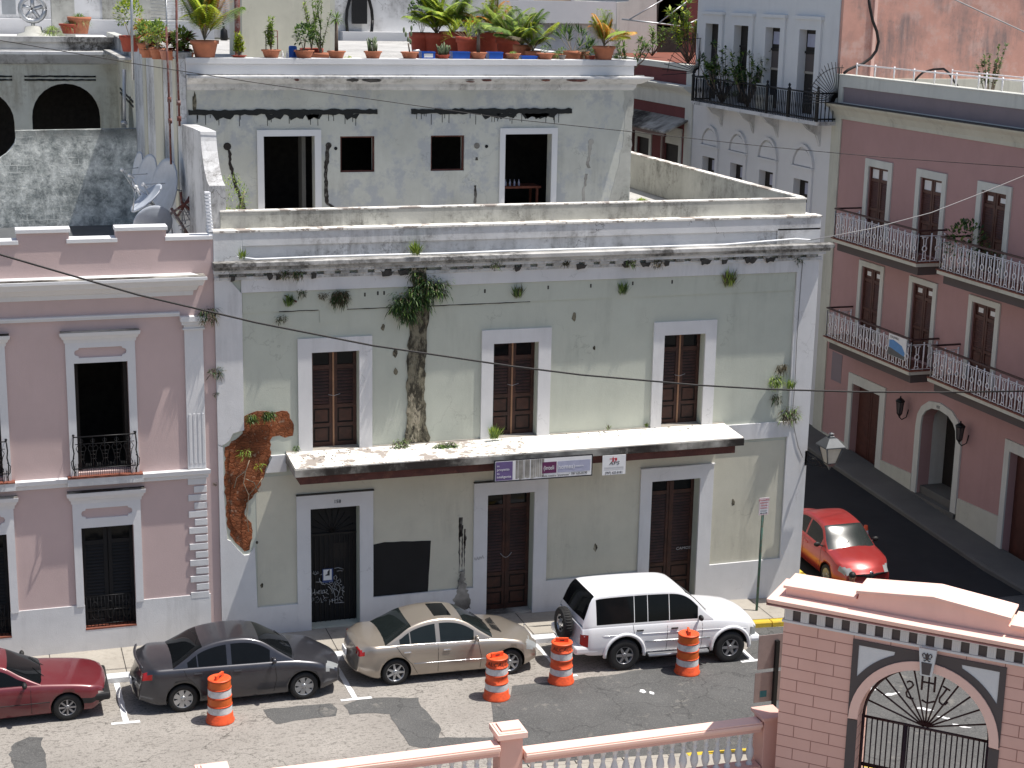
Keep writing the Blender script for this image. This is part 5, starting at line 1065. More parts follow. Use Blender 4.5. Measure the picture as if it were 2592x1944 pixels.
capst([(-.04, 4.385), (1.33, 4.405)], -.72, .04, .05); capst([(1.33, 4.53), (2.72, 4.67), (4.10, 4.53)], -.72, .04, .05); capst([(4.10, 4.405), (5.5, 4.385)], -.72, .04, .05); PGt(mb, 'attic_coping', ['salmon_light'], .01)
# iron gate
mb = MB(); n = -.25
def gt(p, r_=.018, sg=5, m_=mb): m_.tube([(x, .25, z) for x, z in p], r_, sg)
gt([(xc-(ri-.05)*math.cos(math.pi*k/24), zs-.02+(ri-.05)*math.sin(math.pi*k/24)) for k in range(25)], .03)
gt([(xc-1.16, zs-.04), (xc+1.16, zs-.04)], .028); gt([(xc-1.15, zs), (xc-1.15, -.6)], .032); gt([(xc+1.15, zs), (xc+1.15, -.6)], .032)
for k in range(11):
    t = math.pi*(k+1)/12; gt([(xc+.03*math.cos(t), zs), (xc+(ri-.06)*math.cos(t), zs+(ri-.06)*math.sin(t))], .018)
gi = PGt(mb, 'iron_gate', ['iron_maroon'])
mb = MB(); k = 0; x = xc-1.08
while x < xc+1.12: mb.tube([(x, .25, zs-.05), (x, .25, -.55)], .0145, 5); x += .0985
for x, r_ in ((xc-.36, .03), (xc-.33, .02)): mb.tube([(x, .25, zs-.02), (x, .25, -.6)], r_, 5)
for z in (1.05, 1.09, .0, -.5): mb.tube([(xc-1.14, .25, z), (xc+1.14, .25, z)], .02, 5)
PGt(mb, 'gate_bars', ['iron_maroon'], par=gi)
mb = MB()
for s_, x, z, rot in (('H', 2.62, 2.86, 0),):
    for dx in (-.115, .115): mb.tube([(xc+dx, .22, 3.10), (xc+dx, .22, 2.80)], .021, 5)
    mb.tube([(xc-.13, .22, 2.96), (xc+.13, .22, 2.96)], .019, 5); mb.tube([(xc-.1, .22, 2.60), (xc, .22, 2.56), (xc+.13, .22, 2.62)], .02, 5)
S = [(-.13, .17), (-.09, .20), (-.04, .19), (-.01, .14), (-.04, .09), (-.10, .03), (-.13, -.04), (-.11, -.11), (-.04, -.14), (.01, -.12)]
mb.tube([(xc-.26+x, .22, 2.72+z) for x, z in S], .019, 5)
J = [(.12, .24), (.30, .20)]; mb.tube([(xc+.18+x, .22, 2.72+z) for x, z in ((.08, .23), (.22, .17))], .019, 5); mb.tube([(xc+.18+x, .22, 2.72+z) for x, z in ((.16, .2), (.1, .08), (.04, -.02), (.04, -.09), (.09, -.13), (.15, -.12), (.19, -.06))], .019, 5)
PGt(mb, 'gate_monogram', ['iron_maroon'], par=gi)
# ================================================================== BALUSTRADE
def baluster_mb(x, y, z, h):
    s_ = h; return MB().lathe((x, y, z), [(.065, 0), (.065, .05*s_), (.045, .08*s_), (.035, .12*s_), (.055, .18*s_), (.082, .32*s_), (.075, .44*s_), (.045, .60*s_), (.035, .68*s_), (.05, .72*s_), (.05, .75*s_), (.036, .79*s_), (.045, .88*s_), (.062, .93*s_), (.062, s_)], 10)
def balus(x0, x1, ztop, label, org):
    o = Vector(org); t = thing('balustrade', o, label, 'balustrade'); y = -10.44
    mb = MB(); mb.bx(x0, x1, y-.17, y+.17, ztop-.10, ztop-.03); mb.bx(x0, x1, y-.12, y+.12, ztop-.16, ztop-.101); mb.bx(x0, x1, y-.15, y+.15, ztop-.029, ztop); part(mb, 'rail', ['salmon_light'], t, o, .012)
    mb = MB(); mb.bx(x0, x1, y-.11, y+.11, ztop-.22, ztop-.161); part(mb, 'rail_moulding', ['salmon'], t, o)
    mb = MB(); mb.bx(x0, x1, y-.16, y+.16, -1.2, ztop-.92); part(mb, 'plinth', ['salmon'], t, o)
    n = int((x1-x0-.1)/.235); 
    for i in range(n): b = baluster_mb(x0+.17+(x1-x0-.34)*i/(n-1), y, ztop-.92, .70); part(b, 'baluster', ['white_clean'], t, o)
def bpost(x, ztop, label):
    o = Vector((x, -10.3, 0)); t = thing('balustrade_post', o, label, 'post', 'posts of the pink balustrade')
    mb = MB(); mb.bx(x-.22, x+.22, -10.47, -10.03, -1.2, ztop-.16); part(mb, 'shaft', ['salmon'], t, o, .008)
    mb = MB(); mb.bx(x-.29, x+.29, -10.54, -9.97, ztop-.16, ztop-.05); mb.bx(x-.25, x+.25, -10.50, -10.01, ztop-.0499, ztop-.035); mb.bx(x-.19, x+.19, -10.44, -10.07, ztop-.035, ztop); part(mb, 'cap', ['salmon_light'], t, o, .012)
balus(3.72, 8.62, 1.66, 'pink-railed balustrade section between the two capped posts at the bottom', (6.2, -10.62, 0)); balus(9.12, 13.95, 1.46, 'balustrade section with pink rail and white balusters running into the gateway', (11.5, -10.62, 0)); balus(-4, 3.1, 1.72, 'balustrade section running out of the frame left of the left post', (0, -10.62, 0))
bpost(3.42, 1.79, 'square pink post with flat cap at the bottom left, only its cap showing'); bpost(8.87, 1.9, 'square pink post with flat cap between the two balustrade sections')
mb = MB(); mb.bx(13.98, 14.4, -10.6, -10.15, -1.2, 1.50); mb.bx(13.92, 14.4, -10.66, -10.1, 1.50, 1.57); o = Vector((14, -10.7, 0)); tag(mb.build('gateway_pier', ['salmon'], None, o, .01), 'low pink pier joining the balustrade to the gateway', 'pier')
# ================================================================== CARS
def interp(tab, x):
    if x <= tab[0][0]: return tab[0][1]
    for i in range(len(tab)-1):
        (a, va), (b, vb) = tab[i], tab[i+1]
        if x <= b:
            t = (x-a)/(b-a); m0 = (vb-(tab[i-1][1] if i else va))/((b-(tab[i-1][0] if i else a)) or 1)*(b-a); m1 = ((tab[i+2][1] if i+2 < len(tab) else vb)-va)/(((tab[i+2][0] if i+2 < len(tab) else b)-a) or 1)*(b-a)
            d = vb-va
            if d == 0: m0 = m1 = 0
            elif 1:
                if m0*d < 0: m0 = 0
                if m1*d < 0: m1 = 0
                m0 = max(-2.5*abs(d), min(2.5*abs(d), m0)); m1 = max(-2.5*abs(d), min(2.5*abs(d), m1))
            return (2*t**3-3*t*t+1)*va+(t**3-2*t*t+t)*m0+(-2*t**3+3*t*t)*vb+(t**3-t*t)*m1
    return tab[-1][1]
def wheel(t, c, rad, wd, spokes, rimmat, side, rr=.62, style=0):
    M = Matrix.Rotation(R(90)*side, 3, 'X')      # lathe axis z -> outward (-y when side=+1)
    mb = MB(); r = rad
    mb.lathe(c, [(r*.60, -wd/2), (r*.93, -wd/2), (r, -wd*.36), (r, wd*.36), (r*.95, wd/2-.008), (r*.88, wd/2), (r*.70, wd/2), (r*rr, wd/2-.012)], 30, 0, M)
    ty = mb.build('wheel', ['tyre'], t)
    mb = MB(); R0 = r*rr
    mb.lathe(c, [(R0, wd/2-.005), (R0*.96, wd/2-.004), (R0*.93, wd/2-.03), (R0*.9, wd/2-.05), (R0*.5, wd/2-.045), (.001, wd/2-.045)], 30, 0, M, ms=[0, 0, 0, 1, 1])
    for k in range(spokes):
        a = 2*math.pi*k/spokes
        hw = (.20 if style == 0 else .10)*R0*6/spokes*1.3
        def P(rx, ry, z): x = rx*math.cos(a)-ry*math.sin(a); y = rx*math.sin(a)+ry*math.cos(a); return Vector(c)+M@Vector((x, y, z))
        z0 = wd/2-.042; z1 = wd/2-.012; w0, w1 = (hw*.75, hw*1.25) if style == 0 else (hw*.9, hw*1.1) if style == 1 else (hw*1.4, hw*.8)
        q = [P(R0*.12, -w0, z1), P(R0*.95, -w1, z1+.004), P(R0*.95, w1, z1+.004), P(R0*.12, w0, z1)]+[P(R0*.12, -w0*1.2, z0), P(R0*.95, -w1*1.1, z0), P(R0*.95, w1*1.1, z0), P(R0*.12, w0*1.2, z0)]
        mb.add(q, [(0, 1, 2, 3), (0, 4, 5, 1), (1, 5, 6, 2), (2, 6, 7, 3), (3, 7, 4, 0)], 0)
    mb.lathe(c, [(R0*.30, wd/2-.04), (R0*.28, wd/2-.006), (R0*.16, wd/2), (.001, wd/2+.001)], 14, 0, M)
    for k in range(5): a = 2*math.pi*k/5+.3; mb.ball(Vector(c)+M@Vector((R0*.21*math.cos(a), R0*.21*math.sin(a), wd/2-.004)), .009, 1, 4)
    mb.build('rim', [rimmat, 'rubber'], ty)
def car(name, org, rz, label, S, cat='car'):
    t = thing(name, org, label, cat, S.get('group'), rz); t.rotation_euler = (0, S.get('pitch', 0), rz)
    LOCAL.add(t.name); L, W, rw = S['L'], S['W']/2, S['rw']
    top, sh, bot = S['top'], S['sh'], S['bot']; ax = S['ax']; en = S.get('ends', (.45, .5)); pr = S.get('plan', (.10, .10)); wend = S.get('wend', (.82, .80))
    def hw(x): return W*(1-(1-wend[0])*(1-sm(0, en[0], x))**1.6-(1-wend[1])*(1-sm(0, en[1], L-x))**1.6)
    ks = [0, 0, .05, .30, .52, .74, .90, 1.0]; ys = [.82, .93, .975, 1, 1.0, .992, .965, .93]
    def ring(x):
        b, s_, tp, w_ = interp(bot, x), interp(sh, x), interp(top, x), hw(x)
        out = [(0, b), (w_*.5, b)]+[(w_*y, b+(s_-b)*k) for k, y in zip(ks, ys)]
        for f in (.85, .72, .5, .25, 0): out.append((w_*f*.98, s_+(tp-s_)*(1-(f/.93)**2.2)))
        return out
    def xdef(x, y, z):     # rounded nose and tail in plan, slight tumble of the ends
        b, s_ = .25, .8
        wf = 1-sm(0, .7, L-x); wr = 1-sm(0, .7, x)
        x -= wf*(pr[1]*(abs(y)/W)**2.4+S.get('nose', .12)*max(0, (z-S.get('bz', .5)))**1.0*wf)
        x += wr*(pr[0]*(abs(y)/W)**2.4+S.get('tail', .10)*max(0, (z-S.get('bz', .5)))*wr)
        return x
    xs = []
    x = 0
    while x < L: xs.append(x); x += .03 if (x < .5 or x > L-.55) else .07
    xs.append(L); n = len(ring(1)); mb = MB(); V = []
    for x in xs:
        r_ = ring(x); full = r_+[(-a, b) for a, b in r_[-2:0:-1]]
        for y, z in full: V.append((xdef(x, y, z), y, z))
    m = 2*n-2; F = [(i*m+k, i*m+(k+1) % m, (i+1)*m+(k+1) % m, (i+1)*m+k) for i in range(len(xs)-1) for k in range(m)]
    base = len(V)
    for e, i in ((0, 0), (1, len(xs)-1)):
        c = [V[i*m+k] for k in range(m)]; cz = sum(p[2] for p in c)/m; b0 = len(V)
        for sc_, bx_ in ((.9, .012), (.6, .02)):
            for p in c: V.append((p[0]+(bx_ if e else -bx_), p[1]*sc_, cz+(p[2]-cz)*sc_))
        V.append((c[0][0]+(.02 if e else -.02), 0, cz))
        rows = [[i*m+k for k in range(m)], [b0+k for k in range(m)], [b0+m+k for k in range(m)]]
        for a, b in zip(rows[:-1], rows[1:]): F += [(a[k], a[(k+1) % m], b[(k+1) % m], b[k]) for k in range(m)]
        F += [(rows[2][k], rows[2][(k+1) % m], len(V)-1) for k in range(m)]
    mats = [S['paint'], 'rubber', 'lens_clear', 'lens_red', 'rubber', 'lens_orange', 'chrome', 'sign_white']
    mb.add(V, F, 0, True)
    for i, f in enumerate(mb.f):
        c = [sum(mb.v[j][a] for j in f)/len(f) for a in range(3)]; q = S['tag'](c[0], c[1], c[2]); mb.m[i] = q
    body = mb.build('body', mats, t)
    cut = MB()
    for xa in ax:
        for s_ in (-1, 1):
            yo = s_*W*1.15; yi = s_*(W-.30); prof = [(xa+S['ar']*math.cos(2*math.pi*k/36), rw+.015+S['ar']*math.sin(2*math.pi*k/36)) for k in range(36)]
            vs = [(x, yo, z) for x, z in prof]+[(x, yi, z) for x, z in prof]
            cut.add(vs, [(k, (k+1) % 36, 36+(k+1) % 36, 36+k) for k in range(36)]+[tuple(range(36))[::-1], tuple(range(36, 72))], 0)
    co = cut.build('cut', ['rubber']*1)
    md = body.modifiers.new('b', 'BOOLEAN'); md.object = co; md.solver = 'EXACT'; md.material_mode = 'TRANSFER'
    co.parent = t; bpy.context.view_layer.update()
    dg = bpy.context.evaluated_depsgraph_get(); me = bpy.data.meshes.new_from_object(body.evaluated_get(dg)); body.modifiers.clear()
    bpy.data.objects.remove(co)
    # split lamps away from the painted shell
    bm = bmesh.new(); bm.from_mesh(me); names = [mm_.name if mm_ else '' for mm_ in me.materials]
    lamps = {'lens_clear': 'headlight', 'lens_red': 'tail_light', 'lens_orange': 'indicator'}
    for nm, pn in lamps.items():
        for s_ in (-1, 1):
            fs = [f for f in bm.faces if f.material_index < len(names) and names[f.material_index] == nm and f.calc_center_median().y*s_ > 0]
            if not fs: continue
            idx = {}; vs = []; ff = []
            for f in fs:
                q = []
                for v in f.verts:
                    if v.index not in idx: idx[v.index] = len(vs); vs.append(tuple(v.co))
                    q.append(idx[v.index])
                ff.append(q)
            m2 = MB().add(vs, ff, 0, True); m2.build(pn, [nm], t, recalc=False)
    bmesh.ops.delete(bm, geom=[f for f in bm.faces if f.material_index < len(names) and names[f.material_index] in lamps], context='FACES'); bm.to_mesh(me); bm.free(); body.data = me
    # greenhouse
    G = S['gh']; x0, x1 = G['x0'], G['x1']; roof = G['roof']; gt_ = G['top']; side = []
    def gring(x):
        zb = interp(sh, x)-.02; zr = max(interp(roof, x), zb+.012); h = zr-zb; w0 = hw(x)*G.get('wb', .93); Hm = G['H']
        def yy(z): return w0-(w0-W*gt_)*min(1, max(0, (z-zb)/Hm))**1.15
        e = .05*min(1, h/.25); ze = zr-e*1.0; out = [(w0, zb-.05), (yy(zb), zb)]
        f1 = min(.035, h*.15); f2 = min(.055, h*.2)
        out.append((yy(zb+f1), zb+f1))
        for k in (1, 2, 3, 4): z = zb+f1+(ze-f2-zb-f1)*k/4; out.append((yy(z), z))
        out.append((yy(ze), ze)); ye = yy(ze)
        for f, q in ((.955, .45), (.88, .72), (.7, .88), (.35, .98), (0, 1)): out.append((ye*f, ze+(zr-ze)*q))
        return out
    gx = sorted(set([round(x0+(x1-x0)*i/54, 3) for i in range(55)]+[p for a in G['win'] for p in a]+list(G['ws'])+list(G['rs'])))
    nr = len(gring(x0+.5)); mg = nr*2-1; V = []; bow = G.get('bow', .14)
    def gdef(x, y):
        wf = sm(G['ws'][0]-.5, x1, x); wr = 1-sm(x0, G['rs'][1]+.5, x)
        return x-wf*bow*(abs(y)/W)**2+wr*bow*.9*(abs(y)/W)**2
    for x in gx:
        r_ = gring(x); full = r_+[(-a, b) for a, b in r_[-2::-1]]
        for y, z in full: V.append((gdef(x, y), y, z))
    parts = {}
    for i in range(len(gx)-1):
        xm = (gx[i]+gx[i+1])/2
        for k in range(mg-1):
            kk = k if k < nr-1 else mg-2-k; s_ = 0 if k < nr-1 else 1
            key = 'cabin'
            if 2 <= kk <= 5:
                for wi, (a, b) in enumerate(G['win']):
                    if a <= xm <= b: key = ('side_window', s_, wi)
            if kk >= (8 if not G.get('wideg') else 8):
                if G['ws'][0] <= xm <= G['ws'][1]: key = ('windscreen',)
                if G['rs'][0] <= xm <= G['rs'][1]: key = ('rear_window',)
                if G.get('sun') and G['sun'][0] <= xm <= G['sun'][1] and kk >= 10: key = ('sunroof',)
            parts.setdefault(key, []).append((i*mg+k, i*mg+k+1, (i+1)*mg+k+1, (i+1)*mg+k))
    cab = None
    for key in sorted(parts, key=lambda q: q != 'cabin'):
        fs = parts[key]; idx = {}; vs = []; ff = []
        for f in fs:
            q = []
            for j in f:
                if j not in idx: idx[j] = len(vs); vs.append(V[j])
                q.append(idx[j])
            ff.append(q)
        m2 = MB().add(vs, ff, 0, True)
        if key == 'cabin': cab = m2.build('cabin', [S['paint']], t)
        else: m2.build(key[0], [G.get('wglass') if G.get('wglass') and key[0] == 'windscreen' else 'glass_dark' if key[0] == 'sunroof' else G.get('glass', 'glass_dark')], t)
    # surface helpers for trim
    def sy(x, z):
        r_ = ring(x)
        for (a, za), (b, zb_) in zip(r_[2:10], r_[3:11]):
            if za <= z <= zb_ and zb_ > za: return a+(b-a)*(z-za)/(zb_-za)
        return r_[6][0]
    def line(pts, r_, name, mat, both=True, sub=6):
        for s_ in ((-1, 1) if both else (-1,)):
            P = []
            for (a, b) in zip(pts[:-1], pts[1:]):
                for k in range(sub):
                    x = a[0]+(b[0]-a[0])*k/sub; z = a[1]+(b[1]-a[1])*k/sub; y = sy(x, z); P.append((xdef(x, y, z), s_*(y+.001), z))
            x, z = pts[-1]; y = sy(x, z); P.append((xdef(x, y, z), s_*(y+.001), z))
            MB().tube(P, r_, 4).build(name, [mat], t)
    for pts in S['seams']: line(pts, .005, 'door_seam', 'rubber')
    for pts, r_, mat in S.get('trims', ()): line(pts, r_, 'side_trim', mat)
    for x, z in S['handles']:
        for s_ in (-1, 1): y = sy(x, z)+.012; MB().box(LOC, x-.085, x+.085, z-.014, z+.016, s_*y-.015, s_*y+.015).build('door_handle', [S.get('hmat', S['paint'])], t, bevel=.006)
    mx, mz = S['mirror']
    for s_ in (-1, 1):
        y = interp([(0, W), (L, W)], mx)*.93; m2 = MB(); m2.ball((mx, s_*(y+.14), mz+.06), .1, 0, 8, .55, 1.0, .7); m2.tube([(mx+.03, s_*(y-.04), mz), (mx, s_*(y+.1), mz+.04)], .022, 5); m2.build('mirror', [S.get('mmat', S['paint'])], t)
    for xa in ax:
        for s_ in (1, -1): wheel(t, (xa, -s_*(W-S.get('ww', .21)/2-S.get('inset', .02)), rw), rw, S.get('ww', .21), S['spokes'], S['rim'], s_, S.get('rr', .64), S.get('ws', 0))
    # wipers, plates
    m2 = MB()
    xw = G['ws'][1]
    for o in (-.35, .25):
        m2.tube([(gdef(xw+.02, o), o, interp(sh, xw)+.035), (gdef(xw-.22, o+.3), o+.3, interp(roof, xw-.22)+.012)], .009, 4)
    m2.build('wiper', ['rubber'], t)
    m2 = MB(); m2.bx(-.035, -.0, -.17, .17, S.get('pz', .6)-.06, S.get('pz', .6)+.08); m2.build('number_plate', ['sign_white'], t)
    m2 = MB(); m2.bx(ax[0]-.3, ax[1]+.3, -W*.75, W*.75, .16, .3); m2.build('underbody', ['rubber'], t)
    return t, sy, xdef, gdef
# ---- grey saloon
def tg_l(x, y, z):
    a = abs(y)
    if x > 4.57-.42 and .61 < z < .74 and a > .56 and x > 4.57-.52+(.74-z)*.5: return 2
    if x > 4.4 and .22 < z < .55 and a < .45: return 1
    if x < .38 and .72 < z < .92 and a > .42: return 3
    if x < .1 and .3 < z < .42: return 1
    return 0
LAN = dict(L=4.57, W=1.76, rw=.315, ar=.365, ax=(1.02, 3.655), paint='paint_grey', ends=(.55, .6), plan=(.16, .22), wend=(.86, .84),
    bot=[(0, .34), (.25, .24), (.6, .20), (3.9, .20), (4.35, .24), (4.57, .30)], sh=[(0, .93), (.3, 1.00), (1.2, .985), (2.5, .955), (3.3, .93), (3.9, .84), (4.35, .70), (4.57, .60)],
    top=[(0, 1.03), (.15, 1.08), (.8, 1.08), (3.2, 1.0), (3.6, .97), (4.1, .86), (4.4, .74), (4.57, .62)], tag=tg_l, spokes=7, rim='rim_silver', rr=.66, ws=0,
    gh=dict(x0=.70, x1=3.55, roof=[(.70, .99), (1.0, 1.17), (1.35, 1.36), (1.75, 1.46), (2.2, 1.49), (2.55, 1.46), (2.85, 1.36), (3.2, 1.16), (3.55, .95)], top=.66, H=.5, win=[(1.05, 1.28), (1.31, 1.98), (2.08, 2.98)], ws=(2.72, 3.5), rs=(.74, 1.45), wb=.93),
    seams=[[(2.98, .28), (3.05, .6), (3.0, .94)], [(2.02, .28), (2.03, .95)], [(1.30, .62), (1.12, .8), (1.05, .97)], [(1.45, .28), (1.40, .45), (1.30, .62)]], handles=((1.35, .86), (2.2, .84)), mirror=(2.98, .98), mmat='paint_grey', pz=.55, tail=.25,
    trims=[([(1.1, .99), (2.0, .975), (2.95, .95)], .008, 'chrome')])
c1, *_ = car('parked_car', (3.67-1.02, -2.78, gs(3.6)-.0), 0, 'dark grey four-door saloon parked behind the gold saloon, an orange drum at its side', LAN)
c1.rotation_euler.y = math.atan(.007)
m2 = MB(); m2.tube([(.10+.10*(abs(y-7)/7)**2, y*.1-.70, 1.075-.03*(abs(y-7)/7)**2) for y in range(0, 15)], [.012]+[.03]*13+[.012], 6)
m2.build('rear_spoiler', ['paint_grey'], c1)
m2 = MB(); m2.tube([(1.45, 0, 1.40), (1.25, 0, 1.56)], .006, 4); m2.build('antenna', ['rubber'], c1)
# ---- gold saloon
def tg_m(x, y, z):
    a = abs(y)
    if x > 4.53-.42 and .56 < z < .74 and a > .46: return 2
    if x > 4.4 and .45 < z < .7 and a < .36: return 6
    if x > 4.3 and .25 < z < .38 and a < .6: return 1
    if x < .42 and .68 < z < .90 and a > .48 and (x < .12+(.92-z)*1.3): return 3
    return 0
MER = dict(L=4.53, W=1.73, rw=.31, ar=.36, ax=(.99, 3.705), paint='paint_gold', ends=(.6, .6), plan=(.20, .26), wend=(.84, .84),
    bot=[(0, .36), (.25, .25), (.6, .19), (3.9, .19), (4.3, .22), (4.53, .30)], sh=[(0, .84), (.3, .93), (1.2, .94), (2.5, .915), (3.3, .90), (3.9, .82), (4.3, .70), (4.53, .58)],
    top=[(0, .93), (.12, 1.0), (.8, 1.02), (3.1, .96), (3.6, .93), (4.1, .83), (4.4, .72), (4.53, .60)], tag=tg_m, spokes=7, rim='rim_silver', rr=.68, ws=2,
    gh=dict(x0=.62, x1=3.42, roof=[(.62, .93), (.95, 1.12), (1.3, 1.30), (1.7, 1.40), (2.1, 1.43), (2.45, 1.40), (2.75, 1.30), (3.1, 1.10), (3.42, .91)], top=.64, H=.5, win=[(1.0, 1.27), (1.30, 1.93), (2.03, 2.9)], ws=(2.62, 3.38), rs=(.66, 1.36), wb=.93, sun=(1.95, 2.38), glass='glass_green'),
    seams=[[(2.98, .25), (3.0, .55), (2.92, .90)], [(1.98, .25), (1.97, .91)], [(1.36, .5), (1.15, .7), (1.0, .92)], [(1.5, .25), (1.36, .5)]], handles=((1.25, .78), (2.18, .77)), hmat='chrome', mirror=(2.86, .95), pz=.62, tail=.2,
    trims=[([(1.4, .50), (3.28, .48)], .010, 'chrome'), ([(1.0, .93), (2.0, .925), (2.9, .905)], .009, 'chrome')])
c2, *_ = car('parked_car', (8.44-.99, -2.53, gs(10)+.0), 0, 'champagne gold four-door saloon with a sunroof, parked behind the white off-roader', MER)
c2.rotation_euler.y = math.atan(.022); c2.location.z = gs(8.4)+.02
m2 = MB(); m2.ball((4.30, 0, .86), .035, 0, 6, .3, 1, 1); m2.tube([(4.3, 0, .74), (4.3, 0, .84)], .006, 4); m2.build('bonnet_ornament', ['chrome'], c2)
for s_ in (-1, 1):
    m2 = MB(); m2.prism(Fr((0, 0, 0), (1, 0, 0), (0, -1, 0)), [(3.0, 0), (3.0, 0), (3.0, 0)], 0, 0) if 0 else None
m2 = MB()
for k in range(9): m2.bx(3.42+.02*k, 3.43+.02*k, -.30-.02*k, -.02-.0*k, .955-.0035*k, .962-.0035*k); m2.bx(3.42+.02*k, 3.43+.02*k, .02, .30+.02*k, .955-.0035*k, .962-.0035*k)
m2.build('bonnet_vent', ['rubber'], c2)
# ---- white off-roader
def tg_s(x, y, z):
    a = abs(y)
    if x > 4.35 and .62 < z < .84 and .42 < a < .80: return 2
    if x > 4.35 and .62 < z < .84 and a >= .78: return 5
    if x > 4.5 and .62 < z < .84 and a <= .42: return 1
    if x < .2 and .62 < z < .98 and a > .68: return 3
    return 0
SUV = dict(L=4.62, W=1.74, rw=.385, ar=.455, ax=(1.12, 3.845), paint='paint_suv', ends=(.25, .35), plan=(.05, .12), wend=(.93, .88), bz=.9,
    bot=[(0, .50), (.2, .42), (.6, .40), (4.0, .40), (4.4, .44), (4.62, .5)], sh=[(0, 1.10), (.3, 1.14), (2.5, 1.15), (3.3, 1.14), (3.6, 1.12), (4.2, 1.04), (4.5, .98), (4.62, .86)],
    top=[(0, 1.14), (3.2, 1.17), (3.5, 1.20), (4.2, 1.12), (4.5, 1.03), (4.62, .88)], tag=tg_s, spokes=6, rim='rim_dull', rr=.56, ws=2, ww=.26, inset=-.02,
    gh=dict(x0=.02, x1=3.42, roof=[(.02, 1.16), (.10, 1.40), (.22, 1.70), (.34, 1.83), (.6, 1.86), (1.6, 1.88), (2.3, 1.87), (2.6, 1.82), (2.85, 1.68), (3.15, 1.40), (3.42, 1.13)], top=.76, H=.66, win=[(.36, 1.33), (1.345, 1.67), (1.685, 2.22), (2.235, 3.0)], ws=(2.66, 3.38), rs=(.06, .33), wb=.95, bow=.06),
    seams=[[(3.08, .45), (3.08, 1.14)], [(2.18, .45), (2.18, 1.15)], [(1.35, .8), (1.30, 1.14)], [(1.62, .45), (1.35, .8)]], handles=((1.48, .98), (2.36, .98)), hmat='rubber', mirror=(2.98, 1.16), mmat='rubber', pz=.6, tail=.05, nose=.08,
    trims=[([(.05, .90), (3.4, .88), (4.3, .86)], .009, 'paint_suv'), ([(1.62, .70), (3.3, .69)], .022, 'rim_silver')])
c3, *_ = car('parked_suv', (13.87-1.12, -2.80, gs(14)+.0), 0, 'white five-door off-roader with a spare wheel on its tail, parked at the corner', SUV, 'suv')
c3.rotation_euler.y = math.atan(.036); c3.location.z = gs(13.87)+.035
mb = MB(); M = Matrix.Rotation(R(90), 3, 'Y') @ Matrix.Scale(-1, 3, Vector((0, 0, 1)))
wheelc = Vector((-.17, -.12, 1.0))
mb = MB(); r_ = .37
mb.lathe(wheelc, [(r_*.58, -.10), (r_*.92, -.11), (r_, -.085), (r_, .085), (r_*.93, .11), (r_*.75, .11), (r_*.58, .09)], 32, 0, M)
for k in range(36):
    a = 2*math.pi*k/36; c = wheelc+M@Vector((r_*math.cos(a), r_*math.sin(a), 0)); mb.ball(c, .018, 0, 4, 4.6, 1, 1)
sp = mb.build('spare_wheel', ['tyre'], c3); mb = MB(); mb.lathe(wheelc, [(r_*.58, .09), (r_*.54, .05), (r_*.3, .06), (r_*.22, .10), (.001, .10)], 24, 0, M)
for k in range(6): a = 2*math.pi*k/6; mb.ball(wheelc+M@Vector((r_*.42*math.cos(a), r_*.42*math.sin(a), .062)), .035, 1, 5)
mb.build('rim', ['rim_silver', 'rubber'], sp)
mb = MB(); mb.bx(-.13, .5, -.86, .86, .46, .66); part(mb, 'rear_bumper', ['paint_suv'], c3, None, .06)
mb = MB(); mb.bx(-.10, 0, -.22, 0, .85, 1.1); part(mb, 'spare_wheel_carrier', ['rubber'], c3)
mb = MB(); mb.bx(4.35, 4.66, -.84, .84, .46, .64); part(mb, 'front_bumper', ['paint_suv'], c3, None, .08)
for s_ in (-1, 1):
    mb = MB(); mb.tube([(1.72, s_*.93, .36), (3.25, s_*.93, .36)], .035, 6); mb.bx(1.7, 3.25, min(s_*.78, s_*.93), max(s_*.78, s_*.93), .36, .40); mb.build('side_step', ['rim_silver'], c3)
    for xa in (1.12, 3.845):
        mb = MB(); mb.tube([(xa+.50*math.cos(t), s_*.865, .40+.50*math.sin(t)) for t in [R(-5)+R(190)*k/18 for k in range(19)]], .045, 6); mb.build('wheel_arch_flare', ['paint_suv'], c3)
# ---- maroon hatchback (nose in frame)
def tg_c(x, y, z):
    a = abs(y)
    if x > 4.0 and .36 < z < .60: return 5 if (.49 < z < .58 and a > .66 and x < 4.17) else 1
    if x > 3.6 and .36 < z < .52 and a > .6: return 1
    return 0
COR = dict(L=4.2, W=1.63, rw=.30, ar=.345, ax=(.95, 3.35), paint='paint_maroon', ends=(.4, .35), plan=(.08, .10), wend=(.88, .88), bz=.5,
    bot=[(0, .34), (.3, .2), (3.9, .2), (4.1, .3), (4.2, .34)], sh=[(0, .86), (1.5, .88), (2.7, .86), (3.4, .80), (3.9, .73), (4.1, .69), (4.2, .64)],
    top=[(0, .9), (2.6, .93), (3.0, .88), (3.6, .82), (4.0, .745), (4.15, .71), (4.2, .66)], tag=tg_c, spokes=8, rim='rim_dull', rr=.60, ws=1,
    gh=dict(x0=.2, x1=2.95, roof=[(.2, .88), (.8, 1.15), (1.2, 1.29), (1.6, 1.33), (1.95, 1.31), (2.15, 1.26), (2.5, 1.08), (2.95, .86)], top=.66, H=.46, win=[(.7, 1.3), (1.38, 2.62)], ws=(2.18, 2.92), rs=(.25, .95), wb=.93),
    seams=[[(2.62, .25), (2.62, .86)], [(1.35, .25), (1.33, .88)]], handles=((1.5, .74),), mirror=(2.5, .88), mmat='rubber', pz=.5, trims=[([(.3, .50), (3.0, .48)], .010, 'rubber')])
c4, *_ = car('parked_car', (1.27-3.35, -2.62, gs(0)), 0, 'old maroon hatchback nosing into the frame at the left edge', COR)
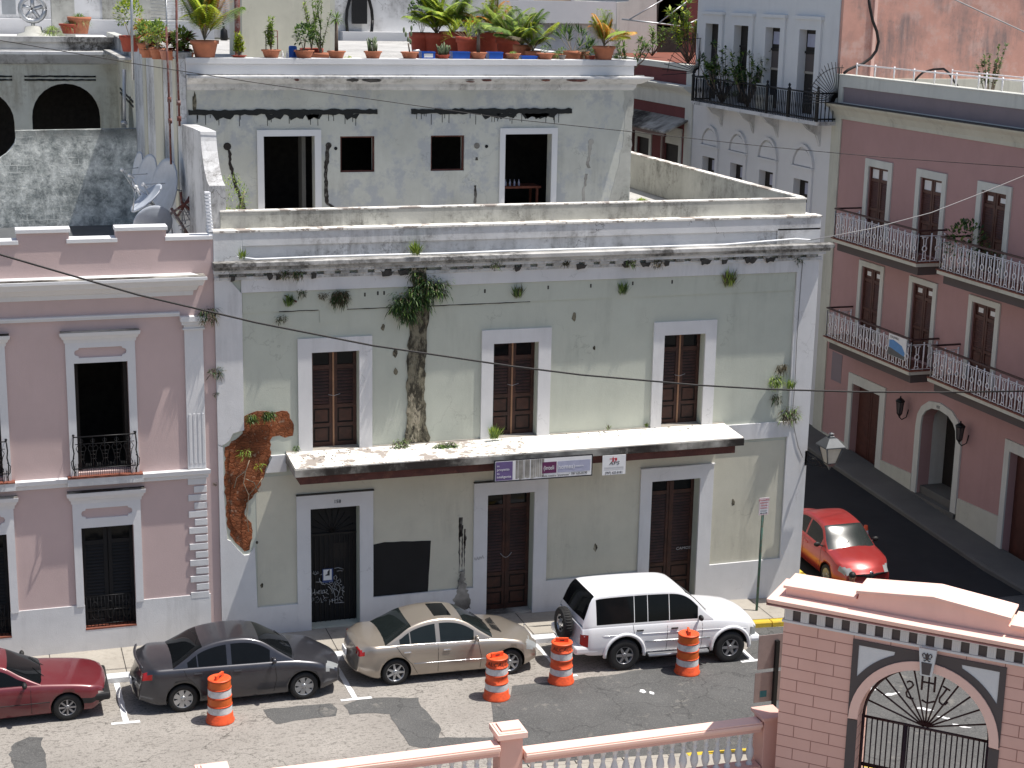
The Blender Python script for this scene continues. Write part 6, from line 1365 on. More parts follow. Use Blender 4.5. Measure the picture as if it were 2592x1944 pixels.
mb = MB(); mb.bx(3.85, 4.25, -.79, .79, .37, .54); part(mb, 'front_bumper', ['rubber'], c4, None, .05)
# ---- red hatchback on the side street
def tg_e(x, y, z):
    a = abs(y)
    if 3.70 < x and .58 < z < .745 and a > .50: return 2
    if x > 4.0 and .54 < z < .64 and a < .5: return 1
    if x > 4.0 and .28 < z < .40 and a < .5: return 1
    return 0
ECH = dict(L=4.15, W=1.66, rw=.29, ar=.335, ax=(.80, 3.17), paint='paint_red', ends=(.5, .7), plan=(.15, .26), wend=(.86, .80),
    bot=[(0, .34), (.25, .24), (.6, .2), (3.6, .2), (4.0, .24), (4.15, .3)], sh=[(0, .9), (.4, .98), (1.5, .96), (2.6, .94), (3.2, .90), (3.7, .80), (4.0, .70), (4.15, .60)],
    top=[(0, 1.0), (.5, 1.05), (2.8, 1.04), (3.2, 1.0), (3.7, .90), (4.0, .77), (4.15, .64)], tag=tg_e, spokes=7, rim='rim_silver', rr=.64, ws=0,
    gh=dict(x0=.45, x1=3.2, roof=[(.45, .98), (.9, 1.28), (1.3, 1.45), (1.7, 1.50), (2.1, 1.49), (2.45, 1.44), (2.6, 1.36), (2.9, 1.14), (3.2, .93)], top=.70, H=.5, win=[(.8, 1.1), (1.15, 1.75), (1.83, 2.75)], ws=(2.45, 3.15), rs=(.5, 1.15), wb=.92, bow=.2, glass='glass_green', wglass='glass_sun'),
    seams=[[(2.75, .25), (2.82, .6), (2.75, .93)], [(1.79, .25), (1.79, .95)], [(1.2, .5), (.95, .95)], [(2.9, .93), (3.3, .86), (3.75, .74)]], handles=((1.0, .8), (1.95, .8)), mirror=(2.72, .96), mmat='rubber', pz=.5)
c5, *_ = car('parked_car', (22.52, 4.25, gs(22.5, 3.0)), R(-90), 'small red hatchback on the side street beside the corner building, glare on its windscreen', ECH)
c5.rotation_euler = (0, 0, R(-90)); c5.location = (22.52, 4.15, gs(22.5, 4.2))
c5.rotation_euler = (Matrix.Rotation(R(-90), 3, 'Z') @ Matrix.Rotation(math.atan((gs(22.5, 3.3)-gs(22.5, 1))/2.37), 3, 'Y')).to_euler()
mb = MB(); mb.ball((4.17, 0, .68), .055, 0, 8, .3, 1.2, .8); mb.build('badge', ['chrome'], c5)
mb = MB(); mb.tube([(4.02-.10*abs(y)**2*2, y, .62) for y in (-.45, -.3, -.15, 0, .15, .3, .45)], .012, 5); mb.build('grille_bar', ['paint_red'], c5)
# ================================================================== STREET THINGS
def drum(x, y, label, dirty, lean, word=None):
    z = gs(x, y)+.006; o = Vector((x, y, z)); t = thing('traffic_drum', o, label, 'traffic drum', 'orange traffic drums along the parked cars', lean)
    LOCAL.add(t.name)
    mb = MB(); pr = [(.305, 0), (.31, .03), (.285, .06), (.272, .20), (.266, .21)]
    z0 = .21; lv = [.21, .40, .59, .78, .97]; R0 = [.262, .256, .250, .244, .238]
    for k in range(4):
        pr += [(R0[k]-.006, lv[k]+.005), (R0[k]-.008, lv[k+1]-.02), (R0[k]+.006, lv[k+1]-.012), (R0[k]+.004, lv[k+1])]
    pr += [(.22, .985), (.19, .975), (.001, .97)]
    mb.lathe((0, 0, 0), pr, 28, 0); bd = mb.build('drum_body', ['drum_orange'], t)
    for k, m_ in ((1, 'drum_white'), (3-0, 'drum_amber' if not dirty else 'drum_orange'), (2, 'drum_amber' if not dirty else 'drum_orange'), (3, None)):
        if m_ is None: continue
    for k, m_ in enumerate(('drum_white', 'drum_amber', 'drum_white', 'drum_amber')):
        if m_ == 'drum_amber' and dirty: continue
        mb = MB(); a, b = lv[k]+.012, lv[k+1]-.03; mb.lathe((0, 0, 0), [(R0[k]-.0005, a), (R0[k]-.0025, b)], 28, 0); mb.build('reflective_band', [m_], t, recalc=False)
    mb = MB(); mb.box(LOC, -.15, .15, .97, 1.07, -.025, .025); mb.box(LOC, -.05, .05, 1.0, 1.03, .026, .03, 1); hd = mb.build('handle', ['drum_orange', 'beam_maroon'], t, bevel=.012); hd.rotation_euler = (0, 0, .6)
    if word:
        g = MB(); text_mesh(g, Fr((0, 0, 0), (1, 0, 0), (0, -1, 0)), word, 0, .83, 0, .13, align='CENTER', shear=.2)
        g.v = [(math.sin(v[0]/.24-lean)*.258, -math.cos(v[0]/.24-lean)*.258, v[2]) for v in g.v]; g.build('lettering', ['soot'], t, recalc=False)
    return t
drum(4.37, -4.25, 'orange and white traffic drum beside the dark grey saloon', False, .3)
drum(10.48, -4.50, 'scuffed orange traffic drum lettered ALCALDIA at the front of the gold saloon', True, -.4, 'ALCALDIA')
drum(12.20, -3.98, 'scuffed orange drum behind the white off-roader, lettering wrapped round it', True, -.9, 'ALCALDIA')
drum(15.33, -4.05, 'clean orange and white traffic drum against the side of the white off-roader', False, .7)
# no-parking sign on a post
o = Vector((18.68, -.9, gz(18.7))); t = thing('parking_sign', o, 'white and red parking sign on a rusty green post at the corner', 'sign')
mb = MB(); mb.tube([(18.69, -.9, gz(18.7)-.1), (18.72, -.88, 2.62)], .034, 6); part(mb, 'post', ['green_post'], t, o)
FS = Fr((18.71, -.94, 0), (.999, .02, 0), (0, -1, 0)); mb = MB(); mb.box(FS, -.14, .14, 2.22, 2.68, -.01, 0, 0)
for a in ((-.125, .125, 2.66, 2.665), (-.125, .125, 2.235, 2.24), (-.13, -.125, 2.235, 2.665), (.125, .13, 2.235, 2.665)): mb.box(FS, *a, 0, .002, 1)
for s_, z in (("ESTACIONAMIENTO", 2.60), ("RESERVADO", 2.53), ("LEGISLATURA", 2.46), ("MUNICIPAL", 2.39)): text_mesh(mb, FS, s_, 0, z, .002, .052, 1, .62 if len(s_) > 10 else .78, 'CENTER')
mb.box(FS, -.1, .1, 2.335, 2.342, 0, .002, 2); mb.box(FS, -.1, .08, 2.31, 2.316, 0, .002, 2); mb.box(FS, -.07, .07, 2.262, 2.275, 0, .003, 2); mb.prism(FS, [(-.11, 2.268), (-.065, 2.25), (-.065, 2.288)], 0, .003, m=2); mb.prism(FS, [(.11, 2.268), (.065, 2.288), (.065, 2.25)], 0, .003, m=2)
part(mb, 'sign_plate', ['sign_white', 'sign_red', 'ink'], t, o)
# banner sign of the showroom and security company
fs = Fr((0, -1.2, 0), (.9998, -.015, 0), (0, -1, 0))
o = Vector((12.3, -1.22, 3.9)); t = thing('shop_banner', o, 'weathered purple and white shop banner hanging from the canopy edge', 'sign')
a, b = 11.32, 13.80
mb = MB(); mb.box(fs, a, b, 3.78, 4.32, .0, .03, 1); mb.box(fs, a+.03, b-.03, 3.81, 4.29, .03, .035, 0); part(mb, 'banner_board', ['sign_white', 'ink'], t, o)
mb = MB(); mb.box(fs, a+.04, a+.46, 3.82, 4.28, .035, .038, 0)
mb.box(fs, a+.48, a+.50, 3.85, 4.25, .035, .038, 3)
for k in range(16):
    x = a+.56+.72*k/16; rr = random.Random(k); mb.box(fs, x-rr.uniform(.0, .03), x+rr.uniform(.01, .04), 3.81+rr.uniform(0, .05), 4.29, .0352+k*.0001, .0362+k*.0001, 1)
mb.box(fs, a+1.20, a+1.56, 3.92, 4.20, .036, .039, 2); mb.box(fs, a+1.585, b-.06, 3.92, 4.20, .036, .038, 4)
part(mb, 'colour_panels', ['purple', 'stained_concrete', 'plum', 'sign_white', 'lilac'], t, o)
mb = MB()
for s_, u, v, sz in (("su", a+.07, 4.16, .07), ("proyecto", a+.07, 4.06, .085), ("es", a+.07, 3.97, .075), ("inteligente", a+.07, 3.88, .085)): text_mesh(mb, fs, s_, u, v, .04, sz)
text_mesh(mb, fs, "(inteli", a+1.23, 4.01, .041, .145, 0, .82); text_mesh(mb, fs, "homes)", a+1.60, 4.01, .041, .15, 0, .95); text_mesh(mb, fs, "inteligencia", a+2.02, 4.04, .041, .05)
text_mesh(mb, fs, 'Visite nuestro "showroom"', a+1.19, 3.835, .04, .078, 1, .82); text_mesh(mb, fs, "787.625.8190", a+1.93, 3.845, .04, .085, 1, .9)
part(mb, 'banner_lettering', ['sign_white', 'ink'], t, o)
o = Vector((14.3, -1.24, 4.1)); t = thing('company_sign', o, 'small white APS sign with a red figure, right of the long banner', 'sign')
a = 14.05; mb = MB(); mb.box(fs, a, a+.60, 3.77, 4.26, .025, .04, 0); part(mb, 'sign_board', ['sign_white'], t, o)
mb = MB(); text_mesh(mb, fs, "APS", a+.30, 4.02, .042, .12, 1, 1.35, 'CENTER', .15); text_mesh(mb, fs, "(787) 625-8181", a+.30, 3.795, .042, .082, 1, .9, 'CENTER')
for z in (3.955, 3.93, 3.895): mb.box(fs, a+.05, a+.55, z, z+.006, .04, .042, 2)
mb.box(fs, a+.25, a+.29, 4.12, 4.19, .04, .043, 3); mb.ball(fs.p(a+.27, 4.21, .042), .014, 3, 6, 1, .3, 1); mb.box(fs, a+.18, a+.36, 4.165, 4.18, .04, .043, 3)
for u in (.24, .30): mb.prism(fs, [(a+u, 4.12), (a+u+.015, 4.12), (a+u+(.27-u)*1.0+.02, 4.15), (a+u+(.27-u)*1.0-.0, 4.15)] if 0 else [(a+.255, 4.13), (a+.285, 4.13), (a+u+.01, 4.08), (a+u-.01, 4.08)], .04, .043, m=3)
mb.prism(fs, [(a+.31, 4.19), (a+.37, 4.19), (a+.375, 4.14), (a+.34, 4.10), (a+.315, 4.14)], .04, .044, m=3); part(mb, 'sign_lettering', ['ink', 'ink', 'galv', 'sign_red'], t, o)
# corner street lantern on a bracket
o = Vector((20.69, -.62, 3.85)); t = thing('street_lantern', o, 'square grey street lantern on a scrolled bracket at the corner of the building', 'street lamp'); LOCAL.add(t.name); z_ = Vector((0, 0, 0))
M4 = Matrix.Rotation(R(45), 3, 'Z')
mb = MB(); mb.lathe(z_, [(.40, -.03), (.40, .0), (.16, .20), (.10, .205), (.09, .24), (.05, .26), (.05, .30), (.09, .31), (.001, .34)], 4, 0, M4, smooth=False); mb.lathe(z_, [(.15, -.47), (.18, -.48), (.08, -.56), (.03, -.62), (.001, -.68)], 4, 0, M4, smooth=False)
for k in range(4):
    a = R(45)+k*math.pi/2+R(0); ca, sa = math.cos(a), math.sin(a); mb.tube([(.33*ca, .33*sa, -.03), (.17*ca, .17*sa, -.47)], .018, 4)
part(mb, 'lantern_frame', ['lantern_metal'], t)
mb = MB(); mb.lathe(z_, [(.30, -.032), (.155, -.465)], 4, 0, M4, smooth=False); part(mb, 'lantern_glass', ['lamp_glass'], t)
mb = MB(); mb.tube([(.0, .0, -.56), (-.12, .1, -.62), (-.3, .3, -.60), (-.38, .60, -.52)], .02, 5); mb.tube([(-.38, .61, -.35), (-.2, .3, -.45), (-.12, .12, -.58)], .014, 5)
for c in ((-.30, .38, -.5), (-.2, .22, -.54)): mb.tube([(c[0]+.06*math.cos(q), c[1]-.05*math.cos(q), c[2]+.06*math.sin(q)) for q in [i*math.pi/4 for i in range(9)]], .012, 4)
mb.bx(-.42, -.36, .56, .64, -.68, -.28); part(mb, 'bracket', ['iron_black'], t)
# signboard backs behind the gateway pier
px = Vector((14.95, -8.75, gz(15))); t = thing('signboard', px, 'two blank metal signboard backs on one dark post left of the gateway', 'sign')
mb = MB(); mb.bx(15.1, 15.18, -8.80, -8.72, gz(15), 2.3); part(mb, 'post', ['iron_black'], t, px)
mb = MB(); mb.bx(14.74, 15.4, -8.72, -8.70, 1.68, 2.42); part(mb, 'upper_board', ['sign_back'], t, px)
mb = MB(); mb.bx(14.70, 15.3, -8.716, -8.70, .95, 1.60); b_ = part(mb, 'lower_board', ['sign_back'], t, px)
mb = MB(); mb.bx(14.83, 14.98, -8.722, -8.717, 1.06, 1.20); part(mb, 'sticker', ['sticker_teal'], b_, px)
# small cone on the side street
cq = onZ((2192, 1332), -.1); cx_, cy_ = cq.x, cq.y; o = Vector((cx_, cy_, gs(cx_, cy_))); t = thing('traffic_cone', o, 'slim orange and white cone on the side street past the red hatchback', 'cone')
mb = MB(); mb.lathe(o, [(.10, .03), (.055, .46), (.001, .47)], 14); mb.bx(cx_-.14, cx_+.14, cy_-.14, cy_+.14, o.z+.005, o.z+.035); part(mb, 'cone_body', ['drum_orange'], t, o)
mb = MB(); mb.lathe(o, [(.092, .14), (.072, .32)], 14); part(mb, 'cone_band', ['sign_white'], t, o)
# cables
def cable(name, pts, r_, m_, label): mb = MB(); mb.tube(pts, r_, 5); c = sum((Vector(p) for p in pts), Vector())/len(pts); tag(mb.build(name, [m_], None, c), label, 'cable')
P = [onY(K(*q), -2.2) for q in ((0, 1, -600, 380), (0, 1, 0, 540), (0, 1, 700, 745), (0, 1, 1200, 890), (0, 1, 1840, 1040), (1, 1, 0, 1128), (1, 1, 1000, 1325), (1, 1, 2212, 1505), (2, 1, 600, 1580), (2, 1, 1290, 1640), (2, 2, 1580, 8), (2, 2, 2212, 45), (3, 2, 800, 68), (3, 2, 1500, 72), (3, 2, 2400, 58))]
cable('power_cable', P, .022, 'wire_black', 'thick black power cable slung across the front of the facades')
P = [onY(K(*q), 1.5) for q in ((0, 0, -700, 240), (0, 0, 130, 370), (0, 0, 1130, 545), (0, 0, 2212, 715), (1, 0, 1400, 915), (2, 0, 0, 1030), (2, 0, 1000, 1135), (2, 0, 2212, 1268), (3, 0, 1000, 1360), (3, 0, 2400, 1460))]
cable('thin_cable', P, .009, 'wire_black', 'thin dark cable running across the rooftop flat to the rose building')
a = Vector((19.9, -.2, 9.14)); b = onX(K(3, 0, 2400, 1440), 28.0); c = a.lerp(b, .5); c.z -= .28
cable('tie_cable', [a, a.lerp(c, .5)-Vector((0, 0, .06)), c, c.lerp(b, .5)-Vector((0, 0, .02)), b], .012, 'wire_grey', 'pale taut cable from the white conduit pipe up to the rose building')
cable('upper_cable', [onY(K(3, 0, *q), 9) for q in ((1400, -120), (1620, 0), (1900, 130), (2212, 275), (2500, 400))], .022, 'wire_grey', 'grey cable crossing the top right corner over the rough pink wall')
cable('facade_wire', [FM.p(x, z, .075) for x, z in ((19.86, 8.95), (19.83, 8.0), (19.82, 6.5), (19.84, 5.4), (19.82, 4.6), (19.9, 4.2), (20.05, 3.7), (20.2, 3.4))], .006, 'wire_black', 'thin wire stapled down the white corner pilaster')
# poles of the court
mb = MB()
for q, r_ in ((((0, 0, 1435, 250), (0, 0, 1475, 1400)), .035), (((0, 0, 1520, -200), (0, 0, 1530, 600), (0, 0, 1550, 1080)), .04)):
    pass
def pole(pts, y, r_, m_, label, joints=()):
    P = [onY(K(*q), y) for q in pts]; mb = MB(); mb.tube(P, r_, 6)
    for c_ in joints: c = onY(K(*c_), y); mb.tube([c-Vector((0, 0, .06)), c+Vector((0, 0, .06))], r_*1.9, 6)
    tag(mb.build('mast_pole', [m_], None, P[-1]), label, 'pole')
pole(((0, 0, 1435, 230), (0, 0, 1455, 700), (0, 0, 1478, 1420)), 4.6, .028, 'rust_pole', 'rusty mast pole standing between the dishes and the white party wall, left of two', ((0, 0, 1463, 860), (0, 0, 1470, 1045)))
pole(((0, 0, 1520, -250), (0, 0, 1530, 500), (0, 0, 1552, 1090)), 4.2, .03, 'rust_pole', 'taller rusty mast pole beside the party wall, right of two', ((0, 0, 1543, 890), (0, 0, 1548, 1025)))
pole(((0, 0, 1135, -200), (0, 0, 1140, 300), (0, 0, 1150, 690)), 6, .035, 'galv', 'galvanised mast pole rising past the left end of the potted plants')
pole(((0, 0, 1072, 600), (0, 0, 1075, 1100)), 16.8, .06, 'galv', 'grey drain pipe in front of the narrow side arches', ((0, 0, 1072, 1060),))
pole(((0, 0, 605, -200), (0, 0, 612, 230)), 30, .14, 'rust_pole', 'dark rusty post on the left rear roof')
pole(((0, 0, 2045, -200), (0, 0, 2055, 480)), 12.5, .09, 'rust_pole', 'dark timber post beside the cream stair house')
mb = MB(); c = onY(K(0, 0, 545, 170), 29); mb.bx(c.x-.42, c.x+.42, 28.7, 29.3, 12.9, c.z+1.0); tag(mb.build('chimney_stack', ['terrace_plaster'], None, c), 'square grey concrete chimney stack beside the rusty post', 'chimney')
mb = MB(); c = onY(K(0, 0, 280, 80), 29); o = Vector((c.x, 29, 13.0)); t = thing('vent_cowl', o, 'pale round vent cowl with an open wheel on a short stem, top left', 'vent')
mb.tube([(c.x, 29, 13.2), (c.x, 29, c.z-.5)], .08, 6); mb.lathe((c.x, 29, 13.0), [(.65, 0), (.6, .12), (.35, .2), (.30, .4), (.001, .45)], 14); part(mb, 'base', ['terrace_plaster'], t, o)
mb = MB(); mb.tube([(c.x+.45*math.cos(q), 29, c.z+.45*math.sin(q)) for q in [i*math.pi/8 for i in range(17)]], .10, 6)
for k in range(5): mb.tube([(c.x, 29, c.z), (c.x+.42*math.cos(k*1.257+.3), 29, c.z+.42*math.sin(k*1.257+.3))], .08, 5)
mb.bx(c.x-1.1, c.x-.6, 28.9, 29.1, c.z-.2, c.z+.35); part(mb, 'wheel', ['galv'], t, o)
mb = MB(); c = onY(K(0, 0, 1935, 285), 13.6); mb.lathe((c.x, 13.6, c.z-.22), [(.1, 0), (.12, .05), (.1, .3), (.04, .36), (.04, .42), (.001, .43)], 8); mb.tube([(c.x, 13.9, c.z+.3), (c.x, 13.6, c.z+.26)], .02, 4); tag(mb.build('wall_lantern', ['iron_black'], None, c), 'tiny black lantern hanging on the rooftop wall beside the big palm', 'lantern')
# yagi aerial
mb = MB(); c = onY(K(0, 0, 1440, 90), 9); mb.tube([(c.x, 9, 12.9), (c.x, 9, c.z+.5)], .02, 5)
for k in range(13): z = c.z+.35-.09*k; mb.tube([(c.x-.42, 9, z), (c.x+.30, 9, z-.015)], .009, 4)
tag(mb.build('aerial', ['galv'], None, c), 'comb-like television aerial between the two rusty masts', 'aerial')
# satellite dishes
def dish(c, rad, nrm, label, arm=True, base=7.46):
    c = Vector(c); n = Vector(nrm).normalized(); q = n.to_track_quat('Z', 'Y').to_matrix(); t = thing('satellite_dish', c, label, 'satellite dish', 'satellite dishes on the left roof'); mb = MB()
    pr = [(rad*k/8, rad*.22*(k/8)**2) for k in range(1, 9)]; pr = [(.001, 0)]+pr+[(rad*1.01, rad*.22-.02), (rad, rad*.22-.035)]+[(rad*k/8, rad*.22*(k/8)**2-.03) for k in range(7, 0, -1)]+[(.001, -.03)]
    mb.lathe(c, pr, 28, 0, q); part(mb, 'reflector', ['dish_grey'], t)
    mb = MB(); f = c+n*rad*.95; dn = q@Vector((0, 0, 0))
    low = c+q@Vector((0, -rad*.95, rad*.2)); low = min([c+q@Vector((rad*.95*math.cos(a), rad*.95*math.sin(a), rad*.2)) for a in [i*.4 for i in range(16)]], key=lambda v: v.z)
    mb.tube([low, f], .018, 5); mb.tube([c+n*.02+Vector((0, .3, .1)), f], .01, 4); mb.ball(f, .05, 1, 6); mb.tube([f, f-n*.12+Vector((0, 0, -.06))], .03, 5, 1); part(mb, 'feed_arm', ['galv', 'sign_white'], t)
    mb = MB(); mb.tube([c-n*.05, c-n*.35, (c.x-n.x*.35, c.y-n.y*.35, base)], .04, 6); mb.tube([c-n*.35+Vector((0, 0, -.2)), (c.x-n.x*.35+.4, c.y-n.y*.35+.5, base)], .025, 5); part(mb, 'mount', ['galv'], t)
def yc(q, y): return onY(K(*q), y)
dish(yc((0, 0, 1222, 1490), 9), .56, (-.96, -.12, .16), 'narrow edge-on satellite dish farthest left of the upright three', base=7.46)
dish(yc((0, 0, 1308, 1545), 7.5), .64, (-.93, -.26, .2), 'upright satellite dish standing in the middle of the three')
dish(yc((0, 0, 1462, 1630), 5.5), .75, (-.93, -.30, .2), 'largest upright satellite dish nearest the fin wall')
dish(yc((0, 1, 1285, 75), 5.0), .50, (-.62, -.10, .72), 'satellite dish tipped almost flat toward the sky')
dish(yc((0, 1, 1330, 290), 4.0), .50, (-.2, .9, .35), 'satellite dish seen from its back just above the stepped parapet')
mb = MB(); rr = random.Random(5)
for k in range(9):
    a = yc((0, 1, 1560, 60+rr.uniform(-40, 40)), 4.2); b = yc((0, 1, 1500+rr.uniform(0, 260), 150+rr.uniform(0, 180)), 4.0); m_ = a.lerp(b, .5)+Vector((rr.uniform(.1, .4), 0, -.25)); mb.tube([a, a.lerp(m_, .5), m_, b], .014, 4)
for q in (((0, 1, 1470, 190), (0, 1, 1700, 30), (0, 1, 1750, 60)), ((0, 1, 1480, 140), (0, 1, 1620, 360)), ((0, 1, 1560, 0), (0, 1, 1570, 90), (0, 1, 1740, 240)), ((0, 1, 1520, 230), (0, 1, 1640, 40))): mb.tube([yc(z, 4.1) for z in q], .035, 5, 1)
tag(mb.build('cable_tangle', ['wire_grey', 'rust_pole'], None, yc((0, 1, 1600, 150), 4)), 'tangle of pale cables and rusty brackets behind the largest dish', 'cables')
# ================================================================== PLANTS
RV = random.Random(77)
def rv(a, b): return RV.uniform(a, b)
def leaf(mb, p, d, L, w_, m=0, droop=.2):
    d = d.normalized(); s_ = d.cross(Vector((0, 0, 1)))
    if s_.length < .1: s_ = Vector((1, 0, 0))
    s_.normalize(); mid = p+d*L*.5+Vector((0, 0, -droop*L*.12)); tip = p+d*L+Vector((0, 0, -droop*L*.55))
    mb.add([p, mid+s_*w_, tip, mid-s_*w_], [(0, 1, 2, 3)], m)
def rdir(zmin=-.2, zmax=1):
    a = rv(0, 6.283); z = rv(zmin, zmax); r_ = math.sqrt(max(0.02, 1-z*z)); return Vector((r_*math.cos(a), r_*math.sin(a), z))
def f_bush(mb, c, rad, h, n, L, w_, mats=(0,), zc=.5):
    for i in range(n):
        d = rdir(-.6, 1); k = rv(.45, 1)**.6; p = c+Vector((d.x*rad*k, d.y*rad*k, h*zc+d.z*h*.5*k)); leaf(mb, p, (d+rdir()*.8), L*rv(.6, 1.2), w_*rv(.7, 1.2), RV.choice(mats))
def f_palm(mb, c, n, L, leafw=.03, m=(0,), up=(.5, 1.4), nl=16, stem=1):
    for i in range(n):
        a = 6.283*i/n+rv(-.3, .3); e = rv(*up); d = Vector((math.cos(a)*math.cos(e), math.sin(a)*math.cos(e), math.sin(e))); l = L*rv(.75, 1.1); P = []; p = Vector(c); v = d.copy(); mt = RV.choice(m)
        for k in range(9): P.append(p.copy()); p = p+v*l/8; v = (v+Vector((0, 0, -.12-.08*(1-e)))).normalized()
        mb.tube(P, [.012*(1-k/9)+.003 for k in range(9)], 3, stem, cap=False)
        for k in range(nl):
            t = .2+.78*k/nl; i0 = min(7, int(t*8)); q = P[i0].lerp(P[i0+1], t*8-i0); ax_ = (P[i0+1]-P[i0]).normalized(); sd = ax_.cross(Vector((0, 0, 1))).normalized(); ll = l*.42*math.sin(math.pi*min(1, t*.9+.1))**.7+.04
            for s_ in (-1, 1): leaf(mb, q, sd*s_+ax_*.75+Vector((0, 0, .15)), ll, leafw*.5, mt, .9)
def f_spiky(mb, c, n, L, w_, m=0, zmin=-.1, zmax=1.0, droop=.5):
    for i in range(n): leaf(mb, c, rdir(zmin, zmax), L*rv(.7, 1.1), w_, m if isinstance(m, int) else RV.choice(m), droop)
def f_cactus(mb, c, n, h, r_, spread=.1, m=0):
    for i in range(n):
        a = rv(0, 6.28); b = c+Vector((math.cos(a), math.sin(a), 0))*rv(0, spread); t = b+Vector((math.cos(a)*rv(0, .12), math.sin(a)*rv(0, .12), h*rv(.5, 1))); mb.tube([b, b.lerp(t, .5)+Vector((rv(-.02, .02), 0, 0)), t], [r_, r_*1.15, r_*.5], 6, m)
        if rv(0, 1) < .5: mb.tube([b.lerp(t, .5), b.lerp(t, .55)+Vector((rv(-.08, .08), rv(-.05, .05), .05)), b.lerp(t, .6)+Vector((rv(-.09, .09), 0, h*.3))], [r_*.7, r_*.8, r_*.4], 5, m)
def pot(t, o, r_, h, mat='terracotta', square=False):
    mb = MB(); mb.lathe(o, [(r_*.68, 0), (r_*.90, h*.78), (r_*1.0, h*.80), (r_*1.02, h), (r_*.92, h), (r_*.90, h*.9), (.001, h*.9)], 20, 0, ms=[0, 0, 0, 0, 0, 1]); part(mb, 'pot', [mat, 'soil'], t, o)
def plant(px, y, zb, r_, h, kind, label, mat='terracotta', s=1.0, cat='potted plant', grp='potted plants on the rooftop', lv=None):
    x = onY(px, y).x; o = Vector((x, y, zb)); t = thing('potted_plant', o, label, cat, grp); 
    if h: pot(t, o, r_, h, mat)
    c = o+Vector((0, 0, h*.88)); f = MB(); tr = MB()
    G = lv or ['leaf_mid']; mats = G+['twig', 'bark']; nT, nB = len(G), len(G)+1; idx = tuple(range(len(G)))
    if kind == 'palm': f_palm(f, c+Vector((0, 0, .05)), int(14*max(1, s**.5)), .82*s, .042*s, idx, (.75, 1.5), 24, nT)
    if kind == 'fanpalm':
        for i in range(18):
            d = rdir(.1, 1); q = c+d*.4*s; f.tube([c, q], .008, 3, nT, cap=False)
            for k in range(11): dd = (d+rdir(-.3, .8)*.9); leaf(f, q, dd, .32*s, .014*s, RV.choice(idx), .4)
    if kind == 'bush':
        for i in range(5): e = c+Vector((rv(-.12, .12)*s, rv(-.12, .12)*s, .35*s)); f.tube([c, e], .010, 3, nT, cap=False)
        f_bush(f, c, .28*s, .66*s, int(380*s), .12, .032, idx, .62)
    if kind == 'croton': 
        for k in range(3): f_spiky(f, c+Vector((rv(-.12, .12), rv(-.1, .1), .10+.12*k*s)), int(46), .24*s, .032, idx, -.2, 1, .6)
    if kind == 'tall':
        for i in range(7):
            e = c+Vector((rv(-.25, .25)*s, rv(-.15, .15)*s, rv(.7, 1.35)*s)); m_ = c.lerp(e, .5)+Vector((rv(-.06, .06), 0, 0)); f.tube([c, m_, e], [.014, .01, .005], 4, nT, cap=False); 
            for k in range(60): q = m_.lerp(e, rv(-.6, 1.05)); leaf(f, q, rdir(-.3, 1), .12, .022, RV.choice(idx))
    if kind == 'yucca':
        e = c+Vector((.0, 0, .62*s)); f.tube([c, c.lerp(e, .5), e], [.05, .045, .035], 8, nB); f_spiky(f, e, 70, .24*s, .014, idx, -.5, 1, .4)
    if kind == 'cactus': f_cactus(f, c, 13, .42*s, .022, .13)
    if kind == 'pear':
        f.tube([c, c+Vector((-.04, 0, .30*s))], .02, 6, nB)
        for (dx, dz, ax_) in ((-.05, .42, .2), (-.12, .58, -.5), (-.18, .72, -.6), (.04, .6, .1), (.05, .78, .0), (.02, .35, .4)): f.ball(c+Vector((dx*s*1.1, 0, dz*s)), .075*s, 0, 6, .55, .3, 1.25)
    if kind == 'grass': f_spiky(f, c, 170, .4*s, .008, idx, .1, 1, 1.4)
    if kind == 'small': f_bush(f, c, .14*s, .25*s, int(60*s), .07, .02, idx, .5)
    if f.v: part(f, 'foliage', mats, t, o)
    return t
# front row on the parapet of the rooftop flat (y 5.6)
YP, ZP = 5.62, 13.335
plant(K(0, 0, 1768, 400), YP, ZP, .36, .42, 'palm', 'big terracotta pot with an orange-green palm at the left end of the parapet', s=2.0, lv=['leaf_mid', 'leaf_yellow', 'leaf_orange', 'leaf_yellow'])
plant(K(1, 0, 130, 430), YP, ZP, .25, .20, 'tall', 'terracotta bowl with a leafy shrub and a little wire frame', s=.62, lv=['leaf_mid', 'leaf_bright'])
plant(K(1, 0, 415, 430), YP, ZP, .26, .19, 'bush', 'terracotta bowl with a dense dark green bush beside the blue barrel', s=.95, lv=['leaf_dark', 'leaf_mid'])
plant(K(1, 0, 695, 440), YP, ZP, .24, .18, 'yucca', 'terracotta bowl with a tall thick-stemmed yucca', s=1.35, lv=['leaf_mid'])
plant(K(1, 0, 1010, 440), YP, ZP, .24, .18, 'cactus', 'terracotta bowl packed with many short upright cactus stems', s=.95, lv=['leaf_grey'])
plant(K(1, 0, 1328, 445), YP, ZP, .24, .17, 'pear', 'terracotta bowl with a lone prickly pear cactus', s=.80, lv=['leaf_grey'])
plant(K(1, 0, 1615, 475), YP, ZP, .19, .10, 'cactus', 'low reddish bowl with a small branching succulent between blue crates', 'terracotta_red', .85, lv=['leaf_grey'])
plant(K(1, 0, 1920, 450), YP, ZP, .235, .17, 'yucca', 'terracotta bowl with a shorter yucca on a bare grey stem', s=1.0, lv=['leaf_mid', 'leaf_grey'])
plant(K(2, 0, 10, 450), YP, ZP, .21, .15, 'grass', 'terracotta bowl of grassy bright blades in the middle of the parapet', s=.6, lv=['leaf_mid', 'leaf_bright'])
plant(K(2, 0, 285, 450), YP, ZP, .24, .16, 'small', 'terracotta bowl with a sparse low plant left of the small grey pot', s=.9, lv=['leaf_mid'])
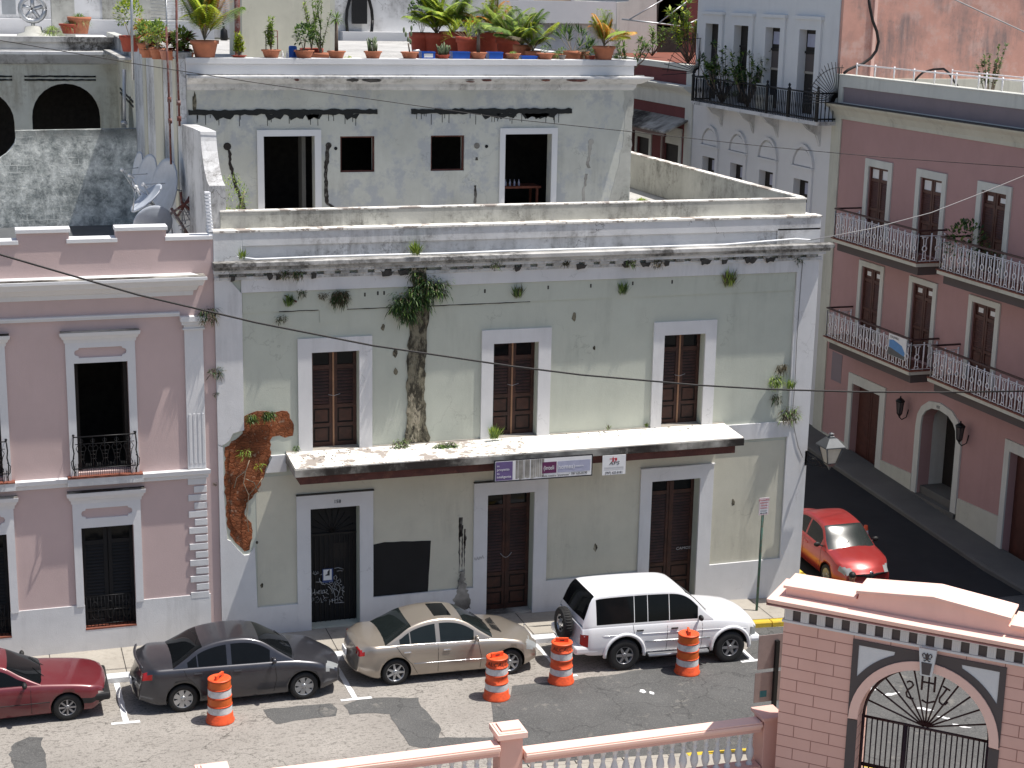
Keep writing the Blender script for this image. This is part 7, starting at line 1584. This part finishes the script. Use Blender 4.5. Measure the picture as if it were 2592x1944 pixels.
plant(K(2, 0, 435, 465), YP, ZP, .10, .11, 'small', 'tiny grey pot with a small green plant', 'pot_grey', .8, lv=['leaf_mid'])
plant(K(2, 0, 690, 490), YP, ZP, .09, .10, 'small', 'tiny brown pot beside the big right-hand pot', 'terracotta_red', .6, lv=['leaf_bright'])
plant(K(2, 0, 795, 400), YP, ZP, .315, .36, 'palm', 'big terracotta pot with a bright yellow-green palm at the right end of the parapet', s=1.15, lv=['leaf_bright', 'leaf_yellow', 'leaf_orange'])
plant(K(0, 0, 2065, 490), YP, ZP, .20, .05, 'tall', 'flat dish with a thin variegated seedling left of the cream wall', 'terracotta_red', .4, lv=['leaf_yellow'])
# left wing row along the party wall
for (cx_, cy_, y, r_, h, kd, lb, mt, s_, lv) in (
    (1120, 300, 12.0, .30, .45, 'bush', 'broad-leaved green shrub in a red tub, farthest left of the terrace plants', 'terracotta_red', 1.5, ['leaf_mid', 'leaf_yellow']),
    (1250, 330, 10.5, .22, .30, 'croton', 'orange-leaved croton behind the galvanised mast', 'terracotta', 1.6, ['leaf_orange', 'leaf_yellow', 'leaf_red']),
    (1330, 400, 8.6, .20, .26, 'croton', 'dark red croton between two rusty masts, rear row', 'terracotta', 1.5, ['leaf_red', 'leaf_orange']),
    (1270, 420, 8.2, .20, .22, 'bush', 'light green bush low against the mast on the wing wall', 'terracotta', 1.0, ['leaf_mid', 'leaf_bright']),
    (1360, 430, 7.4, .21, .28, 'bush', 'yellow-green bush in a terracotta pot left of the pale pot', 'terracotta', 1.0, ['leaf_bright', 'leaf_mid']),
    (1435, 430, 7.0, .18, .26, 'small', 'small green plant in a pale terracotta pot', 'terracotta_pale', 1.3, ['leaf_mid']),
    (1500, 440, 6.8, .18, .26, 'croton', 'deep red bromeliad in a terracotta pot beside the taller mast', 'terracotta', 1.2, ['leaf_red']),
    (1570, 440, 6.4, .19, .22, 'bush', 'bright green bush in the pot next to the big palm', 'terracotta', .85, ['leaf_mid', 'leaf_bright']),
    (1620, 430, 6.3, .17, .22, 'croton', 'red-leaved bromeliad tucked under the big palm', 'terracotta', 1.3, ['leaf_red', 'leaf_mid']),
    (690, 300, 26, .42, .6, 'grass', 'grassy plant in a terracotta pot on the far left roof', 'terracotta', 1.6, ['leaf_mid']),
    (610, 300, 26, .4, .35, 'grass', 'spreading plant in a dark bowl beside the chimney stack', 'terracotta_red', 1.5, ['leaf_mid', 'leaf_dark']),
    (450, 310, 25.5, .3, .12, 'grass', 'low yellow-green tuft on the far left roof', 'pot_grey', 1.5, ['leaf_bright', 'leaf_mid'])):
    p_ = onY(K(0, 0, cx_, cy_), y); plant(K(0, 0, cx_, cy_), y, 13.25 if y > 20 else 13.2, r_, h, kd, lb, mt, s_, lv=lv)
# rear rows behind the parapet
RW2 = [
    (1, 480, 400, 7.4, .30, .45, 'tall', 'tall wispy yellow-green shrub in a red tub behind the yucca', 'terracotta_red', 1.25, ['leaf_bright', 'leaf_mid']),
    (1, 560, 430, 7.0, .24, .35, 'tall', 'tall spindly shrub in a terracotta tub beside the yucca stem', 'terracotta', 1.05, ['leaf_mid']),
    (1, 800, 470, 7.2, .30, .1, 'grass', 'spreading heap of long pale grass behind the cactus bowls', 'pot_grey', 1.5, ['leaf_yellow', 'leaf_mid']),
    (1, 1430, 340, 12.5, .36, .75, 'bush', 'round green bush in the leftmost of the dark red tubs', 'terracotta_red', 1.6, ['leaf_mid', 'leaf_dark']),
    (1, 1560, 360, 12.2, .38, .75, 'palm', 'arching yellow-green palm in the second dark red tub', 'terracotta_red', 1.7, ['leaf_yellow', 'leaf_mid', 'leaf_bright']),
    (1, 1700, 380, 12.0, .40, .8, 'palm', 'tallest golden palm of the dark red tubs', 'terracotta_red', 1.9, ['leaf_bright', 'leaf_mid', 'leaf_yellow']),
    (1, 1830, 400, 10.4, .34, .7, 'fanpalm', 'fan-leaved palm in the red tub behind the shorter yucca', 'terracotta_red', 1.3, ['leaf_yellow', 'leaf_bright']),
    (1, 2030, 400, 11.5, .42, .8, 'palm', 'orange-tinged palm in the bright red tub', 'terracotta_red', 1.5, ['leaf_yellow', 'leaf_orange', 'leaf_mid']),
    (1, 2180, 420, 10.0, .36, .7, 'palm', 'feathery yellow palm standing behind the grassy bowl', 'terracotta_red', 1.5, ['leaf_bright', 'leaf_mid']),
    (2, 90, 400, 8.4, .26, .55, 'palm', 'tall green palm in a terracotta tub in the middle rear row', 'terracotta', 1.45, ['leaf_mid', 'leaf_yellow']),
    (2, 180, 420, 8.0, .22, .4, 'palm', 'thin drying palm just right of the tall green palm', 'terracotta', 1.25, ['leaf_mid', 'leaf_dry', 'leaf_yellow']),
    (2, 520, 440, 7.0, .24, .45, 'fanpalm', 'dark green fan palm in a terracotta tub left of the big right-hand pot', 'terracotta', 1.45, ['leaf_dark', 'leaf_mid']),
    (2, 600, 440, 7.8, .22, .4, 'grass', 'spiky dark plant in a tub behind the dark fan palm', 'terracotta', 1.3, ['leaf_dark']),
    (2, 700, 460, 7.4, .18, .3, 'small', 'squat terracotta tub half hidden behind the big right-hand pot', 'terracotta', 1.0, ['leaf_mid']),
    (2, 400, 440, 7.6, .22, .35, 'grass', 'loose arching blades in a tub left of the dark fan palm', 'terracotta', 1.2, ['leaf_dark', 'leaf_mid']),
]
for (c_, cx_, cy_, y, r_, h, kd, lb, mt, s_, lv) in RW2: plant(K(c_, 0, cx_, cy_), y, 12.96, r_*1.05, h+.1, kd, lb, mt, s_, lv=lv)
# right-hand rooftop shrubs, terrace pot and balcony plants
def shrub(name, c, label, fn, mats, cat='plant', grp=None): t = thing(name, Vector(c), label, cat, grp); f = MB(); fn(f, Vector(c)); part(f, 'foliage', mats, t, Vector(c)); return t
def sparse(f, c, n, h, w_, L=.13, lw=.03, m=(0,)):
    for i in range(n):
        e = c+Vector((rv(-w_, w_), rv(-w_*.6, w_*.6), rv(.5, 1)*h)); m_ = c.lerp(e, .5)+Vector((rv(-.1, .1)*w_, 0, -.05*h)); f.tube([c, m_, e], [.03, .02, .008], 4, len(m))
        for k in range(7):
            q = m_.lerp(e, rv(.1, 1.02))
            for j in range(6): leaf(f, q, rdir(-.4, 1), L*rv(.6, 1.2), lw, RV.choice(m))
c = onY(K(2, 0, 1000, 490), 14); shrub('shrub', (c.x, 14, 12.5), 'low frangipani with rosettes of leaves at the roof edge, left of two', lambda f, c: sparse(f, c, 9, 1.5, .9, .22, .035, (0, 1)), ['leaf_mid', 'leaf_grey', 'bark'])
c = onX(K(2, 0, 1210, 500), 29.5); shrub('shrub', (c.x, c.y, 12.3), 'thin frangipani with few leaf rosettes on the maroon building roof', lambda f, c: sparse(f, c, 6, 1.5, .8, .3, .045, (0,)), ['leaf_mid', 'bark'])
c = onX(K(2, 0, 1500, 560), 28.6); shrub('shrub', (28.7, c.y, 12.24), 'tall leafy shrub on the roof against the white townhouse', lambda f, c: sparse(f, c, 24, 2.7, .9, .32, .05, (0, 1, 0)), ['leaf_mid', 'leaf_yellow', 'bark'])
shrub('balcony_tree', (27.75, 21.9, 11.0), 'leafy small tree on the black iron balcony, nearer its left end', lambda f, c: sparse(f, c, 22, 2.3, .95, .24, .05, (0, 1)), ['leaf_dark', 'leaf_mid', 'bark'])
shrub('balcony_tree', (27.7, 19.6, 11.0), 'sparse small tree on the black iron balcony in front of its second window', lambda f, c: sparse(f, c, 20, 2.2, .9, .22, .045, (0, 1)), ['leaf_dark', 'leaf_mid', 'bark'])
shrub('balcony_plant', (27.7, 20.7, 11.0), 'low spiky plant between the two balcony trees', lambda f, c: f_spiky(f, c+Vector((0, 0, .3)), 40, .6, .02, 0, .1, 1, .7), ['leaf_grey'])
mb = MB(); mb.bx(27.5, 27.9, 17.9, 18.5, 10.96, 11.55); mb.bx(27.48, 27.92, 18.45, 18.5, 11.55, 11.95); tag(mb.build('balcony_chair', ['band_white'], None, Vector((27.7, 18.2, 11))), 'pale chair standing on the black iron balcony', 'chair')
shrub('balcony_plant', (27.55, 4.4, 7.32), 'dark bushy plant at the left end of the upper right balcony', lambda f, c: f_bush(f, c, .62, 1.35, 420, .16, .04, (0, 0, 1), .62), ['leaf_dark', 'leaf_mid'])
shrub('balcony_plant', (27.5, 2.9, 7.32), 'small trailing plant on the upper right balcony rail', lambda f, c: f_bush(f, c, .3, .9, 90, .12, .035, (0,), .6), ['leaf_dark'])
c = onX(K(3, 0, 1915, 780), 30.2); shrub('shrub', (30.2, c.y, 11.92), 'little pale sapling on the roof in front of the rough pink wall', lambda f, c: sparse(f, c, 13, 2.1, .45, .13, .04, (0, 1)), ['leaf_grey', 'leaf_mid', 'twig'])
t = plant(K(2, 0, 1130, 1640), 5.2, 9.13, .2, .38, 'grass', 'black pot with a bright spiky plant on the terrace beside the flat', 'iron_black', 1.05, grp=None, lv=['leaf_bright', 'leaf_yellow', 'leaf_mid'])
c = onY(K(0, 1, 2010, 100), 2.2); shrub('shrub', (c.x, 2.2, 9.12), 'feathery green weed bush behind the left end of the terrace wall', lambda f, c: (f_bush(f, c+Vector((0, 0, .2)), .42, 1.35, 420, .10, .012, (0, 1), .58), sparse(f, c, 10, 1.3, .4, .1, .014, (0, 1))), ['leaf_mid', 'leaf_bright', 'twig'])
# weeds growing out of the masonry
def weed(px, n, kind, size, label, mats, ny=0, name='wall_fern', grp='weeds growing out of the old facade'):
    p = onY(px, 0); c = Vector((p.x, -ny-.03, p.z)); t = thing(name, c, label, 'weed', grp); f = MB()
    n = int(n*2.2)
    for i in range(n):
        d = rdir(-.7, .8); d.y = -abs(d.y)*.7
        if kind == 'up': d = Vector((rv(-.75, .75), rv(-.6, -.1), 1))
        if kind == 'down': d = Vector((rv(-.7, .7), rv(-.5, -.1), rv(-1, .3)))
        sp_ = .25 if kind == 'up' else .5; b = c+Vector((rv(-sp_, sp_), rv(-.05, 0), rv(-sp_*.7, sp_*.7)))*size; L = size*(rv(.4, 1) if kind == 'up' else rv(.2, .62))
        leaf(f, b, d, L, .007+.012*size, RV.choice(range(len(mats))), .8 if kind != 'up' else .1)
    part(f, 'foliage', mats, t, c); return t
GD, GM, GB, DR = 'leaf_dark', 'leaf_mid', 'leaf_bright', 'leaf_dry'
# one big clump on the damp streak
t = thing('wall_fern', Vector((9.8, -.12, 8.3)), 'big dark fern clump hanging below the cornice at the top of the damp streak', 'fern'); f = MB()
for (x, z, r_, n) in ((9.72, 8.65, .20, 60), (9.95, 8.42, .26, 150), (10.22, 8.32, .30, 240), (9.72, 8.15, .32, 240), (9.42, 8.02, .28, 200), (9.55, 7.72, .26, 150), (9.25, 7.86, .22, 70), (9.9, 8.0, .25, 120)):
    for i in range(int(n*2.6)):
        d = Vector((rv(-1, 1), rv(-.8, 0), rv(-.9, .7))); leaf(f, Vector((x, -.08, z))+d*r_*rv(.1, 1.15), d+Vector((rv(-.6, .6), 0, rv(-.8, .3))), rv(.07, .16), .011, RV.choice((0, 0, 0, 0, 1, 2)), .9)
part(f, 'foliage', [GD, GM, DR], t, Vector((9.8, -.12, 8.3)))
for px, n, kd, sz, lb, mt, ny in (
    (K(1, 1, 1355, 520), 70, 'up', .34, 'bright green upright tuft on the cornice above the damp streak', [GB, GM], .22), (K(0, 1, 2078, 560), 26, 'up', .26, 'small yellow-green tuft at the left end of the cornice', [GB, GM], .2),
    (K(1, 1, 285, 975), 50, 'up', .28, 'mid green tuft below the broken timber at upper left', [GM, GD], .02), (K(1, 1, 218, 1090), 34, 'any', .2, 'small brown rosette lowest at the upper left', [DR, GD], .02),
    (K(1, 1, 720, 890), 130, 'down', .34, 'dense dry hanging tuft above the left window', [GD, DR, DR], .02), (K(1, 1, 572, 890), 30, 'any', .16, 'tiny reddish rosette left of the dry hanging tuft', [DR], .02), (K(1, 1, 390, 865), 22, 'down', .18, 'short dark sprig at the panel corner', [GD, DR], .02),
    (K(1, 1, 235, 685), 34, 'down', .2, 'dark sprig under the cornice, first from the left', [GD, DR], .2), (K(1, 1, 345, 690), 40, 'down', .22, 'dark sprig under the cornice, second from the left', [GD, DR], .2), (K(1, 1, 2050, 610), 30, 'any', .2, 'leafy brown sprig on the cornice above the middle window', [DR, GM], .2),
    (K(2, 1, 440, 590), 30, 'down', .16, 'faint dry root tuft under the cornice right of the middle window', [DR], .2), (K(2, 1, 1000, 595), 44, 'down', .2, 'brown root tuft under the cornice left of the right window', [DR, GM], .2), (K(2, 1, 1225, 600), 36, 'down', .2, 'dry root tuft under the cornice above the right window', [DR], .2),
    (K(2, 1, 45, 900), 44, 'up', .34, 'upright grey-green tuft with stem left of the middle panel line', [GM, GD, DR], .02), (K(2, 1, 952, 870), 44, 'up', .34, 'upright green tuft in the middle of the upper right panel', [GM, GD], .02), (K(2, 1, 1868, 800), 60, 'up', .46, 'largest bright tuft at the upper right of the facade', [GB, GM, DR], .02),
    (K(3, 1, 252, 585), 20, 'any', .18, 'tiny dark sprig high on the right corner pilaster', [GD, DR], .07), (K(3, 1, 110, 1510), 40, 'down', .26, 'dry brown tuft above the green fern at the right corner', [DR], .02), (K(3, 1, 65, 1625), 90, 'any', .30, 'bright green fern at the right corner above the pilaster weeds', [GM, GB], .02),
    (K(3, 2, 70, 110), 30, 'down', .26, 'small dry tuft left of the weeds on the corner pilaster', [DR, GD], .02), (K(3, 2, 175, 30), 34, 'up', .3, 'thin light green sprig on the edge of the corner pilaster', [GM, GB], .07), (K(3, 2, 170, 250), 90, 'any', .42, 'straggling grassy weeds on the corner pilaster beside the band', [DR, GM, DR], .07),
    (K(0, 1, 1790, 1040), 90, 'any', .34, 'dark spiky weed on the capital of the pink building', [GD, DR], .1), (K(0, 1, 1862, 1550), 40, 'any', .26, 'small dark weed at the seam between pink and white walls', [GD, DR], .03), (K(0, 2, 1868, 80), 10, 'any', .12, 'tiny dark weed lower on the seam between the buildings', [GD], .03), (K(0, 2, 1855, 855), 14, 'any', .09, 'tiny brown weed on the pink wall near the string course', [DR], .03),
    (K(1, 2, 1235, 510), 90, 'any', .36, 'dusty grey-green weeds at the foot of the damp streak', [GM, DR, 'leaf_grey'], .15), (K(1, 2, 1605, 530), 300, 'any', .42, 'low round green weed patch on the canopy slab', [GM, GD], .35), (K(1, 2, 2045, 450), 90, 'up', .36, 'bright fern on the canopy at the middle window', [GB, GM], .12),
    (K(1, 2, 110, 265), 120, 'any', .22, 'green weeds along the top edge of the brick patch', [GM, GD, GD], .03), (K(1, 2, -40, 285), 60, 'down', .2, 'dark weeds at the upper left edge of the brick patch', [GD, GM], .03), (K(0, 2, 2110, 590), 26, 'any', .22, 'light green leafy sprig on the brick patch', [GB, GM], .06), (K(1, 2, 30, 700), 16, 'any', .18, 'yellow-green sprig on the right edge of the brick patch', ['leaf_yellow', GM], .06),
    (K(2, 2, 820, 385), 10, 'up', .2, 'single thin seedling on the canopy slab', [GM, DR], .1), (K(2, 2, 1150, 360), 24, 'up', .14, 'low sprouts on the canopy left of the right window', [GM, DR], .06), (K(1, 2, 340, 540), 24, 'any', .14, 'sprig in a hole beside the left window surround', [GM, GD], .06)):
    weed(px, n, kd, sz*1.1, lb, mt, ny)
mb = MB()
for pts in (((5.75, 4.35), (5.66, 4.1), (5.6, 3.8), (5.72, 3.5), (5.66, 3.0), (5.70, 2.6)), ((5.66, 4.1), (5.45, 3.95), (5.38, 3.7)), ((5.72, 3.5), (5.95, 3.75), (6.05, 3.9)), ((5.66, 3.9), (5.85, 3.8), (5.95, 3.55))): mb.tube([FM.p(x, z, .06) for x, z in pts], .010, 4)
tag(mb.build('bare_root', ['twig'], None, FM.p(5.7, 3.6)), 'bare pale root clinging to the red brick patch', 'root')
# blue barrel, crates, bottles, stand on the roof parapet
def crate(cx_, c0, x0, x1, y0_, y1_, lb, white=False):
    a = onY(K(cx_, 0, x0, y1_), 5.7); b = onY(K(cx_, 0, x1, y0_), 5.7); mb = MB(); z0, z1 = 13.335, max(13.42, b.z)
    mb.bx(a.x, b.x, 5.55, 5.57, z0, z1); mb.bx(a.x, b.x, 5.83, 5.85, z0, z1); mb.bx(a.x, a.x+.02, 5.57, 5.83, z0, z1); mb.bx(b.x-.02, b.x, 5.57, 5.83, z0, z1); mb.bx(a.x+.02, b.x-.02, 5.57, 5.83, z0, z0+.02); mb.bx(a.x-.01, b.x+.01, 5.53, 5.549, z1-.03, z1)
    if white: mb.bx(a.x+.06, b.x-.06, 5.54, 5.549, z0+.03, z1-.05, 1)
    tag(mb.build('plastic_crate', ['blue_plastic', 'sign_white'], None, Vector(((a.x+b.x)/2, 5.7, z0))), lb, 'crate', 'blue plastic crates on the parapet')
crate(1, 0, 1420, 1535, 445, 500, 'blue crate with a white label, right of the prickly pear', True); crate(1, 0, 1685, 1835, 445, 500, 'open blue crate between the succulent bowl and the shorter yucca'); crate(1, 0, 2000, 2120, 448, 500, 'blue crate right of the shorter yucca'); crate(2, 0, 70, 205, 490, 505, 'flat blue tray left of the right-hand bowls')
mb = MB(); p = onY(K(1, 0, 318, 440), 5.95); mb.lathe((p.x, 5.95, 12.96), [(.10, 0), (.11, .05), (.11, .62), (.09, .66), (.001, .66)], 14); tag(mb.build('barrel', ['blue_plastic'], None, p), 'narrow blue plastic barrel behind the bush bowl', 'barrel')
p = onY(K(1, 0, 140, 300), 5.75); mb = MB()
for dx in (-.16, .14): mb.tube([(p.x+dx, 5.78, 13.34), (p.x+dx, 5.78, 14.0)], .012, 4)
for z in (13.5, 13.85, 14.0): mb.tube([(p.x-.16, 5.78, z), (p.x+.14, 5.78, z)], .01, 4)
tag(mb.build('plant_frame', ['rust_pole'], None, p), 'small rusty wire frame standing in the leftmost bowl by the cream wall', 'frame')
for k, dx in enumerate((230, 268)):
    p = onY(K(1, 0, dx, 470), 5.7); mb = MB(); mb.lathe((p.x, 5.7, 13.335), [(.03, 0), (.032, .09), (.012, .13), (.012, .17), (.001, .17)], 8); tag(mb.build('bottle', ['sign_white'], None, p), ('small white bottle next to the shrub bowl' if k == 0 else 'small white bottle closer to the blue barrel'), 'bottle')
mb = MB(); p = onY(K(1, 0, 1395, 390), 8.5); mb.tube([(p.x+.1, 8.5, 12.96), (p.x+.1, 8.5, 13.3), (p.x+.03, 8.5, 13.42), (p.x-.1, 8.5, 13.4), (p.x-.12, 8.5, 13.3)], .05, 8); tag(mb.build('vent_pipe', ['galv'], None, p), 'bent grey vent pipe behind the prickly pear', 'pipe')
# ================================================================== PERSON
def person(o, rz, label):
    t = thing('person', o, label, 'person'); LOCAL.add(t.name); t.rotation_euler.z = rz; H_ = 1.72
    V = [(0, 0, .95), (0, .01, 1.12), (0, .02, 1.30), (0, .01, 1.44), (0, 0, 1.50), (0, -.02, 1.62), (0, -.03, 1.70)]
    Rr = [.14, .125, .15, .11, .055, .085, .07]; E_ = [(i, i+1) for i in range(6)]
    def ch(st, pts, rs):
        k = st
        for p, r_ in zip(pts, rs): V.append(p); Rr.append(r_); E_.append((k, len(V)-1)); k = len(V)-1
        return k
    for s_ in (-1, 1):
        ch(0, [(s_*.09, 0, .88), (s_*.10, -.01, .50), (s_*.10, .03, .09), (s_*.11, -.12, .04)], [.095, .062, .042, .035])
    ch(3, [(-.18, .01, 1.40), (-.24, .02, 1.14), (-.20, -.18, 1.10)], [.06, .045, .03]); ch(3, [(.18, .01, 1.40), (.25, -.04, 1.15), (.16, -.20, 1.32)], [.06, .045, .03])
    me = bpy.data.meshes.new('body'); me.from_pydata(V, E_, []); ob = bpy.data.objects.new('body', me); bpy.context.collection.objects.link(ob)
    sk = ob.modifiers.new('s', 'SKIN'); sb = ob.modifiers.new('u', 'SUBSURF'); sb.levels = sb.render_levels = 2
    for i, r_ in enumerate(Rr): me.skin_vertices[0].data[i].radius = (r_, r_*.85)
    me.skin_vertices[0].data[0].use_root = True; bpy.context.view_layer.update()
    m2 = bpy.data.meshes.new_from_object(ob.evaluated_get(bpy.context.evaluated_depsgraph_get())); bpy.data.objects.remove(ob)
    for n_ in ('skin', 'shirt_dark', 'jeans'): m2.materials.append(MT[n_])
    for p in m2.polygons:
        c = p.center; p.use_smooth = True; p.material_index = 2 if c.z < .97 else (1 if c.z < 1.46 and not (abs(c.x) > .14 and c.y < -.06) else 0)
    ob = bpy.data.objects.new('body', m2); bpy.context.collection.objects.link(ob); ob.parent = t
    mb = MB(); mb.ball((0, .0, 1.685), .098, 0, 10, .92, 1.05, .85); mb.build('hair', ['hair'], t)
    mb = MB(); mb.ball((0, -.105, 1.62), .016, 0, 6, .8, 1, 1.6)
    for s_ in (-1, 1): mb.ball((s_*.085, -.01, 1.62), .022, 0, 6, .4, .7, 1.3); mb.ball((s_*.03, -.092, 1.65), .008, 1, 4)
    mb.ball((0, -.09, 1.575), .014, 2, 5, 1.6, .5, .5); mb.build('face', ['skin', 'ink', 'lens_red'], t)
    mb = MB()
    for hx, hy, hz in ((-.20, -.25, 1.10), (.14, -.24, 1.37)):
        mb.ball((hx, hy, hz), .035, 0, 6, 1, .6, 1.3)
        for k in range(4): mb.tube([(hx-.024+.016*k, hy-.01, hz+.035), (hx-.026+.017*k, hy-.03, hz+.065-.004*abs(k-1.5)), (hx-.024+.016*k, hy-.05, hz+.06)], .008, 4)
        mb.tube([(hx+.03, hy, hz), (hx+.05, hy-.02, hz+.025), (hx+.045, hy-.035, hz+.05)], .009, 4)
    mb.build('hand', ['skin'], t); return t
pp = onZ((2158, 1451), 1.12); gp = gs(pp.x, pp.y)
person(Vector((pp.x, pp.y, gp)), R(-25), 'dark-haired person in a dark shirt standing behind the gateway coping, hand raised')

# table in the flat
o = Vector((14.5, 6.6, 9.06)); t = thing('table', o, 'dark reddish table inside the right-hand doorway of the rooftop flat', 'table')
mb = MB(); mb.bx(13.7, 15.0, 6.3, 7.0, 9.78, 9.84); part(mb, 'table_top', ['tile_red'], t, o)
for x in (13.78, 14.9):
    for y in (6.36, 6.94): mb = MB(); mb.bx(x-.03, x+.03, y-.03, y+.03, 9.06, 9.78); part(mb, 'leg', ['tile_red'], t, o)
for k in range(4): mb = MB(); mb.lathe((14.0+.13*k, 6.45, 9.84), [(.03, 0), (.03, .1), (.012, .14), (.012, .18), (.001, .18)], 8); tag(mb.build('bottle', ['lilac'], None, Vector((14.0+.13*k, 6.45, 9.84))), 'pale bottle on the table inside the right-hand rooftop doorway', 'bottle', 'bottles on the table')


# weathering on the rooftop flat's cornice
for x, z, a_, b_, m_ in ((13.0, 12.80, .14, .03, 'beam_maroon'), (14.65, 12.80, .12, .03, 'beam_maroon'), (15.55, 12.80, .30, .035, 'beam_maroon'), (7.95, 12.80, .06, .03, 'beam_maroon'), (12.55, 12.76, .12, .02, 'beam_maroon'), (9.9, 12.79, .28, .05, 'soot'), (9.4, 12.80, .16, .05, 'soot'), (5.4, 12.2, .06, .28, 'worn_streak')):
    mb = MB(); n_ = .425 if z > 12.5 else .0; mb.prism(FP, [(x+a_*math.cos(t)*r5.uniform(.7, 1.1), z+b_*math.sin(t)*r5.uniform(.6, 1.1)) for t in [i*.5 for i in range(12)]], n_-.1, n_+.012); P2(mb, 'cornice_scar', [m_])
mb = MB(); mb.prism(FP, rough_poly([(5.2, 12.895), (17.6, 12.895), (17.6, 12.92), (5.2, 12.92)], .008, .2, r5), .05, .10); P2(mb, 'cornice_weathering', ['cornice_grime'])

# chalk scrawls, strip of white flashing
g = MB(); p_ = onY(K(2, 2, 1412, 1432), .30); text_mesh(g, FM, "CAMOS", p_.x, p_.z, -.285, .11, 0, 1.1, shear=.2)
part(g, 'graffiti', ['chalk'], B1, O1)
g = MB(); p_ = onY(K(1, 2, 1885, 1530), -.07); g.tube([FM.p(p_.x+.02*k, p_.z+.05*math.sin(k*1.9)+.04+.004*k, .07) for k in range(13)], .004, 3); part(g, 'graffiti', ['ink'], B1, O1)
mb = MB(); a = onY(K(0, 1, 1800, 15), -.1); b = onY(K(0, 1, 1832, 372), -.1)
for k in range(13):
    t_ = k/12; z = a.z+(b.z-a.z)*t_; x = a.x+(b.x-a.x)*t_; mb.bx(x-.06, x+.05, -.02, .16, z-.025, z+.02)
mb.bx(a.x-.02, b.x+.03, .161, .18, b.z, a.z); tag(mb.build('flashing_strip', ['pipe_white'], None, a), 'upright strip of white ribbed flashing where the pink parapet meets the fin wall', 'flashing')
